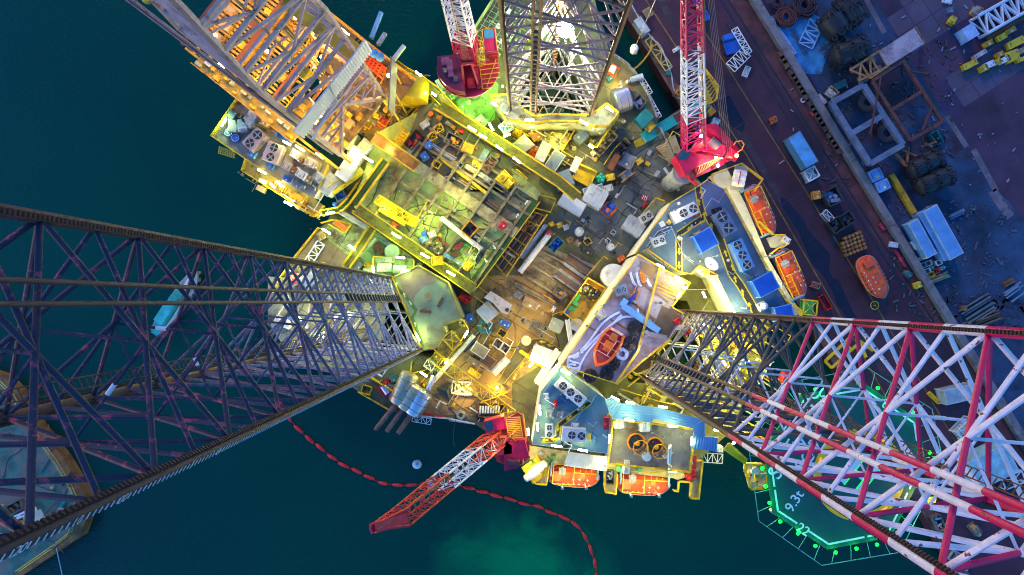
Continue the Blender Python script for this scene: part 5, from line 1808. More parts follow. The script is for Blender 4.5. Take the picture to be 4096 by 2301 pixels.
lattice(m,at(915,55,PZ+1.2),at(1200,235,PZ+1.2),(1.5,1.5),(1.2,1.2),11,.09,V((0,0,1)))
m.build('frame',M((.85,.62,.01),.45),bm,smooth=True)
m=MB()
for f in(.15,.5,.85):
 p=at(915,55,PZ).lerp(at(1200,235,PZ),f)
 m.box(p+V((0,0,.3)),(.5,1.7,.6),-.56)
m.box(at(1190,225,PZ+1),(1.4,1.6,1.4),-.56)
m.build('support',YEL,bm)
MB().beam(at(930,130,PZ+.8),at(1130,250,PZ+.8),.7,.7).build('telescopic_arm',YEL,bm)
R('b1')
vs_=T('vessel_skid','railed skid holding two pale green pressure vessels','skid',at(1050,560,12))
MB().prism(P([(895,490),(1200,515),(1195,610),(890,600)],12.3),DZ,12.3).build('base',M((.30,.45,.22),.5,dirt=DIRT),vs_)
rail(vs_,[(895,490),(1200,515),(1195,610),(890,600)],12.3,closed=True)
drumh('pressure_vessel','pale green vessel left on the railed skid','tank',(925,570,1020,572,62),12.3,M((.42,.62,.42),.4),M((.42,.62,.42),.4))
drumh('pressure_vessel','pale green vessel right on the railed skid','tank',(1040,585,1135,590,62),12.3,M((.42,.62,.42),.4),M((.42,.62,.42),.4))
crate('tank_box','white box tank behind the two pale vessels','tank',(960,515,1040,518,36),12.3,1.2,'p','locker')
drumv('round_tank','large flat round pale green tank beside the lower walkway','tank',1026,452,56,DZ,2.6,M((.45,.62,.40),.5),M((.35,.5,.3),.5))
pipes('thick pale green pipe slanting from the grating walkway',(770,480,905,345,18),DZ+1.5,1,.42,'p',1,None)
pipes('pale green pipe under the lower walkway',(930,345,1245,560,36),DZ+1,2,.3,'p',1,'pale green pipes under the walkway')
pipes('orange-brown bent riser pipe beside the round green tank',(895,395,965,470,40),DZ+1.4,3,.22,'u',1,'orange-brown riser pipes')
pipes('red valve pipe inside the small yellow railing',(595,225,690,290,44),DZ+.4,3,.2,'o',1,'red valve pipes by the left edge')
pipes('grey pipe running beside the stair at the left edge',(625,145,840,270,34),DZ+2,3,.2,'g',1,'grey pipes beside the left stair')
rows('b1',DZ,[('locker','dark_box','box',(745,600,790,540,34),1.2,BGR,'s','dark blue box left of the pale vessels'),('frame','small_cage','cage',(825,540,855,570,36),1.6,'y','y','little yellow cage beside the vessel skid')])
drumh('storage_tank','pale green tank under the top chord of the dark leg','tank',(815,600,870,590,50),DZ,M((.5,.65,.4),.4),'p')
st=T('deck_stair','dark ribbed stair running along the left hull walkway','stair',at(830,200,12))
R('b1')
for i in range(12):
 MB().beam(at(745+i*14,145+i*9.5,12),at(765+i*14,180+i*9.5-40,12),.28,.1).build('tread',M((.25,.2,.05),.6),st)
rail(st,[(740,150),(900,260)],12)
st=T('deck_stair','orange timber stair at the lower left of the machinery house','stair',at(340,90,11))
R('b1')
for i in range(16):
 MB().beam(at(235+i*12,25+i*7,12-i*.05),at(262+i*12,-15+i*7,12-i*.05),.4,.12).build('tread',ORY,st)
rows('b1',DZ,[('cabin','stern_cabin','cabin',(330,700,430,640,100),2.4,'w','l','white cabin seen through the dark leg, upper'),('cabin','stern_cabin','cabin',(240,690,320,640,70),2.0,'w','r','white cabin with a red roof at the left hull edge'),('container','stern_container','container',(400,860,560,880,100),2.6,'T','w','tan container behind the dark leg braces'),('locker','stern_locker','box',(140,960,260,1010,70),1.2,'w','y','long pale locker at the outer stern corner'),('locker','stern_locker','box',(420,1050,520,1130,70),1.2,'p','y','pale green locker under the lower leg braces')])
drumv('white_tank','white round tank seen through the dark leg, left','tank',618,955,34,DZ,2.0,'w','g')
drumv('white_tank','white round tank seen through the dark leg, right','tank',705,930,28,DZ,2.0,'w','y')
rows('b2',DZ,[('container','white_container','container',(370,40,540,140,100),2.6,'w','l','white container with round hatch beside the green arrow walkway'),('cabin','big_cabin','cabin',(560,-5,700,75,150),2.8,'l','l','large pale grey cabin beside the white container'),('machine','generator','machine',(700,165,770,85,100),1.8,'b','o','blue and orange generator right of the large grey cabin'),('cabin','big_cabin','cabin',(860,215,990,300,120),2.4,'l','l','pale cabin leaning against the white quarters wall'),('locker','yellow_box','box',(280,255,318,235,34),.9,'y','s','yellow box nearest the pipe rack'),('locker','yellow_box','box',(340,260,385,240,38),.9,'y','s','yellow box in the middle of three by the pipe rack'),('frame','bottle_rack','rack',(390,275,425,260,34),.9,'w','w','white bottle rack right of the yellow boxes'),('skip','green_skip','skip',(290,440,370,360,70),1.3,M((.1,.25,.15),.5),'b','green-rimmed skip with a blue tarpaulin'),('frame','brown_barrels','rack',(415,375,465,350,50),1.0,'n','T','brown barrel rack on the grey deck'),('locker','tan_box','box',(480,405,510,370,44),.7,'T','s','flat tan box right of the brown barrel rack'),('skip','parts_basket','basket',(550,390,590,360,44),.8,'y','k','little yellow basket of dark parts on the grey deck'),('locker','dark_box','box',(530,430,615,470,44),.9,'k','s','long black box beside the parts basket'),('skip','hose_tray','tray',(325,740,410,800,74),.9,'s','T','steel tray of coiled hose at the edge of the lower pipes'),('locker','tan_box','box',(85,820,190,870,70),.9,'T','s','large flat tan box on the ochre deck'),('cabin','white_cabin','cabin',(290,990,380,1030,100),2.2,'w','p','pale cabin below the yellow waste platform'),('skip','deck_manhole','hatch',(70,985,100,955,40),.3,'g','k','open dark square hatch on the ochre deck'),('skip','deck_manhole','hatch',(245,1045,265,1025,28),.3,'g','k','small dark hatch beside the pale cabin'),('skip','deck_manhole','hatch',(210,1098,235,1075,30),.3,'g','k','small dark hatch above the painted path'),('cabin','white_cabin','cabin',(150,1210,310,1270,130),2.2,'w','w','white cabin inside the bend of the painted path'),('skip','deck_manhole','hatch',(755,320,775,295,32),.5,'l','k','white-rimmed dark hatch on the grey deck near the pale cabin'),('skip','deck_manhole','hatch',(715,385,735,360,34),.5,'l','k','white-rimmed dark hatch above the round white tank'),('locker','yellow_cart','cart',(800,520,850,490,40),1.0,'o','y','orange cart behind the round white tank'),('frame','mixer_skid','frame',(20,760,70,800,60),1.3,'s','g','grey machine frame at the left of the ochre deck'),('frame','mixer_skid','frame',(140,1000,220,1030,70),1.0,'s','s','dark machine frame on the ochre deck'),('locker','small_box','box',(300,910,325,870,26),1.0,'w','s','narrow white box beside the waste platform'),('locker','small_box','box',(175,880,205,850,26),.7,'w','s','narrow white box right of the large tan box'),])
R('b2')
ac('pale twin-fan cooler on the low house beside the white wall',(975,215,1055,165,66),13,1.6,2)
MB().v
lh=house('low_house','low house with a yellow rail, carrying the pale twin-fan cooler','deckhouse','b2',[(960,200),(1080,55),(1160,80),(1010,260)],DZ,13,WALLW,M((.3,.36,.2),.6,dirt=DIRT),.05)
rail(lh,[(960,195),(1080,50),(1140,75)],13,r=.06)
drumh('red_barrel','red and white barrel lying beside the low house','barrel',(980,40,1020,55,34),DZ,'r','w')
drumh('red_barrel','dark red barrel upright by the low house','barrel',(990,115,1010,85,24),DZ,'c','r')
drumv('storage_tank','large white round tank half hidden by the quarters wall','tank',768,636,92,DZ,3.2,'w','w',dome=.5)
drumv('storage_tank','small white round tank on the grey deck','tank',748,415,27,DZ,1.6,'w','g')
drumv('storage_tank','pale round tank beside the wall below the waste platform','tank',488,1005,46,DZ,2.6,'l','w')
drumv('storage_tank','pale round tank with dents on the ochre deck','tank',108,1125,38,DZ,1.6,M((.62,.52,.38),.5),'T')
drumv('vent_drum','pale half-round vent behind the yellow boxes','vent',508,300,34,DZ,1.2,'l','w',dome=.6)
pipes('white pipe with a red cap lying along the lower pipe deck',(275,330,62,605,30),DZ+.6,1,.52,'w',1,None)
crate('red_cap','red cap box at the upper end of the white pipe','cap',(265,325,295,300,34),DZ,1.6,'r','locker')  # red cap on the end of the white pipe
drumv('pipe_flange','rusty ring at the lower end of the white pipe','ring',70,628,14,DZ,.8,'u','u')
pipes('dark pipe in the bundle on the striped lower deck',(350,590,530,715,150),DZ+.5,13,.14,['k','s','n','g'],1,'dark pipes on the striped deck')
pipes('brown pipe in the upper bundle on the striped deck',(415,490,590,600,70),DZ+.5,8,.13,['n','s','k'],1,'brown pipes on the striped deck')
for i,(x1,y1,x2,y2)in enumerate(((185,430,590,640),(190,490,520,690),(125,540,470,750),(60,610,400,820))):
 MB().prism(P(strip(x1,y1,x2,y2,16),DZ+.5),DZ,DZ+.5).build('support_rail',BEAMM,hull)
pr=T('pipe_rack','yellow-framed rack of dark drill pipes beside the green arrow walkway','pipe rack',Q('b2',[(100,380)],DZ)[0])
R('b2')
for(a,b)in(((150,140),(-140,520)),((262,180),(-40,640))):
 rail(pr,[a,b],DZ+1.4,r=.1,gap=1)
for i in range(7):
 f=i/6
 MB().beam(at(150-290*f,150+380*f,DZ+1.3),at(262-300*f,185+460*f,DZ+1.3),.25).build('cross_arm',YEL if i%2 else ORY,pr)
pipes('dark drill pipe in the yellow rack',(200,165,-90,575,118),DZ+.2,13,.17,['k','s','s','g','n'],2,'drill pipes in the yellow rack')
pipes('silver pipe beside the yellow rack',(258,250,70,495,30),DZ+.2,3,.15,'l',1,'silver pipes beside the rack')
m=MB()
for i in range(6):
 m.beam(at(40+i*18,250+i*4-40,DZ+2.2),at(10+i*18,310+i*4-30,DZ+2.2),.16)
m.beam(at(30,260,DZ+2.2),at(150,190,DZ+2.2),.18).beam(at(20,300,DZ+2.2),at(160,250,DZ+2.2),.18)
m.build('pipe_ladder',M((.7,.22,.02),.5),pr)
wp_=T('waste_platform','railed yellow platform holding bins and black bags beside the white wall','platform',Q('b2',[(550,840)],DZ)[0])
WPP=[(570,652),(702,728),(515,1012),(388,912)]
MB().prism(Q('b2',WPP,DZ+2),DZ,DZ+2).build('base',M((.58,.34,.03),.5,var=.4,dirt=DIRT,amt=.3),wp_)
rail(wp_,WPP,DZ+2,closed=True,r=.09)
R('b2')
for q in([(560,690),(605,715),(560,775),(515,750)],[(615,722),(672,752),(625,825),(570,795)]):
 w=P(q,DZ+3)
 m=MB()
 for i in range(4):
  m.beam(w[i]-V((0,0,.5)),w[(i+1)%4]-V((0,0,.5)),.14,1.0)
 m.build('compartment',ORY,wp_)
BAG=M((.02,.02,.022),.25,bump=.3)
for i,(x,y)in enumerate(((545,725),(575,730),(550,755),(600,755),(640,765),(615,790),(590,790))):
 mb=MB().lathe([(.2,0),(.6,.25),(.7,.6),(.45,1.0),(.1,1.2)],10,at(x,y,DZ+2.3))
 tag(mb.build('refuse_bag',BAG,smooth=True),'black refuse bag in the yellow waste platform','bag','black bags in the waste platform')
BING=M((.05,.50,.12),.45)
for i,(x,y)in enumerate(((500,790),(485,815),(470,838),(488,850),(440,880),(460,885))):
 tag_=crate('waste_bin','green waste bin on the yellow platform','bin',(x-10,y+12,x+8,y-12,26),DZ+2,1.1,BING,'locker',BING,'green bins on the yellow platform')
crate('waste_bin','blue waste bin at the corner of the yellow platform','bin',(402,925,425,900,28),DZ+2,1.1,'b','locker','b')
pipes('white service pipe running along the foot of the white quarters wall',(350,1195,185,1447,52),DZ+2.5,4,.17,'w',1,'white service pipes by the quarters wall')
pipes('white service pipe bending up beside the waste platform',(418,965,448,1150,36),DZ+2.5,3,.17,'w',1,'white service pipes by the waste platform')
pipes('brown pipe on the ochre deck between the striped beams and the tan box',(20,690,330,850,46),DZ,5,.13,['n','s','T'],1,'brown pipes by the striped beams')
pipes('yellow pipe laid along the upper pipe deck walkway',(250,1330,60,1200,26),DZ+.3,3,.14,'y',1,'yellow pipes by the upper walkway')
rows('b1',DZ,[('cabin','tool_cabin','cabin',(1700,950,1790,870,130),2.6,'l','l','white cabin with a sloping pale top near the jack house'),('locker','blue_case','box',(1842,975,1915,1015,50),1.0,'b','w','blue case with white mark beside the white cabin'),('skip','hose_basket','basket',(1830,1050,1880,1085,50),1.0,'y','k','yellow-rimmed basket of black hose below the blue case'),('skip','white_skip','skip',(1800,1130,1850,1165,64),1.3,'w','n','white skip nearest the white cabin'),('skip','white_skip','skip',(1855,1165,1905,1200,64),1.3,'w','k','white skip with black contents'),('container','tan_container','container',(1640,1165,1740,1230,80),2.4,'T','w','pale tan container right of the black pipe bundle'),('container','tan_container','container',(1710,1250,1790,1310,80),2.0,'n','T','brown container below the pale tan one'),('locker','tan_box','box',(1600,1260,1690,1310,50),.8,'T','s','flat tan box under the yellow gantry'),('frame','winch_stand','frame',(1280,1290,1340,1330,60),1.4,'w','s','white frame below the jack house'),('frame','gear_skid','frame',(1440,1080,1520,1170,90),1.6,'y','T','yellow frame of beige gear under the jack house corner'),('locker','dark_box','box',(1590,960,1640,940,60),1.2,'b','s','dark blue box behind the jack house corner'),('machine','red_pump','pump',(1530,780,1610,830,60),1.6,'r','r','red pump in the dark gap behind the jack house'),('locker','green_tray','tray',(1010,1420,1060,1400,60),.8,'t','r','teal tray below the dark leg'),])
R('b1')
coil('teal hose coil beside the white cabin',1728,1018,56,DZ,M((.03,.2,.28),.5),3)
coil('grey cable coil near the white frame by the dark leg',1350,1370,38,DZ,'g',3)
coil('brown cable coil in the yellow gear frame',1560,990,30,DZ+1,'T',3)
pipes('thick white pipe on the ochre deck',(1790,1370,1900,1260,40),DZ,2,.45,'w',1,'thick white pipes on the ochre deck')
pipes('black pipe beside the pale tan container',(1560,1200,1690,1070,36),DZ,5,.15,['k','g',BGR],1,'black pipes by the tan container')
pipes('thick white pipe running along the jack house',(1330,1440,1640,1090,26),DZ+.5,1,.4,'w',1,None)
pipes('yellow board in the small stack on the ochre deck',(1610,1340,1690,1400,44),DZ,5,.2,'y',1,'yellow boards on the ochre deck')
sl3=T('white_slab','curved white slab with a round hole at the corner of the walkways','slab',at(1840,850,DZ+2))
MB().prism(P([(1720,800),(1770,750),(1850,800),(1932,855),(1900,930),(1850,910),(1790,840)],13.6),12,13.6).build('slab',M((.6,.5,.42),.6,var=.25,dirt=(.3,.2,.12),amt=.3),sl3)
MB().lathe([(.35,0),(.35,.1)],14,at(1895,892,13.6)).build('hole',DRK,sl3)
gt=T('gantry','yellow truss gantry slanting over the ochre deck to the bottom edge','gantry',Q('b1',[(1500,1340)],13)[0])
m=MB()
lattice(m,Q('b1',[(1330,1240)],13.5)[0],Q('c1',[(1932,240)],13.5)[0],(2.0,2.0),(.5,.5),9,.05,V((0,0,1)))
m.build('frame',YEL,gt,smooth=True)
for k,x,y in(('b1',1350,1250),('c1',1620,20),('c1',1900,220)):
 w=Q(k,[(x,y)],13)[0]
 MB().beam(w,w-V((0,0,3)),.3).build('post',YEL,gt)
rows('a2',DZ,[('container','grey_container','container',(205,1210,265,1080,75),2.4,'l','l','pale narrow container beside the orange robot-like frame'),('frame','orange_machine','frame',(120,1230,195,1120,70),1.8,'o','o','bright orange machine frame between the tent and the pale container'),('container','blue_container','container',(260,1310,365,1150,90),2.5,BGR,'l','long slate blue container with a white end'),('container','blue_container','container',(330,1380,450,1330,120),2.5,BGR,BGR,'slate blue container next to the yellow striped basket'),('container','blue_container','container',(545,1470,690,1430,90),2.5,BGR,'l','slate blue container at the lower end of the row'),('skip','black_skip','skip',(795,1190,865,1075,66),1.3,'k','s','black skip with a yellow rail beside the rust-red container'),('container','rust_container','container',(740,1280,800,1165,46),1.6,M((.35,.10,.04),.5),'n','rust-red long container below the black skip'),('locker','grey_slab','slab',(820,1190,920,1240,110),.5,'g','s','flat grey slab on the dark deck'),('locker','yellow_box','box',(945,1230,985,1200,40),1.0,'y','s','yellow box right of the flat grey slab'),('locker','yellow_box','box',(712,1345,775,1330,50),.9,'y','s','yellow box below the teal gas bottles'),('skip','parts_basket','basket',(765,1385,815,1365,44),.8,'k','u','small dark basket of rusty parts by the cable reel'),('locker','grey_tarp','box',(695,1430,760,1410,50),1.0,'l','s','pale grey box below the dark basket'),('container','tarp_container','container',(960,930,1040,850,90),2.0,'t','t','teal tarpaulin-covered container by the hull edge'),('locker','yellow_box','box',(1020,980,1068,930,52),1.3,'y','s','yellow box between the teal container and the gangway'),('skip','white_skip','skip',(930,800,990,740,78),1.3,'s','w','dark skip full of white bags by the hull edge'),('frame','bottle_rack','rack',(865,700,895,660,42),1.2,'n','r','brown rack of gas bottles above the dark skip'),('locker','teal_box','box',(720,605,760,575,36),1.0,'t','s','teal box below the red winch'),('locker','tan_bin','box',(825,925,855,905,36),1.0,'T','w','tan and white bin below the silver cylinder'),('container','tan_slab','slab',(1205,1030,1250,1150,50),1.4,'T','T','narrow tan container at the quay-side edge'),('cabin','blue_cabin','cabin',(490,1060,560,990,80),2.4,BGR,BGR,'blue-grey cabin inside the white pipe frame'),('locker','small_white_box','box',(600,1165,635,1140,36),.9,'w','s','small white box below the tube light'),('machine','yellow_machine','machine',(0,1300,90,1370,100),2,'y','y','yellow machine at the upper end of the pipe rack'),('machine','yellow_machine','machine',(10,970,70,1000,70),1.8,'y','y','yellow machine left of the coiled mat'),('skip','sand_tank','tank',(635,1150,770,1000,80),1.6,'T','T','sandy open tank beside the yellow rail'),('locker','brown_board','panel',(150,1050,230,1000,60),1.2,'n','s','brown panel behind the tent'),('locker','brown_box','box',(60,1420,120,1400,60),1.2,'n','s','brown box beside the upper walkway end'),])
R('a2')
tn_=T('tent','white pyramid tent beside the upper walkway','tent',at(90,1085,DZ))
w=P([(5,1085),(90,1010),(170,1095),(75,1170)],12)
ap=at(92,1085,13.6)
MB().add(list(w)+[ap],[(0,1,4),(1,2,4),(2,3,4),(3,0,4),(3,2,1,0)]).build('roof',M((.60,.64,.52),.6,var=.15),tn_)
m=MB()
for q in w:
 m.beam(q,q-V((0,0,2)),.15)
m.build('post',GRY,tn_)
R('a1')
tn_=T('tent','pale green-lit canvas tent below the top crane','tent',at(1700,920,DZ))
w=P([(1635,910),(1700,860),(1757,925),(1690,985)],12)
ap=at(1698,920,13.2)
MB().add(list(w)+[ap],[(0,1,4),(1,2,4),(2,3,4),(3,0,4),(3,2,1,0)]).build('roof',M((.55,.66,.48),.6,var=.15),tn_)
m=MB()
for q in w:
 m.beam(q,q-V((0,0,2)),.15)
m.build('post',GRY,tn_)
rows('a1',DZ,[('locker','pale_box','box',(1590,880,1645,910,60),1.4,'p','s','pale green box left of the canvas tent'),('machine','green_pump','pump',(1570,920,1630,950,60),1.2,M((.2,.45,.12),.5),'s','green pump below the pale green box'),('locker','pale_board','panel',(1370,650,1440,610,90),.6,M((.5,.65,.45),.5),'s','pale green panel left of the round red crane'),('machine','green_pump','pump',(1460,740,1520,700,60),1.2,M((.3,.6,.15),.5),'s','green pump under the round red crane'),('locker','pale_box','box',(1850,800,1910,830,60),1.2,'w','g','white machine box at the rusty leg house',JZ),('frame','white_stand','frame',(1850,980,1920,930,70),1.4,'w','L','white machine frame below the jack house corner',13)])
net=T('landing_net','large dark gridded panel beside the rusty leg at the top edge','grating',Q('a1',[(1790,250)],DZ)[0])
NP=[(1645,262),(1810,20),(1850,-40),(2020,-40),(2020,560),(1900,560),(1830,330),(1720,300)]
MB().prism(Q('a1',NP,DZ+.5),DZ+.3,DZ+.5).build('panel',M((.075,.085,.06),.7,var=.4),net)
R('a1')
m=MB()
for i in range(9):
 f=i/8
 m.beam(at(1650+190*f*.95,255-300*f*.95,DZ+.6),at(1650+190*f*.95+300,255-300*f*.95+175,DZ+.6),.09)
for i in range(6):
 f=i/5
 m.beam(at(1660+200*f,270+115*f,DZ+.62),at(1850+200*f,-40+115*f,DZ+.62),.09)
m.build('grid',M((.35,.38,.25),.6),net)
rail(net,[(1630,260),(1835,-60)],DZ+.5,M((.5,.6,.2),.5),r=.12)
R('a2')
bk=T('striped_basket','yellow basket with a striped floor and white louvre, on the dark deck','basket',at(545,1320,DZ))
BQ=[(500,1235),(640,1300),(585,1410),(455,1340)]
w=P(BQ,DZ+1)
MB().prism(w,DZ,DZ+.4).build('floor',M((.5,.55,.04),.5),bk)
m=MB()
for i in range(4):
 for h in(-.4,.1,.5):
  m.beam(w[i]+V((0,0,h)),w[(i+1)%4]+V((0,0,h)),.14)
 m.beam(w[i]-V((0,0,1)),w[i]+V((0,0,.5)),.16)
m.build('railing',YEL,bk)
m=MB()
for i in range(13):
 f=(i+.5)/13
 m.beam(w[0].lerp(w[1],f)-V((0,0,.55)),w[3].lerp(w[2],f)-V((0,0,.55)),.22,.08)
m.build('stripe',YEL,bk)
crate('louvre_board','white louvred panel leaning by the striped basket','panel',(455,1295,505,1190,50),DZ,1.8,'w','container','l')
GB=M((.02,.42,.30),.35)
for i,(x,y)in enumerate(((645,1345),(668,1330),(688,1348),(678,1372),(652,1372),(665,1352))):
 o=MB().lathe([(.35,0),(.4,.1),(.4,1.0),(.25,1.25),(.1,1.35)],14,at(x,y,DZ)).build('gas_bottle',GB,smooth=True)
 tag(o,'round-topped teal gas bottle in the cluster by the striped basket','gas bottle','teal gas bottles')
reel('orange-flanged reel of blue cable on the dark deck',862,1320,62,DZ,1.0,2.2,'O',BGR)
mat_=T('coiled_mat','round coil of pale hose on a yellow-lit grating','hose',at(350,1065,DZ))
MB().prism(P([(275,995),(420,985),(430,1130),(280,1130)],DZ+.6),DZ+.3,DZ+.6).build('grating',GRT,mat_)
m=MB()
for i in range(5):
 m.ring(at(348,1068,DZ+.8),(62-i*9)*mpp(DZ+.8),.14,28,6)
m.build('hose',M((.5,.45,.25),.6),mat_,smooth=True)
drumh('silver_cylinder','great silver cylinder near the water gap, lit yellow on one end','tank',(775,770,880,735,185),DZ,'i','g',2)
winch('red winch with a pale drum behind the silver cylinder',(720,500,800,540,90),DZ,1.8,'o','w')
drumv('silver_dome','small silver domed tank at the hull edge','tank',876,616,18,DZ,1.4,'i','l',dome=.4)
pipes('thick silver pipe at the hull edge above the white ladder',(895,605,985,575,26),DZ+1,1,.5,'l',1,None)
truss_panel('white ladder platform hanging over the water gap','a2',(985,660,1110,885,44),9.5,WHT,.12,9,'ladder_platform','ladder')
truss_panel('white side frame above the ladder platform','a2',(980,600,1045,705,40),10.5,WHT,.1,4)
R('a2')
hs=T('yellow_hose','yellow hose looping from the quay over the water to the hull','hose',at(1000,440,6))
MB().path([at(x,y,z)for x,y,z in((918,524,10.3),(950,500,8),(990,460,5.5),(1030,405,4),(1055,360,4),(1058,335,4))],.16,7).build('hose',M((.75,.38,.02),.5),hs,smooth=True)
gw=T('gangway','teal gangway bridging the water gap from the hull to the quay','gangway',at(1150,960,11))
TG=M((.02,.38,.30),.5,var=.25)
a,b=at(985,1052,11),at(1290,872,7.5)
a2,b2=b,at(1480,775,4)
for p,q in((a,b),(a2,b2)):
 MB().beam(p,q,1.7,.2).build('deck',TG,gw)
 n=(q-p).cross(V((0,0,1))).normalized()*.85
 m=MB()
 for s in(-1,1):
  m.beam(p+n*s+V((0,0,1)),q+n*s+V((0,0,1)),.1)
  k=int((q-p).length/1.2)
  for i in range(k+1):
   c=p.lerp(q,i/k)+n*s
   m.beam(c,c+V((0,0,1)),.07)
 m.build('railing',TG,gw)
MB().prism(P([(1090,990),(1150,900),(1300,800),(1300,950),(1180,1000)],8.3),8.2,8.3).build('safety_net',M((.16,.05,.03),.8),gw)
crate('yellow_step','yellow step frame at the hull end of the teal gangway','step',(930,1090,1000,1055,46),DZ,1.0,'y','frame','y')
for i in range(10):
 MB().tube(at(1090+i*11,1120+i*13,DZ+.4),at(1165+i*10,1085+i*14,DZ+.4),.22,7).build('roller',TAN,hull,smooth=True)
pipes('long pale pipe at the quay-side edge near the red crane',(1150,1270,1260,1440,18),DZ+.6,1,.25,'l',1,None)
yr=T('square_guard','bright yellow square pipe frame in front of the rusty leg','railing',at(740,980,13))
MB().path([at(x,y,14)for x,y in((600,950),(640,890),(705,805),(805,868),(640,1115),(585,1085))],.2,6).build('railing',YEL,yr)
MB().path([at(x,y,13.4)for x,y in((600,950),(640,890),(705,805),(805,868),(640,1115),(585,1085))],.14,6).build('mid_rail',YEL,yr)
pf=T('pipe_skid','white pipe frame with blue fittings under the yellow square rail','machine',at(650,940,12))
m=MB()
for i in range(7):
 m.tube(at(640+i*14,960-i*18,12.5),at(690+i*12,985-i*19,12.5),.12,6)
m.tube(at(610,990,13),at(730,830,13),.2,6).tube(at(660,1010,13),at(775,860,13),.2,6)
m.build('pipe',WHT,pf,smooth=True)
for x,y in((690,865),(640,955),(715,850)):
 MB().box(at(x,y,13.2),(1.2,.7,.8),.9).build('fitting',LBL,pf)
R('b2')
ac('long pale two-fan cooler beside the arrow route at the top of the blue roof',(1215,200,1395,115,95),AZ,1.8,2,'l',.36,.15)
ac('small pale cooler with two fans at the left of the blue roof',(1065,390,1155,355,72),AZ,1.6,2)
ac('pale cooler with two white-bladed fans right of the arrow route',(1565,150,1660,315,112),AZ,1.9,2,BGR)
ac('long blue-grey cooler with three fans on the blue roof',(1690,370,1790,585,100),AZ,1.9,3,'L')
ac('blue-grey twin-fan cooler alone on the pink deck',(785,755,865,730,74),UZ,1.4,2,BGR)
rows('b2',AZ+.03,[('container','blue_container','container',(1400,400,1530,330,145),2.4,'b','L','bright blue container in the middle of the blue roof'),('container','blue_container','container',(1845,740,1990,660,140),2.4,'b','L','bright blue container at the quay-side end of the blue roof'),('locker','yellow_box','box',(1180,240,1200,215,28),.7,'y','s','little yellow box near the small pale cooler'),('locker','white_sheet','board',(1115,255,1150,235,42),.12,'w','w','white square board lying on the blue roof'),('locker','yellow_box','box',(1380,325,1425,300,22),.9,'y','s','yellow box against the bright blue container'),('locker','red_board','board',(1360,185,1415,160,26),.5,'r','r','red panel below the long pale cooler'),('skip','small_rack','rack',(1510,150,1580,130,30),.5,'k','s','black ladder rack at the top of the blue roof'),('cabin','antenna_box','box',(1870,880,1925,850,60),1.5,'w','l','white antenna box at the lower end of the blue roof'),('locker','red_box','box',(1235,995,1280,965,44),1.2,'r','r','red box at the corner of the pink deck',UZ),('locker','dark_tarp','box',(640,950,700,910,70),.6,'g','s','grey flat box under the white ropes',UZ)])
rows('b3',AZ+.03,[('container','blue_container','container',(60,930,190,900,110),2.2,'b','L','bright blue container next to the striped leg chord')])
R('b2')
ds=T('satellite_dish','white satellite dish on a tripod above the inner corner of the blue roof','dish',at(1505,570,AZ))
p=at(1503,548,AZ+2)
MB().lathe([(.05,-.35),(.7,-.25),(1.2,0),(1.28,.12),(1.1,.05),(.6,-.15),(.05,-.22)],24,p,(.5,.7,1)).build('reflector',WHT,ds,smooth=True)
m=MB()
for x,y in((1470,560),(1525,580),(1490,590)):
 m.beam(at(x,y,AZ),p,.1)
m.build('tripod',GRY,ds)
MB().beam(p,p+V((.5,.7,1)).normalized()*1.0,.08).build('feed_arm',WHT,ds)
drumv('roof_drum','orange drum at the inner corner of the blue roof','drum',1470,606,22,AZ,1.1,'O','T')
drumv('roof_drum','rust-red drum at the inner corner of the blue roof','drum',1522,612,20,AZ,1.1,'u','u')
drumv('dome','white round dome at the lower end of the blue roof','antenna',1905,862,26,AZ+1,1.0,'w','w',dome=.7)
ROPE=M((.50,.58,.78),.7,var=.15)
def ropes(label,k,pts,z,r,mat,name='rope',cat='rope',group=None):
 R(k)
 w=P(pts,z)
 for _ in range(2):
  o=[w[0]]
  for a,b in zip(w[:-1],w[1:]):
   o+=[a.lerp(b,.25),a.lerp(b,.75)]
  w=o+[w[-1]]
 m=MB().path(w,r,7)
 return tag(m.build(name,mat,smooth=True),label,cat,group)
ropes('thick white mooring rope doubled in a long loop across the pink deck, outer strand','b2',[(945,880),(950,930),(910,945),(850,940),(780,980),(640,1100),(540,1200),(480,1260),(430,1240),(420,1270),(470,1290),(520,1300),(500,1340),(440,1330),(430,1300),(480,1310)],UZ+.25,.2,ROPE)
ropes('thick white mooring rope doubled in a long loop across the pink deck, inner strand','b2',[(815,910),(760,935),(690,985),(640,1050),(570,1150),(490,1230),(440,1245),(415,1290),(440,1350),(500,1370),(520,1300),(560,1230),(620,1150),(740,1020),(830,930)],UZ+.22,.2,ROPE)
ropes('white rope sling, leftmost pair at the top of the pink deck','b2',[(895,605),(905,650),(925,695),(940,710),(915,700),(900,660),(890,612)],UZ+.2,.13,ROPE)
ropes('white rope sling, second pair on the pink deck','b2',[(940,605),(950,650),(965,700),(980,715),(955,705),(945,660),(935,612)],UZ+.2,.13,ROPE)
ropes('short white rope sling beside the orange rope','b2',[(1020,655),(1035,690),(1055,715),(1040,715),(1025,690),(1015,665)],UZ+.2,.12,ROPE)
ropes('orange rope bundle at the top of the pink deck','b2',[(970,595),(1000,640),(1010,680),(985,690),(970,640),(965,600),(990,650),(1000,685)],UZ+.2,.15,M((.55,.18,.02),.6))
ropes('orange lifting strap with a blue sleeve','b2',[(935,715),(925,750),(900,790),(880,850)],UZ+.2,.14,M((.60,.16,.03),.6),'strap','strap')
ropes('orange lifting strap beside the blue sleeve','b2',[(965,720),(955,760),(930,810),(940,850),(955,870)],UZ+.2,.14,M((.60,.2,.03),.6),'strap','strap')
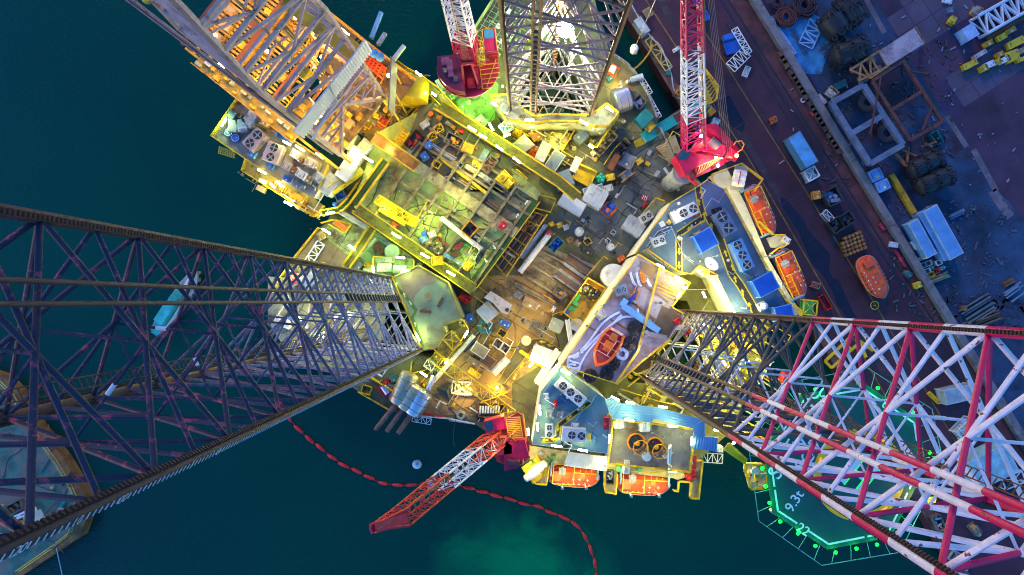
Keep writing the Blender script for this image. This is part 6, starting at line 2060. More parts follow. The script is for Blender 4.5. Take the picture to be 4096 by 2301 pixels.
ropes('dark blue sleeve on the blue beam','b2',[(930,775),(905,810),(885,835)],UZ+.3,.3,M((.02,.05,.35),.5),'sleeve','sleeve')
lb=T('blue_beam','long light blue L-shaped beam across the pink deck','beam',at(980,960,UZ))
MB().beam(at(835,860,UZ+.5),at(1108,1052,UZ+.5),1.0,.7).build('beam',LBL,lb)
MB().beam(at(825,865,UZ+.51),at(862,812,UZ+.51),.95,.7).build('bracket',LBL,lb)
gb=T('grey_beam','grey steel beam at the dark end of the pink deck','beam',at(1080,1085,UZ))
MB().beam(at(1010,1068,UZ+.5),at(1165,1105,UZ+.5),.8,.6).build('beam',M((.32,.26,.25),.5),gb)
MB().box(at(1015,1068,UZ+.9),(.7,.9,.3),.3).build('bracket',GRY,gb)
for i,(x,y,r,ins,lab)in enumerate(((930,1030,58,'o','black hose coil with an orange end, topmost of five on the pink deck'),(893,1145,56,'k','black hose coil between the red boat and the yellow pipe'),(765,1300,52,'k','black hose coil below the red boat'),(592,1392,54,'k','black hose coil nearest the teal roof'),(714,1382,54,'k','black hose coil beside the lower corner of the pink deck'))):
 coil(lab,x,y,r,UZ,RUB,5,'hose_coil','hose',3,None,.02,'s')
coil('white rope coil right of the red boat',830,1225,48,UZ,ROPE,3,'rope_coil','rope',3,None,.06)
def rescue(label,g,z):
 x1,y1,x2,y2,w=g
 a,b=at(x1,y1,z+1),at(x2,y2,z+1)
 c,L,W,an=(a+b)/2,(b-a).length,w*mpp(z+1),math.atan2(b.y-a.y,b.x-a.x)
 t=T('rescue_boat',label,'boat',(c.x,c.y,z),an)
 prof=[(-.5,.62),(-.47,.82),(-.3,.98),(-.05,1),(.15,.93),(.3,.72),(.42,.38),(.5,.04)]
 lathe_loft([hullsec(x*L,W/2*f,.05+max(0,x)*.6,.95+max(0,x)*.5)for x,f in prof]).build('hull',ORG,t,True,smooth=True)
 w=[V((x*L,W/2*f*.8,.98+max(0,x)*.5))for x,f in prof[:-1]]
 w2=[V((p.x,-p.y,p.z))for p in w]
 m=MB()
 m.add(w+w2,[(i,i+1,len(w)+i+1,len(w)+i)for i in range(len(w)-1)])
 m.build('floor',M((.42,.03,.03),.5,var=.3),t,True)
 MB().path([V((x*L,W/2*f*.92,1.08+max(0,x)*.5))for x,f in prof]+[V((x*L,-W/2*f*.92,1.08+max(0,x)*.5))for x,f in prof[::-1]],W*.075,8,True).build('gunwale',ORG,t,True,smooth=True)
 MB().box((-.1*L,0,1.35),(L*.18,W*.42,.7)).box((.02*L,0,1.2),(L*.12,W*.3,.5)).build('console',M((.78,.16,.02),.5),t,True,bevel=.06)
 MB().box((-.33*L,0,1.3),(L*.2,W*.3,.6)).build('seat',M((.6,.14,.02),.5),t,True,bevel=.06)
 m=MB()
 for x in(-.3,-.05,.16):
  m.tube((x*L,-W*.46,1.3),(x*L,W*.46,1.3),.06,6)
 m.tube((-.3*L,W*.2,1.75),(.16*L,W*.15,1.5),.06,6)
 m.build('grab_rail',M((.8,.45,.3),.4),t,True)
 MB().box((.26*L,0,1.12),(L*.07,W*.2,.1)).build('hatch',BRN,t,True)
 MB().box((-.49*L,0,1.2),(L*.06,W*.6,.5)).build('outboard',M((.75,.6,.5),.5),t,True,bevel=.06)
 return t
R('b2')
rescue('open red rescue boat with an orange rim lying on the pink deck',(790,1055,640,1310,165),UZ)
wm_=T('winch_machine','white and red winch machine beside the striped leg','machine',at(1310,1040,UZ-3))
MB().beam(at(1215,1020,19),at(1330,1030,19),.9,.6).build('frame',WHT,wm_)
for x,y in((1290,1050),(1330,1030),(1340,1060),(1310,1075)):
 MB().lathe([(.3,-.3),(.4,0),(.3,.3)],10,at(x,y,19.6),(1,.4,.2)).build('drum',RED,wm_,smooth=True)
R('c2')
ac('long white cooler with three dark fans on the teal roof',(345,-15,540,150,88),AZ,1.8,3,'w')
ac('upright white twin-fan cooler at the left of the teal roof',(282,310,282,410,62),AZ,1.5,2)
ac('wide pale cooler with two black fans in the middle of the teal roof',(378,385,556,400,104),AZ,2.0,2,'l',.3,.12)
rows('c2',AZ+.03,[('locker','grey_box','box',(262,230,312,232,58),1.2,'g','s','grey box left of the pair on the teal roof'),('locker','grey_box','box',(342,240,395,242,56),1.2,'g','s','grey box right of the pair on the teal roof'),('locker','white_box','box',(240,100,280,95,40),1.1,'w','s','white box near the white wall on the teal roof'),('locker','white_box','box',(450,320,505,322,36),1.0,'w','s','white box above the wide pale cooler'),('locker','red_board','board',(330,125,330,178,22),.9,'r','r','red narrow box on the dark blue corner of the teal roof'),('locker','red_box','box',(716,258,712,350,44),1.4,'r','r','tall red box between the teal roof and the tank room'),('locker','yellow_box','board',(588,378,586,432,20),.5,'y','y','slim yellow box at the right of the teal roof'),('locker','yellow_box','board',(722,240,745,255,22),.6,'y','y','yellow box at the corner by the blue canopy')])
coil('black cable coil on the lower edge of the teal roof',405,455,36,AZ,RUB,3)
zone('c2',[(250,60),(360,-100),(470,20),(580,140),(470,230),(300,180)],(0.05,0.17,0.27),AZ+.034,acc,'roof_plate',dirt=(.1,.2,.25),amt=.2)
for i,(x,y)in enumerate(((805,303),(1003,328))):
 t=T('life_raft',('pair of white raft canisters at the upper left of the tank room roof','pair of white raft canisters in the middle of the tank room edge')[i],'life raft',at(x,y,15))
 for s in(-18,18):
  MB().lathe([(.3,-.85),(.5,-.7),(.52,0),(.5,.7),(.3,.85)],14,at(x+s,y,15.7),(0,1,0)).build('canister',WHT,t,smooth=True)
 MB().box(at(x,y,15.15),(2.4,1.4,.2)).build('cradle',GRY,t)
t=T('life_raft','cluster of three glaring white raft canisters at the bottom left corner','life raft',at(175,655,GZ))
for i,(x,y)in enumerate(((150,690),(178,658),(205,630))):
 MB().lathe([(.3,-1.5),(.62,-1.3),(.66,0),(.62,1.3),(.3,1.5)],16,at(x,y,GZ+1),(.85,.5,0)).build('canister',WHT,t,smooth=True)
MB().box(at(175,655,GZ+.2),(3.5,3.5,.25),.6).build('cradle',YEL,t)
point(t,at(120,620,GZ+3),(1,.75,.3),500)
R('a2')
t=T('life_raft','stack of white raft canisters tied with a red strap below the red crane','life raft',at(1715,1345,14))
for i in range(3):
 MB().lathe([(.3,-1.1),(.6,-.95),(.64,0),(.6,.95),(.3,1.1)],16,at(1722-i*8,1310+i*36,15),(1,-.15,0)).build('canister',WHT,t,smooth=True)
MB().beam(at(1728,1290,15.7),at(1705,1400,15.7),.12).build('strap',RED,t)
MB().box(at(1715,1345,14.2),(2.2,4.2,.3),-.2).build('cradle',GRY,t)
R('c2')
def basket_round(label,x,y,r):
 rm=r*mpp(15.5)
 p=at(x,y,15)
 t=T('personnel_basket',label,'basket',p)
 MB().ring((0,0,.25),rm,.17,28,7).build('float_ring',M((.80,.25,.02),.5),t,True,smooth=True)
 MB().ring((.45,-.55,2.3),rm*.88,.09,28,6).build('top_ring',ORY,t,True,smooth=True)
 m=MB()
 for k in range(10):
  a=k*math.pi/5
  m.tube((math.cos(a)*rm*.92,math.sin(a)*rm*.92,.3),(.45+math.cos(a+.15)*rm*.88,-.55+math.sin(a+.15)*rm*.88,2.3),.045,5)
  if k%2:
   m.tube((.45+math.cos(a)*rm*.88,-.55+math.sin(a)*rm*.88,2.3),(.45,-.55,2.6),.04,5)
 m.build('rope_net',RUB,t,True)
 MB().lathe([(rm*.85,0),(rm*.85,.12)],24).build('floor',M((.03,.03,.04),.6),t,True)
 MB().lathe([(.3,0),(.45,.4),(.2,.8)],10,(.2,-.2,.2)).build('weight',ORY,t,True)
basket_round('orange-ringed personnel basket, the left one with a red rope',935,440,62)
basket_round('orange-ringed personnel basket, the right one',1075,468,60)
ropes('red rope loop lying above the left personnel basket','c2',[(905,372),(875,372),(885,345),(930,340),(940,360),(925,375)],15.1,.08,M((.4,.08,.05),.6))
R('c2')
drumv('round_drum','white round drum on the brown tank room roof','drum',1018,556,33,15,.9,'w','l')
drumv('round_drum','small white round cover on the brown roof','cover',1155,552,18,15,.3,'w','l')
vp=T('vent_pipe','silver swan-neck vent pipe on the brown tank room roof','pipe',at(1188,560,15))
MB().path([at(1190,470,15.2),at(1190,470,16.4),at(1190,490,16.8),at(1186,580,16.6),at(1185,600,16.2)],.35,10).build('pipe',SIL,vp,smooth=True)
MB().path([at(1192,620,16),at(1186,660,15.4),at(1180,680,13)],.3,10).build('elbow',SIL,vp,smooth=True)
wr=T('white_shelter','white corrugated shelter roof above the left bottom lifeboat','shelter',at(560,600,GZ))
corrugated('roof',WHT,wr,'c2',[(428,520),(712,552),(708,662),(395,622)],14.5,0)
for x,y in((430,530),(700,560),(700,650),(405,615)):
 MB().beam(at(x,y,GZ),at(x,y,14.4),.15).build('post',GRY,wr)
rows('c2',GZ,[('skip','white_filled_skip','skip',(745,660,740,760,52),1.3,'k','w','black skip of white scraps between the two bottom lifeboats'),('locker','green_bin','bin',(795,630,815,660,26),1.0,BING,'G','green bin beside the skip between lifeboats'),('locker','green_bin','bin',(300,560,330,560,30),1.0,M((.12,.3,.05),.5),'G','dark green bin right of the bottom raft canisters'),('locker','green_bin','bin',(262,575,285,575,28),1.0,M((.12,.3,.05),.5),'G','dark green bin nearest the bottom raft canisters'),('locker','green_bin','bin',(130,605,155,595,28),1.0,M((.12,.3,.05),.5),'G','dark green bin left of the bottom raft canisters'),('locker','green_bin','bin',(950,655,980,655,28),1.0,M((.08,.4,.2),.5),'G','green bin on the gallery below the tank room'),('container','white_column','column',(868,580,865,682,38),2.2,'l','w','white upright box at the edge of the tank room',13),('locker','red_locker','locker',(1372,545,1368,650,46),1.5,'r','r','red locker by the ladder at the right end of the gallery'),('machine','red_winch','winch',(1320,720,1400,690,60),1.4,'r','r','red star-shaped winch on the gallery corner'),('cabin','small_white_hut','hut',(1540,495,1595,500,46),2,'w','w','small white hut at the end of the blue canopy')])
drumv('lamp_globe','grey glass globe near the bottom crane','globe',225,520,14,13,.6,'g','g',dome=.5)
truss_panel('white rescue frame hanging right of the tank room over the sea','c2',(1440,560,1590,570,70),9,WHT,.14,4)
truss_panel('white boarding frame under the silver exhaust at the bottom edge','c1',(1180,265,1320,290,46),8,WHT,.12,4)
truss_panel('long pale grey panel hanging at the bottom hull edge','c1',(1460,265,1645,290,34),9,LGR,.14,6)
st=T('deck_stair','bright yellow stair leading down to the small landing by the helideck','stair',Q('c2',[(1700,530)],17)[0])
R('c2')
for i in range(17):
 f=i/16
 MB().beam(at(1640+130*f,455+120*f-3,18-f*1.2),at(1605+140*f,500+105*f,18-f*1.2),.42,.1).build('tread',YEL,st)
MB().beam(at(1643,450,18.6),at(1780,575,17),.14).beam(at(1602,503,18.6),at(1750,605,17),.14).build('handrail',YEL,st)
ld2=T('landing','small lit landing with yellow rails and a white winch, left of the helideck','landing',at(1840,700,16))
LQ=[(1755,600),(1880,600),(1905,640),(1920,760),(1880,785),(1790,790),(1750,650)]
MB().prism(Q('c2',LQ,16),15.6,16).build('deck',M((.55,.58,.42),.6,dirt=DIRT),ld2)
rail(ld2,LQ,16,closed=True,r=.08)
drumv('white_drum','white winch drum on the small lit landing','winch',1838,662,26,16,1.0,'w','y')
crate('yellow_bench','yellow bench on the small lit landing','bench',(1845,690,1850,750,26),16,.7,'y','locker')
for x,y in((1770,610),(1890,620),(1890,770),(1790,775)):
 MB().beam(at(x,y,8),at(x,y,15.6),.3).build('column',YEL,ld2)
R('c1')
for i,(x1,y1,x2,y2,tx1,ty1,tx2,ty2,m,lab)in enumerate(((1165,-75,1065,150,1040,160,902,350,M((.50,.42,.28),.35,metal=.7),'dull brass exhaust silencer, leftmost of three at the bottom edge'),(1220,25,1115,190,1105,200,987,362,M((.55,.44,.30),.35,metal=.7),'dull brass exhaust silencer, the middle of three'),(1275,60,1175,230,1150,240,1072,375,SIL,'shining silver exhaust silencer, rightmost of three'))):
 z=12.5
 a,b=at(x1,y1,z),at(x2,y2,z)
 t=T('exhaust_silencer',lab,'exhaust',(a+b)/2)
 MB().lathe([(.5,-.3),(1.55,.1),(1.6,.4),(1.6,(b-a).length-.3),(1.4,(b-a).length),(.5,(b-a).length+.25)],22,a,b-a).build('body',m,t,smooth=True)
 c,d=at(tx1,ty1,z),at(tx2,ty2,z-.5)
 MB().tube(b,d,.5,12,.42).build('tail_pipe',M((.20,.10,.07),.7,dirt=RUST,amt=.4),t,smooth=True)
 k=MB()
 for f in(.2,.5,.8):
  k.ring(a.lerp(b,f),1.63,.06,22,5,b-a)
 k.build('band',STL,t)
 m2=MB()
 for f in(.25,.75):
  p=a.lerp(b,f)
  m2.box((p.x,p.y,10.7),(1.0,.5,1.4))
 m2.build('saddle',STL,t)
pipes('thin silver pipe feeding the silver silencer',(1345,-60,1300,50,24),12,1,.5,'i',1,None)
winch('red winch with a silver rope drum at the bottom left hull edge',(930,80,1015,20,100),DZ,2.2,'r','i')
rows('c1',DZ,[('skip','bottle_tray','tray',(800,40,865,60,60),1.0,'y','n','yellow tray of brown bottles at the bottom left hull edge'),('locker','white_box','box',(1000,100,1035,90,34),.8,'w','s','small white box right of the red winch'),('locker','teal_box','box',(1020,40,1060,20,40),1.0,'t','s','teal box behind the red winch'),('frame','white_stand','frame',(1480,30,1620,40,90),1.0,'l','g','pale steel frame on the brown deck near the bottom edge'),('skip','pipe_tray','tray',(1680,200,1870,205,100),.8,'n','k','dark tray below the row of white pipes')])
R('c1')
for i in range(8):
 o=MB().tube(at(1695+i*20,170,DZ+1),at(1690+i*20,225,DZ+1),.16,8).build('white_pipe',WHT,smooth=True)
 tag(o,'short white pipe in the row near the bottom crane','pipe','row of short white pipes')
coil('grey cable coil on the brown deck near the bottom edge',1545,240,34,DZ,'g')
coil('black hose coil beside the row of white pipes',1698,255,36,DZ,RUB)
tp_=T('tarpaulin','grey folded tarpaulin heap on the brown deck','tarpaulin',at(1440,80,DZ))
rr=random.Random(3)
q=P([(1360,30),(1440,10),(1490,-20),(1500,60),(1470,150),(1430,100),(1370,60)],DZ)
c=at(1440,60,DZ+1.2)
MB().add(q+[c],[(i,(i+1)%7,7)for i in range(7)]).build('fold',M((.10,.11,.09),.8),tp_)
bu=T('buoy','small white buoy floating in the sea left of the bottom boom','buoy',at(1217,608,0))
MB().lathe([(.2,-.3),(.8,-.1),(.9,.35),(.6,.8),(.1,.95)],16,at(1217,608,0)).build('body',WHT,bu,smooth=True)
MB().lathe([(.25,0),(.25,.4)],10,at(1217,608,.9)).build('cap',LBL,bu)
MB().path([at(1225,590,.1),at(1232,575,.1),at(1240,570,.1)],.12,5).build('tail',STL,bu)
R('a2')
lifeboat('orange lifeboat on the quay side, the upper of the two',(0,0,0,0,0),12,'lifeboats')if False else None
R('b2')
lifeboat('orange lifeboat hanging on the quay side, nearest the red crane',(1800,-45,1965,330,152),11.5,'lifeboats','upper quay-side lifeboat',-1)
R('b3')
lifeboat('orange lifeboat hanging on the quay side, nearer the striped leg',(100,440,262,800,152),11.5,'lifeboats','lower quay-side lifeboat',-1)
R('c2')
lifeboat('orange lifeboat under the white shelter at the bottom edge',(275,685,662,715,168),9.5,'lifeboats','lifeboat under the white shelter',1)
lifeboat('orange lifeboat below the brown tank room at the bottom edge',(795,745,1195,770,178),9.5,'lifeboats','lifeboat below the tank room',1)
R('b2')
for i,q in enumerate(([(1640,-160),(1760,130),(1800,120),(1690,-170)],[(1730,10),(1860,400),(1900,385),(1775,-10)])):
 pass
qp=T('quay_side_landing','stepped yellow-railed landing between the two quay-side lifeboats','landing',Q('b3',[(70,370)],14)[0])
MB().prism(Q('b3',[(-10,350),(60,330),(120,340),(150,400),(110,430),(20,420)],14),13.7,14).build('deck',GAL,qp)
R('b3')
rail(qp,[(-80,230),(30,330),(110,330),(145,395),(60,430),(10,470)],14,r=.08)
rows('b3',14,[('locker','white_box','box',(120,350,165,380,44),1.2,'w','s','white box between the two quay-side lifeboats'),('frame','yellow_cage','cage',(270,870,370,880,110),1.8,'y','G','yellow cage below the lower quay-side lifeboat',13)])
R('b3')
rail(qp,[(130,820),(230,890),(240,950)],14,r=.08)
def inpoly(p,pl):
 c=False
 for i in range(len(pl)):
  a,b=pl[i],pl[i-1]
  if(a[1]>p[1])!=(b[1]>p[1])and p[0]<(b[0]-a[0])*(p[1]-a[1])/(b[1]-a[1])+a[0]:
   c=not c
 return c
WELLS=[well(L1,1.2),well(L2,1.2),well(L3,1.2)]
def clutter(par,k,poly,z,n,seed,mats,kinds='pbvc',big=1.0,hi=1.6):
 rr=random.Random(seed)
 pl=Q(k,poly,z)
 x0,x1=min(p.x for p in pl),max(p.x for p in pl)
 y0,y1=min(p.y for p in pl),max(p.y for p in pl)
 k_=0
 tries=0
 while k_<n and tries<n*40:
  tries+=1
  p=V((rr.uniform(x0,x1),rr.uniform(y0,y1),z))
  if not inpoly(p,pl)or any(inpoly(p,w_)for w_ in WELLS):
   continue
  k_+=1
  kd=rr.choice(kinds)
  m=mt(rr.choice(mats))
  a=rr.choice([-.55,1.02])
  d=V((math.cos(a),math.sin(a),0))
  if kd=='p':
   L=rr.uniform(1.2,5)*big
   q=p+d*L
   h=rr.uniform(.15,hi)
   r=rr.uniform(.06,.16)*big
   nn=V((-d.y,d.x,0))*rr.uniform(-1.5,1.5)
   MB().path([p,p+V((0,0,h)),q+V((0,0,h)),q+nn+V((0,0,h)),q+nn],r,6).build('pipe',m,par,smooth=True)
  elif kd=='b':
   s=rr.uniform(.3,.85)*big
   MB().box(p+V((0,0,s*.4)),(s*rr.uniform(1,2),s,s*.8),a).box(p+V((0,0,s*.85)),(s*.5,s*.5,s*.2),a).build('deck_fitting',m,par,bevel=.02)
  elif kd=='v':
   r=rr.uniform(.15,.4)*big
   MB().lathe([(r,0),(r,r*1.5),(r*1.3,r*1.5),(r*1.3,r*1.8),(r*.4,r*2.2)],12,p).build('vent_head',m,par,smooth=True)
  else:
   pts=[p+V((0,0,.06))]
   an=a
   for i in range(9):
    an+=rr.uniform(-.4,.4)
    pts.append(pts[-1]+V((math.cos(an),math.sin(an),0))*.8)
   MB().path(pts,.06,5).build('cable',mt(rr.choice('kks')),par,smooth=True)
YW=['y','y','y','w','p','O','T']
clutter(j2,'c2',[(760,40),(980,-150),(1500,-200),(1932,-60),(1932,470),(1560,380),(1420,265),(850,145)],DZ,70,11,YW,'pppbv',1.3,4)
clutter(hull,'b2',[(1200,1110),(1330,960),(1700,930),(1932,960),(1932,1447),(1300,1447)],DZ,55,12,YW,'pppb',1.2,3)
clutter(j3,'a1',[(1400,640),(1560,380),(1800,60),(1932,60),(1932,760),(1780,740),(1640,830)],DZ,40,13,[M((.25,.6,.15),.5),'p','y','w'],'ppbv',1.1,2)
clutter(j3,'a2',[(0,940),(560,960),(640,1100),(380,1200),(0,1150)],DZ,60,14,['y','y','T','g','w','p'],'ppbvc',1.0,2)
clutter(j1,'b1',[(330,560),(880,640),(1000,700),(900,1400),(200,1300),(110,960)],DZ,60,15,['w','y','p','T','l'],'pbv',1.2,2)
clutter(pd,'a1',[(1250,830),(1360,800),(1932,1170),(1932,1447),(1500,1420),(1240,1220)],PZ,60,16,['g','s','k','T','n','y'],'ppbc',.8,.6)
clutter(pd,'b1',[(800,100),(960,-60),(1400,-20),(1880,260),(1640,640)],PZ,60,17,['y','T','s','p','g','O'],'pbvcc',.75,.6)
clutter(wp_,'b2',[(-500,1000),(-300,960),(60,680),(400,860),(330,1090),(60,1100),(-120,1420),(-540,1420)],DZ,50,18,['T','g','s','O','y','w'],'ppbbvc',.8,.8)
clutter(lh,'b2',[(300,180),(560,110),(840,-20),(1120,-40),(820,480),(600,440),(420,340)],DZ,45,19,['g','s','k','l','y'],'ppbbc',.7,.6)
clutter(gt,'c1',[(1240,-40),(1932,-60),(1900,220),(1480,230),(1240,200)],DZ,34,20,['T','g','s','w','y'],'pbcv',.8,.8)
clutter(gw,'a2',[(680,1000),(1000,900),(1220,1200),(1180,1440),(900,1420),(600,1230)],DZ,40,21,['g','s','y','n','T'],'pbcc',.8,.7)
clutter(df,'a1',[(640,830),(1010,760),(1140,1010),(900,1020),(700,1000)],DZ,40,22,['y','O','n','s','T'],'pbv',1.0,1.5)
clutter(lwp,'b1',[(-200,-180),(0,-100),(480,150),(430,180),(40,-20)],11.5,24,23,['y','w','O','T'],'pb',.8,1)
HP2=[(p.x,p.y)for p in HULLP]
PD2=[(p.x,p.y)for p in P_PD]
sm_=MB()
for ax,sp in((-.55,4.4),(1.02,11)):
 d=V((math.cos(ax),math.sin(ax),0))
 n=V((-d.y,d.x,0))
 for i in range(-30,31):
  s=-75
  run=None
  while s<75:
   p=n*(i*sp)+d*s
   ok=inpoly(p,HP2)and not inpoly(p,PD2)and not any(inpoly(p,w_)for w_ in WELLS)
   if ok and run is None:
    run=p
   if run is not None and(not ok or s>73):
    q=p-d*1.0
    if(q-run).length>2:
     sm_.beam(run+V((0,0,DZ+.03)),q+V((0,0,DZ+.03)),.07,.05)
    run=None
   s+=1.0
sm_.build('deck_seam',M((.085,.08,.045),.7,var=.5),hull)['kind']='stuff'
clutter(acc,'b2',[(1000,400),(1190,130),(1400,0),(1600,60),(1860,560),(1900,820),(1720,640),(1560,600),(1340,540),(1240,560)],AZ+.03,26,31,['l','g','w','L'],'pvpb',.55,.35)
clutter(acc,'c2',[(240,70),(380,-60),(680,130),(710,500),(180,440)],AZ+.03,20,32,['l','g','w','L'],'pvpb',.55,.35)
clutter(acc,'b2',[(970,520),(1300,700),(1190,860),(640,1360),(420,1290)],UZ+.03,12,33,['s','g','n'],'vb',.5,.3)
clutter(tr,'c2',[(780,300),(1340,370),(1310,640),(750,580)],15.01,12,34,['s','g','l'],'vpb',.5,.3)
clutter(mh,'a0',[(1800,800),(1660,1030),(1932,1210),(2340,1450),(2460,1260),(2200,1090)],14.01,30,35,['g','l','s','T'],'pvb',.6,.5)
for n_,(dx,mat_c)in enumerate(((0,'l'),(22,'g'))):
 R('b2')
 MB().path([at(x+dx*.5,y+dx,AZ+.2)for x,y in((1010,420),(1100,300),(1200,260),(1290,470),(1370,530))],.09,5).build('cable_tray',mt(mat_c),acc)
for k_,z_,pts in(('b1',DZ+2,[(1640,690),(1800,800),(1760,870),(1650,790)]),('b1',DZ,[(1350,1190),(1410,1250),(1250,1440)]),('b1',DZ+2,[(1420,1010),(1560,960),(1610,1040),(1440,1270)]),('b1',DZ,[(1180,1280),(1170,1370),(1290,1340)]),('a2',DZ,[(690,1250),(770,1130),(850,1050),(880,1090)]),('a2',DZ+2.5,[(0,860),(60,830),(100,900),(40,960)]),('a2',DZ,[(640,1110),(780,990)]),('c1',DZ,[(1740,0),(1932,120)]),('c1',DZ,[(1700,140),(1900,60)]),('b2',DZ+1,[(540,660),(690,490),(720,510)]),('b2',DZ,[(385,900),(300,930),(360,1000)]),('b2',DZ+1,[(180,20),(330,60),(290,160),(180,130)]),('b1',DZ,[(880,620),(700,600),(660,700)]),('a1',DZ,[(1150,860),(1290,740),(1350,770),(1200,940)]),('a1',DZ+3,[(1420,800),(1480,880),(1560,870)]),('c2',DZ+2,[(820,40),(980,90),(1100,130),(1400,190)]),('c2',DZ+2,[(870,20),(1000,-80),(1060,30)]),('b2',DZ+2,[(1360,600),(1480,660),(1470,740),(1290,740)])):
 R(k_)
 rail(gt,pts,z_,r=.055)
HZ=22.0
S()
hp=[(3310,2199),(3093,2056),(3055,1800),(3205,1580),(3460,1535),(3676,1680),(3705,1865),(3565,2149)]
hc=at(3437,1901,HZ)
he=T('helideck','green eight-sided helideck with a yellow ring, edged by green lamps, behind the striped leg','helideck',hc)
w=P(hp,HZ)
HG=M((0.004,0.080,0.062),.6,var=.25,dirt=(.03,.08,.08),amt=.15,scale=.3)
MB().prism(w,HZ-.5,HZ).build('deck',HG,he)
HW=M((.62,.66,.68),.6,var=.15,dirt=(.35,.4,.4),amt=.15)
iw=inset(w,.9)
for i in range(8):
 a,b=V(iw[i]+(HZ,)),V(iw[(i+1)%8]+(HZ,))
 m=MB()
 for f0,f1 in(((0,.42),(.62,1))if i in(0,5)else((0,.35),(.4,1))):
  m.beam(a.lerp(b,f0)+V((0,0,.01)),a.lerp(b,f1)+V((0,0,.01)),.3,.02)
 m.build('edge_line',HW,he)
r1=185*mpp(HZ)
m=MB()
n=48
vs=[hc+V((math.cos(2*math.pi*i/n)*r,math.sin(2*math.pi*i/n)*r,.02))for r in(r1,r1-1.35)for i in range(n)]
m.add(vs,[(i,(i+1)%n,n+(i+1)%n,n+i)for i in range(n)])
m.build('landing_ring',M((.80,.45,.01),.55,var=.15,dirt=(.55,.3,.02),amt=.2),he)
for k in range(10):
 a=k*math.pi/5+.3
 MB().box(hc+V((math.cos(a)*(r1-.7),math.sin(a)*(r1-.7),.05)),(1.4,.3,.06),a+math.pi/2).build('ring_lamp',glow((1,.25,.02),.12),he)
R('h')
u=(at(1370,1020,HZ)-at(1165,1280,HZ)).normalized()
v=V((u.y,-u.x,0))
GL=glow((0,1,.08),.2)
for s in(-1,1):
 c=hc+v*(s*1.5)
 MB().beam(c-u*2.6+V((0,0,.02)),c+u*2.6+V((0,0,.02)),.85,.03).build('letter_bar',HW,he)
 for e in(-.55,.55):
  MB().beam(c-u*2.7+v*e+V((0,0,.05)),c+u*2.7+v*e+V((0,0,.05)),.12,.06).build('light_strip',GL,he)
MB().beam(hc-v*1.1+V((0,0,.02)),hc+v*1.1+V((0,0,.02)),.85,.03).build('letter_bar',HW,he)
def lay(tx,x,y,size,ang):
 p=at(x,y,HZ+.03)
 words(tx,size,'deck_letter',HW,he,Matrix.Translation(p)@Matrix.Rotation(R_(ang),4,'Z'),0,.02)
for tx,x,y in(('S',285,1085),('E',470,790),('W',600,700),('I',705,435),('N',775,330),('G',840,235)):
 lay(tx,x,y,3.3,57)
for tx,x,y in(('S',570,1000),('C',640,910),('R',680,830),('P',720,765),('A',765,650)):
 lay(tx,x,y,2.9,57)
R('c3')
lay('9.3t',200,890,2.3,57)
lay('22',265,1105,2.1,-33)
lay('22',910,165,2.1,147)
HL=[(90,1040),(225,1130),(355,1225),(508,1275),(665,1245),(820,1215),(970,1165),(1055,1040),(1195,835),(1090,220),(950,120),(825,35),(510,15),(355,45),(215,95),(30,360),(10,900),(-20,775),(-45,640),(1215,520)]
for x,y in HL:
 p=at(x,y,HZ+.25)
 t=T('deck_lamp','green lamp glowing on the helideck edge','lamp',p-V((0,0,.25)),0,'green helideck edge lamps')
 MB().lathe([(.22,0),(.24,.15),(.1,.2)],10,p-V((0,0,.2))).build('base',DRK,t)
 MB().lathe([(.24,0),(.3,.15),(.1,.32)],10,p).build('lamp',glow((0,1,.03),.6),t)
 point(t,p+V((0,0,.7)),(0,1,.05),110,.15)
net=MB()
NT=M((.14,.36,.34),.5)
ow=[q+(q-V((hc.x,hc.y,HZ))).normalized()*2.6 for q in w]
for i in range(8):
 a,b,c,d=w[i],w[(i+1)%8],ow[i],ow[(i+1)%8]
 net.beam(c+V((0,0,.3)),d+V((0,0,.3)),.1)
 k=max(2,int((b-a).length/2.2))
 for j in range(k):
  f=(j+.5)/k
  net.beam(a.lerp(b,f)-V((0,0,.2)),c.lerp(d,f)+V((0,0,.3)),.07)
net.build('safety_net_frame',NT,he)
for(a,b)in((0,4),(1,5),(2,6),(3,7)):
 MB().beam(w[a]-V((0,0,1.2)),w[b]-V((0,0,1.2)),.5,1.2).build('under_truss',GRY,he)
for x,y in((2960,1700),(3010,1560),(2930,1830)):
 MB().beam(at(x,y,9.5)if x<2990 else at(2960,1600,9.5),at(x+200,y+40,HZ-1.5),.7).build('brace',GRY,he)
R('c3')
ls=T('landing','yellow lit landing at the far edge of the helideck','landing',at(1190,880,HZ-1))
q=[(1165,850),(1235,850),(1220,930),(1140,930)]
MB().prism(P(q,HZ-.6),HZ-.9,HZ-.6).build('deck',M((.6,.5,.2),.6),ls)
rail(ls,q,HZ-.6,closed=True,r=.08)
point(ls,at(1190,890,HZ+1.5),(1,.8,.3),500)
R('b3')
lifeboat('orange-red lifeboat standing on the quay road beside the brown drums',(715,495,880,800,165),QZ+.2,'lifeboats',None)
for i,(x,y)in enumerate(((705,720),(860,560))):
 MB().v
DRM=M((.42,.20,.04),.5,dirt=(.2,.03,.02),amt=.4,scale=1.2)
pd_=None
for i in range(6):
 for j in range(5):
  x,y=560+i*28+j*9,360-i*11+j*29
  if(i,j)in((0,0),):
   continue
  p=at(x,y,QZ+1)
  if pd_ is None:
   pd_=drumv('oil_drum','brown oil drum in the block of drums on the quay road','drum',x,y,13.5,QZ,.95,DRM,'u','brown drums on the quay')
   kids=list(pd_.children)
  else:
   c=pd_.copy()
   COL.objects.link(c)
   c.matrix_basis=Matrix.Translation((p.x,p.y,QZ))@Matrix.Rotation(i+j,4,'Z')
   for k in kids:
    d=k.copy()
    d.parent=c
    COL.objects.link(d)
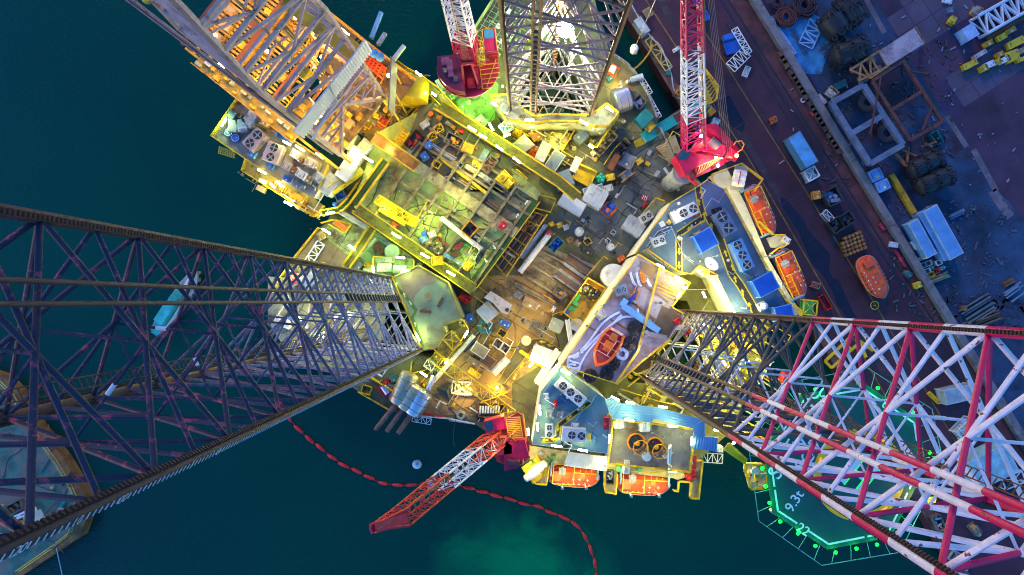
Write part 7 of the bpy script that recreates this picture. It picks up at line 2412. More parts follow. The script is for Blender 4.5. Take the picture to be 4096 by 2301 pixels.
rows('b3',QZ,[('skip','steel_tank','tank',(480,280,560,225,100),1.6,'k','k','black open steel tank left of the brown drums'),('skip','steel_tank','tank',(565,230,640,180,90),1.6,'k','k','black open steel tank nearest the crane rail'),('skip','steel_tank','tank',(440,60,540,10,120),1.6,'k',BGR,'large dark tank further up the quay road'),('frame','white_rack','rack',(425,150,485,215,46),1.2,'w',BGR,'white barred rack lying above the black tanks'),('locker','yellow_block','block',(340,30,398,20,62),1.2,'O','s','yellow block on the quay road above the white rack'),('frame','bottle_crate','crate',(335,695,390,715,40),1.0,'T','c','small crate of bottles by the lower quay-side lifeboat'),('skip','red_skip','skip',(405,785,465,885,46),1.0,'r','k','red skip close to the striped leg chord'),('locker','yellow_block','block',(1112,715,1160,695,46),1.0,'y','s','yellow block beside the quay wall'),('locker','white_bag','bag',(925,395,985,405,40),.9,'l','w','white bulk bag beside the quay wall'),('locker','red_plate','plate',(955,430,1040,570,24),.4,'c','s','long red plate lying along the quay wall'),('locker','red_plate','plate',(845,240,880,290,28),.4,'c','s','short red plate lying along the quay wall'),('machine','teal_pump','pump',(1040,600,1090,640,40),1.0,'t','s','teal pump beside the quay wall'),('container','shed','shed',(1095,222,1240,485,80),2.6,LBL,'l','pale blue shed roof, the narrower of the pair in the yard'),('container','shed','shed',(1165,148,1370,505,78),2.4,LBL,'L','pale blue lean-to roof between the two yard sheds'),('container','shed','shed',(1225,120,1430,490,110),3.2,LBL,'l','pale blue shed roof, the wider of the pair in the yard'),('locker','white_box','box',(1095,370,1135,430,46),1.1,'l',BGR,'white machine box left of the narrower blue shed'),('locker','rusty_box','box',(1465,880,1505,880,40),.9,'n','s','rusty box in the dark corner of the yard'),])
JUNK=[('w',1150,510),('L',1175,555),('l',1215,540),(PGR,1240,575),('w',1290,535),('r',1270,600),('l',1325,575),('y',1235,625),('w',1205,600),('g',1185,500)]
NMS=['white','blue','grey','greenish','pale','red','light grey','yellow','dirty white','dull grey']
for i,(c,x,y)in enumerate(JUNK):
 R('b3')
 crate('machine_box',NMS[i]+' machine box in the jumble below the blue sheds','box',(x-20,y+8,x+20,y-8,36),QZ,.9,c,'machine' if i%3==0 else 'skip','s')
def timber(label,k,g,n,cols,z=QZ):
 R(k)
 t=T('timber_pile',label,'timber',dims(*g,z,.5)[0])
 x1,y1,x2,y2,w=g
 rr=random.Random(int(x1))
 m=MB()
 for i in range(n):
  f=(i+.5)/n-.5
  d=V((x2-x1,y2-y1)).normalized()
  ox,oy=-d.y*f*w+rr.uniform(-20,20)*d.x,d.x*f*w+rr.uniform(-20,20)*d.y
  e=rr.uniform(-.12,.12)*(y2-y1)
  zz=z+.2+(i%3)*.25
  m.beam(at(x1+ox,y1+oy,zz),at(x2+ox+e,y2+oy-e*.5,zz),.28,.2)
 m.build('plank',mt(cols),t)
 return t
timber('heap of dark scattered timbers in the lower yard','b3',(1480,960,1690,830,150),12,STL)
timber('second heap of dark timbers nearer the striped leg','b3',(1480,1030,1740,930,80),8,BRN)
timber('small stack of pale planks right of the blue sheds','b3',(1380,190,1480,145,40),4,BGR)
timber('stack of blue-grey beams at the right edge','b3',(1800,790,1915,710,90),6,BGR)
timber('stack of brown planks at the right edge','b3',(1775,705,1850,665,40),5,BRN)
timber('pile of rough boards under the jumble of machine boxes','b3',(1215,680,1360,625,40),5,TAN)
R('b3')
yr_=T('yellow_pipe_rest','small yellow ring lying on the quay road below the lifeboat','ring',at(805,858,QZ))
MB().ring(at(805,858,QZ+.1),.75,.09,18,5).beam(at(795,858,QZ+.1),at(815,858,QZ+.1),.1).build('ring',YEL,yr_)
def fender(label,k,g):
 R(k)
 x1,y1,x2,y2,w=g
 r=w*mpp(QZ+2)/2
 a,b=at(x1,y1,QZ+r),at(x2,y2,QZ+r)
 L=(b-a).length
 t=T('fender',label,'fender',((a+b)/2).to_2d().to_tuple()+(QZ,),math.atan2(b.y-a.y,b.x-a.x),'black fenders in the yard')
 pr=[(r*math.sin(i*math.pi/12),-L/2+r*.75*(1-math.cos(i*math.pi/12)))for i in range(1,7)]
 pr=pr+[(q[0],-q[1])for q in pr[::-1]]
 MB().lathe(pr,22,(0,0,r),(1,0,0)).build('body',RUB,t,True,smooth=True)
 m,n=MB(),MB()
 for i in range(max(3,int(L/1.9))):
  for j in range(5):
   an=(j-2)*.62+(i%2)*.3
   x=-L*.38+i*L*.76/max(1,int(L/1.9)-1)
   ax=V((0,math.sin(an),math.cos(an)))
   MB().ring(V((x,0,r))+ax*(r+.08),.42,.15,12,6,ax).build('tyre',M((.014,.014,.017),.6),t,True,smooth=True)
   n.beam(V((x,0,r))+ax*(r+.1),V((x+1.7,0,r))+ax*(r+.1),.07)
 n.build('chain',M((.09,.08,.09),.5),t,True)
fender('black tyre-covered fender standing nearest the blue truss panel','a3',(425,100,560,285,190))
fender('black tyre-covered fender at the top edge of the yard','a3',(540,-30,680,200,180))
fender('black tyre-covered fender lying beside the pink-plated truss','a3',(470,445,740,350,190))
fender('black tyre-covered fender nearest the brown steel frame','a3',(1050,1310,1300,1190,150))
fender('black tyre-covered fender nearest the yellow channel beam','a3',(1110,1430,1380,1310,160))
def frame(label,k,lines,z,w,mat,name='steel_staging',posts=()):
 R(k)
 p0=at(*lines[0][:2],QZ)
 t=T(name,label,'steel frame',p0)
 for i,l in enumerate(lines):
  MB().beam(at(l[0],l[1],z+.01*i),at(l[2],l[3],z+.01*i),w*(l[4]if len(l)>4 else 1),w*.8).build('beam',mat,t)
 for x,y in posts:
  MB().beam(at(x,y,QZ),at(x,y,z),w*.7).build('post',mat,t)
 return t
FW=M((.15,.165,.22),.6,var=.5,dirt=(.15,.16,.2),amt=.4,scale=.6)
FB=M((.15,.045,.03),.7,var=.4,dirt=(.06,.02,.02),amt=.3)
A,B,C,D=(475,780),(715,645),(1015,1095),(765,1240)
frame('pale grey square steel frame with a cross beam, standing in the yard','a3',[(*A,*B),(*B,*C),(*C,*D),(*D,*A),(635,1005,860,875)],6,1.0,FW,posts=(A,B,C,D,(635,1005),(860,875)))
A,B,C,D=(785,615),(1015,460),(1315,920),(1070,1060)
frame('rust-brown steel frame right of the pale square frame','a3',[(*A,*B),(*B,*C),(*C,*D),(*D,*A),(925,835,1160,690),(850,580,770,1010,.4),(1240,800,1160,990,.4),(1075,540,1200,560,.4)],6.3,.6,FB,posts=(A,B,C,D))
frame('orange-brown bracing frame by the lower pair of fenders','a3',[(965,1160,1040,1250),(1040,1250,1270,1130),(1010,1130,1120,1180,.6),(1180,1080,1240,1110,.6),(1150,1110,1270,1070,.6),(1045,1250,1060,1110,.6)],5,.5,M((.38,.13,.04),.6,dirt=RUST,amt=.3),posts=((1040,1250),(1270,1130)))
OB=M((.45,.19,.05),.6,dirt=RUST,amt=.3)
frame('orange lattice truss with a broad pinkish plate on its upper end','a3',[(620,530,840,385),(770,590,905,500),(620,530,770,590,.7),(840,385,905,500,.8),(700,480,770,590,.6),(770,430,840,545,.6),(700,480,690,610,.6),(770,430,775,580,.6),(690,610,905,500,.8),(1110,205,1185,330,.5)],6.5,.42,OB,'lattice_truss',posts=((620,530),(770,590),(1150,280)))
R('a3')
MB().prism(P([(838,385),(1105,212),(1180,328),(908,500)],6.9),6.6,6.9).build('plate',M((.46,.33,.33),.6,var=.35,dirt=(.22,.15,.16),amt=.35,scale=.4),bpy.data.objects['lattice_truss'])
for i,(x,y)in enumerate(((752,772),(898,1005))):
 t=T('flange_ring',('upper','lower')[i]+' rusty flange ring lying inside the pale square frame','ring',at(x,y,QZ))
 MB().ring(at(x,y,QZ+.4),1.25,.55,22,8).build('ring',M((.13,.07,.07),.7),t,smooth=True)
for i,(x,y)in enumerate(((655,520),(820,530),(770,455),(715,600))):
 t=T('base_block',('first','second','third','fourth')[i]+' square base block under the orange lattice truss, counted from the left','block',at(x,y,QZ))if False else T('base_block','grey square base block with a round hole under the orange truss','block',at(x,y,QZ),0,'base blocks under the orange truss')
 MB().box(at(x,y,QZ+.4),(1.6,1.3,.8),.4).build('block',FW,t)
 MB().lathe([(.35,0),(.35,.05)],12,at(x,y,QZ+.8)).build('hole',DRK,t)
truss_panel('pale blue square truss panel lying near the upper fenders','a3',(285,345,370,165,110),QZ,M((.24,.46,.72),.5),.22,4)
truss_panel('long pale ladder lying along the quay wall at the top','a3',(28,145,205,405,24),QZ,M((.45,.58,.70),.5),.16,14,'ladder_length','ladder')
truss_panel('dark blue ladder lying beside the long pale ladder','a3',(175,215,290,400,26),QZ,M((.06,.12,.22),.5),.16,8,'ladder_length','ladder')
wb=T('crane_arm','white lattice crane boom with a ribbed end lying at the top right corner','crane arm',at(1750,120,QZ))
R('a3')
m=MB()
lattice(m,at(1590,205,QZ+1.5),at(2060,-60,QZ+1.5),(3.6,3.6),(2.4,2.4),8,.17,V((0,0,1)))
m.build('frame',M((.62,.62,.68),.5,var=.2),wb,smooth=True)
crate('ribbed_box','bluish ribbed box at the end of the white lattice boom','box',(1490,265,1570,215,100),QZ,2.4,M((.40,.50,.68),.5),'container')
pipes('brown length of rail beside the white boom',(1640,290,2000,70,70),QZ,5,.2,['n','s','u'],1,'brown rails beside the white boom')
YB=[(1385,175,1410,125,46,'y','yellow block above the white boom, alone'),(1480,510,1580,460,46,'y','long yellow block at the left of the scattered blocks'),(1560,435,1650,380,34,PNK,'pinkish block above the long yellow one'),(1610,525,1660,500,48,'y','yellow block at the lower end of the row'),(1645,500,1710,470,46,'w','cream block on the lower row of yellow blocks'),(1715,475,1760,450,42,'y','yellow block after the cream one'),(1730,420,1780,395,36,'O','dull yellow block alone above the row'),(1760,465,1830,430,40,'w','white block in the middle of the yellow row'),(1790,420,1890,385,40,'y','long bright yellow block in the upper row'),(1810,460,1900,420,40,'y','yellow block close under the long bright one'),(1640,340,1700,310,40,'O','dull yellow block under the white boom'),(1740,295,1800,260,44,'y','bright yellow block under the white boom'),(1800,250,1870,210,36,'O','dull yellow bar nearest the white boom'),(1815,350,1935,290,56,'y','largest yellow block at the right edge'),(1890,395,1960,360,40,'T','tan block at the right edge'),(1885,460,1960,430,30,'y','yellow block at the right edge under the tan one')]
for x1,y1,x2,y2,w_,c,lab in YB:
 crate('concrete_block',lab,'block',(x1,y1,x2,y2,w_),QZ,1.1,c,'locker','s')
rows('a3',QZ,[('container','shed','shed',(195,1015,335,1245,105),2.6,M((.14,.42,.68),.45),BGR,'bright blue ribbed container roof on the quay road'),('frame','white_crate','crate',(290,1335,370,1290,84),1.6,'w','l','white crate below the bright blue container'),('locker','blue_box','box',(775,1340,860,1300,90),1.6,M((.15,.32,.62),.5),'s','blue box beside the quay wall, the upper of two'),('locker','blue_box','box',(825,1420,915,1380,84),1.6,M((.16,.34,.60),.5),'s','blue box beside the quay wall, the lower of two'),('locker','pink_box','box',(375,720,430,785,46),1.1,PNK,'s','pinkish box beside the quay wall near the pale frame'),('frame','white_machine','machine',(460,670,520,720,56),1.3,'T','w','pale machine beside the teal pallet'),('frame','teal_pallet','pallet',(510,655,590,620,46),.4,M((.06,.22,.22),.6),'t','teal pallet above the pale square frame'),('skip','brown_skip','skip',(1250,1000,1300,1080,56),1.2,'t','n','teal-edged brown skip at the corner of the rusty frame'),('frame','yellow_cart','cart',(20,915,65,895,40),.9,'O','r','small yellow cart alone on the quay road'),('machine','blue_engine','machine',(1560,60,1640,100,70),1.2,'L','O','blue engine with orange parts above the white boom'),('locker','blue_barrel','box',(1365,75,1400,70,40),1.0,BGR,'s','blue-grey bin left of the blue engine'),('locker','white_board','panel',(1320,0,1390,15,30),.5,'w','s','white panel at the top edge of the yard'),('locker','red_plate','plate',(325,845,355,880,24),.4,'r','s','red plate on the brown verge above the wall'),])
coil('white rope coil on the brown verge',270,752,20,QZ,'w',2)
for i,(x,y,r,c,lab)in enumerate(((130,135,75,M((.12,.035,.03),.8),'red-brown heap of rope at the top of the yard'),(265,50,90,M((.05,.025,.03),.8),'dark brown heap of rope at the top edge'),(70,20,55,M((.07,.03,.04),.8),'dark heap of rope at the top edge by the wall'))):
 coil(lab,x,y,r,QZ,c,4,'rope_heap','rope',4,None,.12,c)
yb=T('channel_beam','long bright yellow channel beam lying between the blue boxes and the blue sheds','beam',at(960,1380,QZ))
R('a3')
MB().beam(at(925,1320,QZ+.5),at(1100,1610,QZ+.5),1.0,.8).build('beam',M((.55,.31,.01),.5,dirt=RUST,amt=.15),yb)
R('a3')
bk_=MB()
for i in range(22):
 x,y=95+i*20.5,420+i*34
 if i%7!=3:
  o=MB().box(at(x,y,QZ+.35),(1.5,.9,.7),-1.0).build('kerb_block',EDGE)
  tag(o,'concrete block in the line of blocks on the brown verge','block','concrete blocks on the brown verge')
rows('a2',QZ,[('container','pale_container','container',(945,140,1015,245,58),2.2,'l','l','pale lilac container inside a yellow striped border on the quay edge'),('frame','pallet','pallet',(1000,110,1050,80,60),.4,'T','T','wooden pallet beside the yellow line'),('frame','white_tray','tray',(1755,575,1785,505,40),.5,'w','l','white barred tray lying below the scaffold'),('locker','yellow_box','box',(1480,860,1525,820,56),1.2,'O','s','dull yellow box beside the red crane on the quay'),('locker','teal_box','box',(1520,960,1550,895,56),1.2,M((.3,.45,.48),.5),'s','pale teal box beside the red crane on the quay'),('locker','white_board','panel',(1218,385,1265,355,26),.6,'w','s','white panel beside the red lattice boom'),])
R('a2')
MB().path([at(x,y,QZ+.25)for x,y in((925,165),(950,110),(975,120),(1045,235),(1010,255),(960,200))],.14,4,True).build('striped_border',YLN,bpy.data.objects['pale_container'])
truss_panel('yellow lattice frame lying along the quay edge','a2',(1030,290,1185,520,60),QZ,M((.60,.45,.10),.5),.22,4)
ropes('white hose winding along the quay edge','a2',[(900,30),(935,100),(990,180),(1050,290),(1110,330),(1145,400),(1170,480),(1205,560),(1215,660),(1240,720),(1290,760)],QZ+.3,.13,M((.55,.55,.62),.6),'white_hose','hose')
pf_=T('boom_rest','yellow platform with black stripes behind the red and white boom','platform',Q('a2',[(1470,650)],QZ)[0])
q=[(1415,490),(1550,665),(1535,760),(1470,800),(1430,700),(1400,560)]
MB().prism(Q('a2',q,8),7.7,8).build('deck',M((.62,.40,.02),.5,dirt=DIRT),pf_)
m=MB()
for i in range(9):
 m.beam(at(1425+i*11,545+i*27,8.03),at(1455+i*11,530+i*22,8.03),.35,.04)
m.build('stripe',DRK,pf_)
rail(pf_,q,8,closed=True)
for x,y in q[::2]:
 MB().beam(at(x,y,QZ),at(x,y,7.7),.3).build('post',YEL,pf_)
rows('a2',QZ,[('machine','yellow_machine','machine',(1245,720,1290,640,60),1.6,'O','s','yellow machine at the quay edge left of the boom'),('locker','teal_bin','bin',(1165,545,1195,550,34),1.0,'t','s','dark teal bin at the end of the yellow lattice frame')])
def cart(label,g,z,col):
 o,L,W,an=dims(*g,z,1.6)
 t=T('utility_truck',label,'truck',o,an)
 MB().box((0,0,.75),(L,W*.9,.35)).build('chassis',DRK,t,True)
 cb=MB().box((L*.33,0,1.35),(L*.3,W*.92,1.3)).build('cab',mt(col),t,True,bevel=.12)
 MB().box((L*.42,0,1.65),(L*.13,W*.8,.5)).build('windscreen',GLS,cb,True)
 m=MB().box((-L*.18,0,1.0),(L*.62,W,.16))
 for s in(-1,1):
  m.box((-L*.18,s*W*.48,1.25),(L*.62,.08,.4))
 m.build('flatbed',mt(col),t,True)
 for sx in(-.32,.32):
  for s in(-1,1):
   MB().tube((sx*L,s*W*.36,.42),(sx*L,s*W*.5,.42),.42,14).build('wheel',RUB,t,True,smooth=True)
 return t
R('a2')
cart('blue flatbed truck parked on the quay at the top edge',(1470,150,1420,40,62),QZ,'b')
cart('blue flatbed truck at the very top, ahead of the other truck',(1415,30,1375,-70,60),QZ,'b')
cart('blue covered truck beside the white scaffold',(1680,395,1635,255,110),QZ,'b')
truss_panel('white scaffold tower lying beside the blue covered truck','a2',(1650,510,1770,390,90),QZ+1,WHT,.14,5,'scaffold','scaffold')
truss_panel('tall white ladder frame rising beyond the blue covered truck','a2',(1680,215,1790,400,50),QZ+2,WHT,.14,7,'scaffold','scaffold')
rows('c3',QZ,[('container','workshop','shed',(1560,700,1850,560,230),4,M((.30,.55,.60),.5),'l','large pale teal shed at the lower right edge'),('container','workshop','shed',(1340,110,1560,60,110),3,M((.35,.45,.50),.5),'l','pale grey-blue shed behind the red leg braces'),('frame','white_machine','machine',(1450,400,1560,290,90),2,'w','l','white machine on the quay behind the striped leg'),('frame','white_machine','machine',(1780,760,1930,700,90),2,'w','k','white frame at the right edge near the large shed'),('locker','yellow_bars','bar',(1215,70,1300,150,30),.6,'y','s','pair of yellow bars behind the striped leg top'),('skip','dark_skip','skip',(1270,1000,1320,1110,60),1.4,'s','w','dark skip of scrap at the quay edge by the helideck'),('frame','grey_stand','frame',(1380,1290,1520,1380,80),1.4,'g','s','grey machine frame at the bottom right corner'),('machine','tan_machine','machine',(1560,1080,1620,1160,60),1.6,'T','s','tan machine near the bottom right corner'),])
frame('yellow lattice staging between the red and white leg and the quay','b3',[(430,1280,660,1060),(480,1330,700,1130),(430,1280,480,1330),(500,1215,560,1260),(580,1140,630,1195),(660,1060,740,1250),(700,1130,790,1200)],6,.45,YEL,'staging')
dm=drumh('red_buoy','red drum glowing among the lower braces of the striped leg','buoy',(110,1390,190,1410,90),12,'r','c')if False else None
R('b3')
drumh('red_winch_drum','bright red drum housing among the braces of the striped leg','drum',(100,1400,190,1420,100),12,'r','c')
R('c1')
BP=[(180,120),(205,190),(245,245),(285,305),(350,375),(420,435),(500,500),(570,555),(640,600),(730,652),(830,705),(920,738),(1000,758),(1090,768),(1200,765),(1300,755),(1420,750),(1530,768),(1640,795),(1750,830),(1850,855),(1940,873)]
bw=P(BP,0)
bw+=Q('c2',[(90,905),(170,928),(250,950),(330,978),(410,1015),(475,1055),(520,1105),(555,1165),(585,1225),(605,1290),(622,1350),(632,1400),(640,1470),(644,1540)],0)
tot=[0]
for a,b in zip(bw[:-1],bw[1:]):
 tot.append(tot[-1]+(b-a).length)
def along(s):
 for i in range(len(bw)-1):
  if s<=tot[i+1]:
   return bw[i].lerp(bw[i+1],(s-tot[i])/(tot[i+1]-tot[i]))
 return bw[-1]
BR=M((.85,.03,.03),.5,dirt=(.3,.02,.02),amt=.25,scale=1.5)
s,i=0,0
bt=T('floating_boom','curved string of red floats across the sea at the bottom','boom',bw[0])
while s<tot[-1]-2:
 a,b=along(s+.2),along(s+2.5)
 a,b=a+V((rr.uniform(-.2,.2),rr.uniform(-.2,.2),0)),b+V((rr.uniform(-.2,.2),rr.uniform(-.2,.2),0))
 MB().lathe([(.1,0),(.3,.35),(.36,1.1),(.3,(b-a).length-.35),(.1,(b-a).length)],10,a+V((0,0,.15)),b-a).build('float',BR,bt,smooth=True)
 s+=2.75
MB().path([along(k*1.0)+V((0,0,.1))for k in range(int(tot[-1]))],.08,5).build('rope',RED,bt)
R('b0')
a,b=at(1170,1085,1.5),at(1490,600,1.5)
c,L,an=(a+b)/2,(b-a).length,math.atan2(b.y-a.y,b.x-a.x)
wb_=T('work_boat','small teal-decked work boat seen through the dark leg braces','boat',(c.x,c.y,0),an)
Wd=L*.24
prof=[(-.5,.7),(-.46,.9),(-.3,1),(0,1),(.25,.92),(.38,.68),(.46,.35),(.5,.05)]
lathe_loft([hullsec(x*L,Wd/2*f,-.6,1.3+max(0,x)*1.2)for x,f in prof]).build('hull',M((.40,.42,.36),.5,dirt=(.2,.15,.1),amt=.3),wb_,True,smooth=True)
TB=M((.03,.42,.36),.45,var=.3,dirt=(.1,.25,.22),amt=.3)
q=[V((x*L,Wd/2*f*.86,0))for x,f in prof]+[V((x*L,-Wd/2*f*.86,0))for x,f in prof[::-1]]
MB().prism(q,1.2,1.34).build('deck',TB,wb_,True)
MB().box((-.16*L,Wd*.08,2.2),(L*.3,Wd*.55,1.8)).build('cabin',M((.05,.50,.44),.45),wb_,True,bevel=.08)
MB().box((.08*L,Wd*.05,2.0),(L*.16,Wd*.5,1.4)).box((.06*L,Wd*.05,3.1),(L*.08,Wd*.42,.9)).build('wheelhouse',TB,wb_,True,bevel=.08)
MB().box((-.12*L,-Wd*.34,1.6),(L*.4,Wd*.16,.5)).box((.3*L,0,1.9),(L*.12,Wd*.3,.3)).build('bench',WHT,wb_,True)
m=MB()
for x,f in((-.49,.7),(-.4,.97),(-.2,1.03),(0,1.03),(.2,.97),(.36,.75),(.46,.4)):
 for s in(-1,1):
  MB().ring((x*L,s*Wd/2*f,.9),.38,.16,12,6,(0,1,0)).build('tyre',RUB,wb_,True,smooth=True)
bg=T('barge','rusty-edged green-decked barge in the lower left corner behind the dark leg','barge',Q('c0',[(200,700)],2)[0])
BG=[(-300,-160),(20,-60),(130,60),(290,330),(470,560),(600,770),(660,880),(655,1010),(600,1160),(420,1280),(150,1460),(-300,1700)]
MB().prism(Q('c0',BG,2.5),-1,2.5).build('hull',M((.30,.14,.04),.7,dirt=RUST,amt=.5,scale=.5),bg)
bi=[(-300,-120),(0,-20),(100,80),(250,340),(420,570),(540,770),(590,880),(575,1010),(540,1130),(400,1240),(140,1420),(-300,1650)]
MB().sheet(Q('c0',bi,2.52),2.52).build('deck',M((.05,.17,.12),.7,var=.5,dirt=(.20,.15,.11),amt=.55,scale=.35),bg)
R('c0')
for off in(0,26):
 for i in range(1,10):
  a,b=bi[i],bi[i+1]
  MB().sheet(P(strip(a[0]-off,a[1],b[0]-off,b[1],7),2.54),2.54).build('deck_line',YPT,bg)
rail(bg,bi[2:10],2.5,TAN)
rows('c0',2.5,[('cabin','white_hut','hut',(195,1060,270,1020,110),2.2,'w','l','white hut on the barge in the lower left corner'),('skip','dark_skip','skip',(60,960,160,910,70),1,'s','n','dark skip on the barge beside the white hut'),('container','teal_container','container',(470,1030,540,1050,70),1.6,'L','t','light blue container at the pointed end of the barge'),('locker','grey_box','box',(430,960,490,990,50),.9,'g','s','grey box on the barge beside the light blue container'),('machine','green_machine','machine',(350,1000,420,1040,60),1.2,M((.06,.2,.08),.5),'s','green machine on the barge deck'),('locker','yellow_cage','box',(100,1080,200,1060,60),1,'y','s','yellow box behind the white hut on the barge')])
truss_panel('white crane frame lying on the barge','c0',(-60,1190,150,1200,100),3,WHT,.4,4)
truss_panel('slanting white crane arm on the barge','c0',(20,1060,265,945,24),3.6,WHT,.3,3,'crane_arm','crane arm')
R('c0')
pt=MB().tube(at(425,1245,2.8),at(470,1450,.2),.07,5).build('mooring_line',WHT)
tag(pt,'thin pale mooring line running down from the barge','rope')
clutter(bg,'c0',[(-60,20),(80,120),(240,380),(420,620),(540,830),(540,1000),(300,1200),(-60,1300)],2.5,40,41,['g','s','t','n','k','T'],'pbvc',.9,.8)
rail(wb_,[(1,1),(2,2)],0)if False else None
R('a0')
tubes([(1705,895,1668,955,15.5,GR,420,'white tube light at the far left corner rail, glowing green on the water')],'')
R('a1')
tubes([(25,740,80,780,21),(160,830,215,875,21),(150,905,215,945,17)],'along the outer cantilever walkway',(1,.72,.25),150)
R('a0')
tubes([(1650,480,1690,520,21),(1790,600,1840,650,21)],'along the outer cantilever walkway',(1,.72,.25),150)
R('a1')
tubes([(300,1100,365,1140,16),(455,1155,510,1195,16),(15,1280,75,1310,14),(155,1370,210,1415,14),(205,1065,260,1095,16)],'round the machinery house roof',(.95,1,.3),150)
tubes([(640,215,700,265,25),(460,860,500,890,27)],'under the derrick windwall',(1,.85,.5),350)
tubes([(770,1155,880,1225,15.5)],'on the white duct by the plank walkway',YG,200)
tubes([(1205,540,1250,575,15),(1325,700,1360,725,15)],'on the far edge rail near the yellow tank',YG,240)
tubes([(1600,955,1660,990,16.5),(1680,1010,1740,1045,16.5),(1810,1100,1860,1135,16.5)],'along the upper pipe deck walkway',YG,330)
tubes([(1775,770,1815,800,17),(1760,930,1790,985,15),(1870,1030,1920,1010,16)],'beside the rusty leg jack house',(.6,1,.3),280)
R('a2')
tubes([(10,1190,65,1230,16.5),(100,905,165,907,17.5),(515,905,570,945,17.5),(710,805,765,840,17.5),(580,1095,615,1115,15),(660,860,690,830,15),(610,965,650,950,15)],'in front of the rusty leg',(.95,1,.2),190)
tubes([(180,400,200,375,17),(445,395,465,440,17),(575,665,590,700,15)],'inside the rusty leg well',(.45,1,.2),260)
R('b1')
tubes([(105,-60,140,-30,13),(215,75,270,105,12.5),(530,165,590,155,13.5),(500,280,560,318,12.5),(250,570,265,600,12.5),(235,615,250,640,12.5)],'along the left hull edge',(.9,1,.4),300)
tubes([(1025,310,1090,350,16.2),(1245,465,1305,500,16.2),(1440,600,1500,635,16.2)],'along the lower pipe deck walkway',YG,420)
tubes([(700,405,745,440,13),(1060,497,1120,500,14.5),(1095,610,1155,590,17),(880,560,885,610,14)],'by the pale green vessels',(.7,1,.35),330)
tubes([(1205,1070,1235,1125,16.8),(1570,1100,1600,1050,13.5),(1425,1300,1450,1265,13),(1240,1360,1290,1395,13),(850,660,875,690,14),(1060,1265,1125,1268,14)],'round the dark leg jack house',YG,260)
tubes([(315,945,365,990,13),(500,1110,515,1060,13),(690,990,700,970,13)],'on the stern deck inside the dark leg',(1,.95,.5),330)
R('b2')
tubes([(1095,548,1150,580,24.6),(1230,635,1285,680,24.6),(1245,800,1272,765,24.6),(1290,728,1320,722,24.6),(1440,755,1460,800,16),(1650,860,1680,910,20.9)],'round the upper pink deck',(1,.98,.55),330)
tubes([(1400,590,1440,630,21.2,(1,.82,.35),500)],'by the satellite dish',(1,.9,.5),300)
tubes([(295,1370,340,1310,15),(370,1345,435,1380,21.2),(130,1320,160,1290,12),(640,870,670,830,13)],'on the white wall of the living quarters',(1,.92,.4),420)
tubes([(1560,1020,1590,1050,17),(1590,1270,1615,1310,17),(1450,1000,1470,1010,17),(1760,1290,1790,1280,17)],'inside the red and white leg well',(1,.95,.4),420)
R('c2')
tubes([(208,165,212,240,21.2),(190,300,196,360,21.2),(300,470,375,478,21.2),(500,500,570,512,21.2)],'along the teal roof edge',(.95,1,.5),150)
tubes([(735,385,730,450,16.2),(850,270,920,285,18),(1175,320,1250,327,18),(805,612,850,620,14),(1180,660,1240,668,14),(1358,405,1355,465,16.5)],'round the brown tank room',(.95,1,.3),270)
tubes([(750,100,810,130,18.5),(860,140,925,152,18.5),(1105,172,1170,185,18.5),(1525,350,1560,358,15),(1665,460,1690,435,15)],'behind the blue canopy',(1,1,.3),260)
tubes([(120,340,125,390,15),(1755,650,1770,700,15),(1840,778,1910,770,15)],'on the lower landing platforms',(1,.85,.3),380)
R('a2')
p=at(400,232,30)
fl=T('floodlight','blazing white floodlight burning inside the rusty leg','floodlight',p)
MB().lathe([(.3,-.5),(.75,-.1),(.8,.1)],16,p).build('reflector',GRY,fl)
MB().lathe([(.3,.0),(1.25,.4),(1.25,1.1),(.4,1.6)],16,p).build('lamp',glow((1,.86,.6),60),fl,smooth=True)
point(fl,p+V((0,0,2.6)),(1,.72,.25),1900,.6)
point(fl,p+V((1,-1,-3)),(.8,1,.2),900,.6)
R('a1')
p=at(570,1010,20)
fl=T('floodlight','bright white floodlight at the foot of the derrick','floodlight',p)
MB().lathe([(.2,-.5),(.5,-.1),(.55,.1)],14,p).build('reflector',GRY,fl)
MB().lathe([(.2,.0),(.5,.2),(.5,.5),(.2,.7)],14,p).build('lamp',glow((1,1,.8),45),fl,smooth=True)
point(fl,p+V((0,0,1.5)),(1,.95,.4),2200,.4)
EM=[(6,0,22.2,1500),(9.5,4,30,1200),(20,0,23,1800),(20,7,22.5,900),(28,-3,23,1500),(28,6,23,1200),(13,3,22,1200),(3,9,22,1100),(14,-4,22,900),(1,-3,27.5,900),(5,-4,28,900)]
for e,n,z,pw in EM:
 p=W_(e,n,z)
 fl=T('flood_lamp','orange sodium lamp glowing among the cantilever girders and pipes','lamp',p,0,'orange lamps in the cantilever')
 MB().lathe([(.15,-.4),(.3,-.1),(.32,.1)],10,p).build('reflector',GRY,fl)
 MB().lathe([(.1,.0),(.28,.15),(.1,.35)],10,p).build('lamp',glow((1,.7,.25),20),fl,smooth=True)
 point(fl,p+V((0,0,.8)),OR,pw*.95,.3)
def deck_lamp(k,rows,col,label,group):  # pole lamps added to brighten the decks, hooded so they hide from above
 R(k)
 for x,y,z,pw in rows:
  p=at(x,y,z)
  t=T('added_pole_lamp',label,'lamp',p,0,group)
  MB().tube(p+V((0,0,-5)),p,.09,6).build('pole',GRY,t)
  MB().box(p+V((0,0,.2)),(.5,.4,.12)).build('hood',GRY,t)
  MB().box(p+V((0,0,.06)),(.4,.3,.12)).build('lamp',glow((1,.95,.7),6),t)
  point(t,p+V((0,0,-.5)),col,pw,.3)
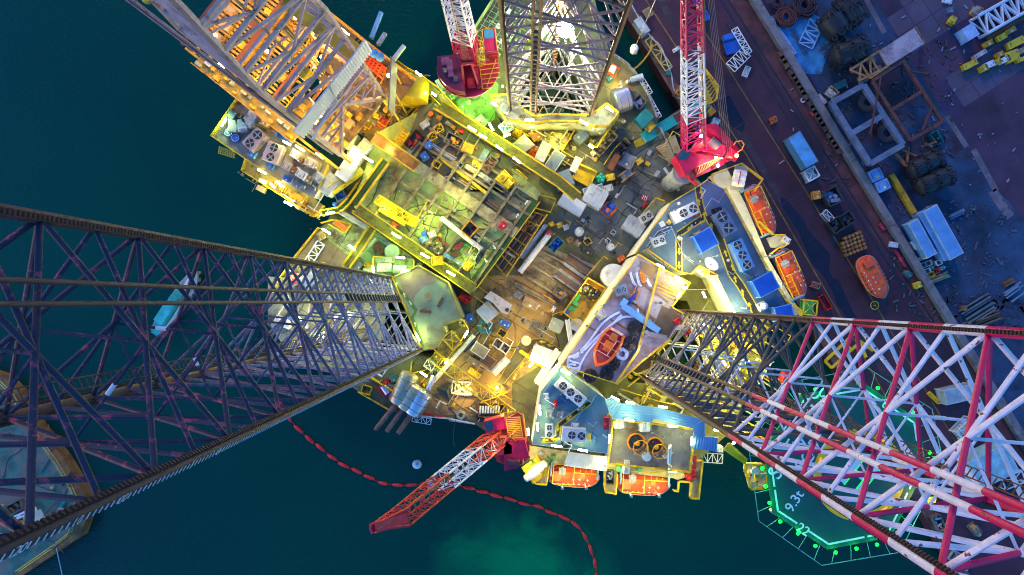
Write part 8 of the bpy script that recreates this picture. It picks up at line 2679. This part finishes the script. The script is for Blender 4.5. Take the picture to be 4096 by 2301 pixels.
deck_lamp('b2',[(560,730,14.4,434),(120,1000,15.4,558),(250,1330,14.4,310),(40,1180,14.4,434),(330,640,15.4,434)],(1,.70,.10),'added yellow lamp on a pole above the ochre working deck','added lamps over the ochre working deck')
deck_lamp('c1',[(1560,60,12.4,744),(1820,60,12.4,682),(1250,60,13.4,496)],(1,.72,.12),'added yellow lamp on a pole near the bottom hull edge','added lamps near the bottom hull edge')
deck_lamp('b1',[(1250,200,17.4,806),(1600,480,17.4,682),(960,120,16.4,744),(1500,60,17.4,558)],(.86,1,.2),'added greenish lamp on a pole over the cross-beamed pipe deck','added lamps over the pipe deck')
deck_lamp('a1',[(1560,800,15.4,682),(1700,620,15.4,558),(1420,700,13.4,310)],(.35,1,.12),'added green-tinted lamp on a pole beside the top crane','added lamps beside the top crane')
deck_lamp('a2',[(350,1090,13.9,682),(560,1180,13.9,434),(150,980,13.9,558),(820,620,12.4,372)],(1,.78,.15),'added yellow lamp on a pole between the rusty leg and the deck','added lamps before the rusty leg')
deck_lamp('a1',[(840,900,16.4,558),(1000,1130,16.4,372),(700,1150,15.4,300),(1650,1250,16.4,372)],(1,.88,.16),'added yellow lamp on a pole by the brown plank walkway','added lamps by the plank walkway')
deck_lamp('b2',[(960,560,28,400),(700,860,28,400),(520,1230,28,400),(1010,1240,27.5,450),(1120,840,27.5,350)],(1,.88,.86),'added white lamp on a pole at the rim of the pink deck','added lamps round the pink deck')
deck_lamp('b2',[(1230,140,23.5,200),(1330,500,23.5,330),(1560,480,23.5,200),(1780,880,23.5,260)],(1,.95,.75),'added white lamp on a pole over the blue roof','added lamps over the blue roof')
deck_lamp('c2',[(380,790,16,800),(560,790,16,800),(900,850,16,800),(1110,850,16,800),(700,620,16,300)],(1,.85,.4),'added lamp on a pole above the bottom lifeboats','added lamps above the bottom lifeboats')
deck_lamp('b2',[(1640,60,18,500),(1800,330,18,400)],(1,.85,.4),'added lamp on a pole over the upper quay-side lifeboat','added lamps over the quay-side lifeboats')
deck_lamp('b3',[(30,480,18,500),(110,700,18,400)],(1,.85,.4),'added lamp on a pole over the lower quay-side lifeboat','added lamps over the lower quay-side boat')
deck_lamp('c2',[(1000,-60,16,900),(1250,60,16,900),(1560,250,15,900),(1800,380,15,700),(1500,-60,15,900),(1850,100,14,900)],(1,.92,.2),'added yellow lamp on a pole round the foot of the striped leg','added lamps round the striped leg')
deck_lamp('b2',[(1550,1150,14,900),(1400,1080,14,700),(1850,1200,14,800)],(1,.92,.2),'added yellow lamp on a pole behind the striped leg','added lamps behind the striped leg')
deck_lamp('a1',[(1850,300,16,700),(1900,620,15,900)],(.45,1,.1),'added green-tinted lamp on a pole beside the rusty leg','added green lamps by the rusty leg')
deck_lamp('a2',[(60,200,16,800),(280,120,14,700)],(.45,1,.1),'added green-tinted lamp on a pole inside the rusty leg','added green lamps in the rusty leg')
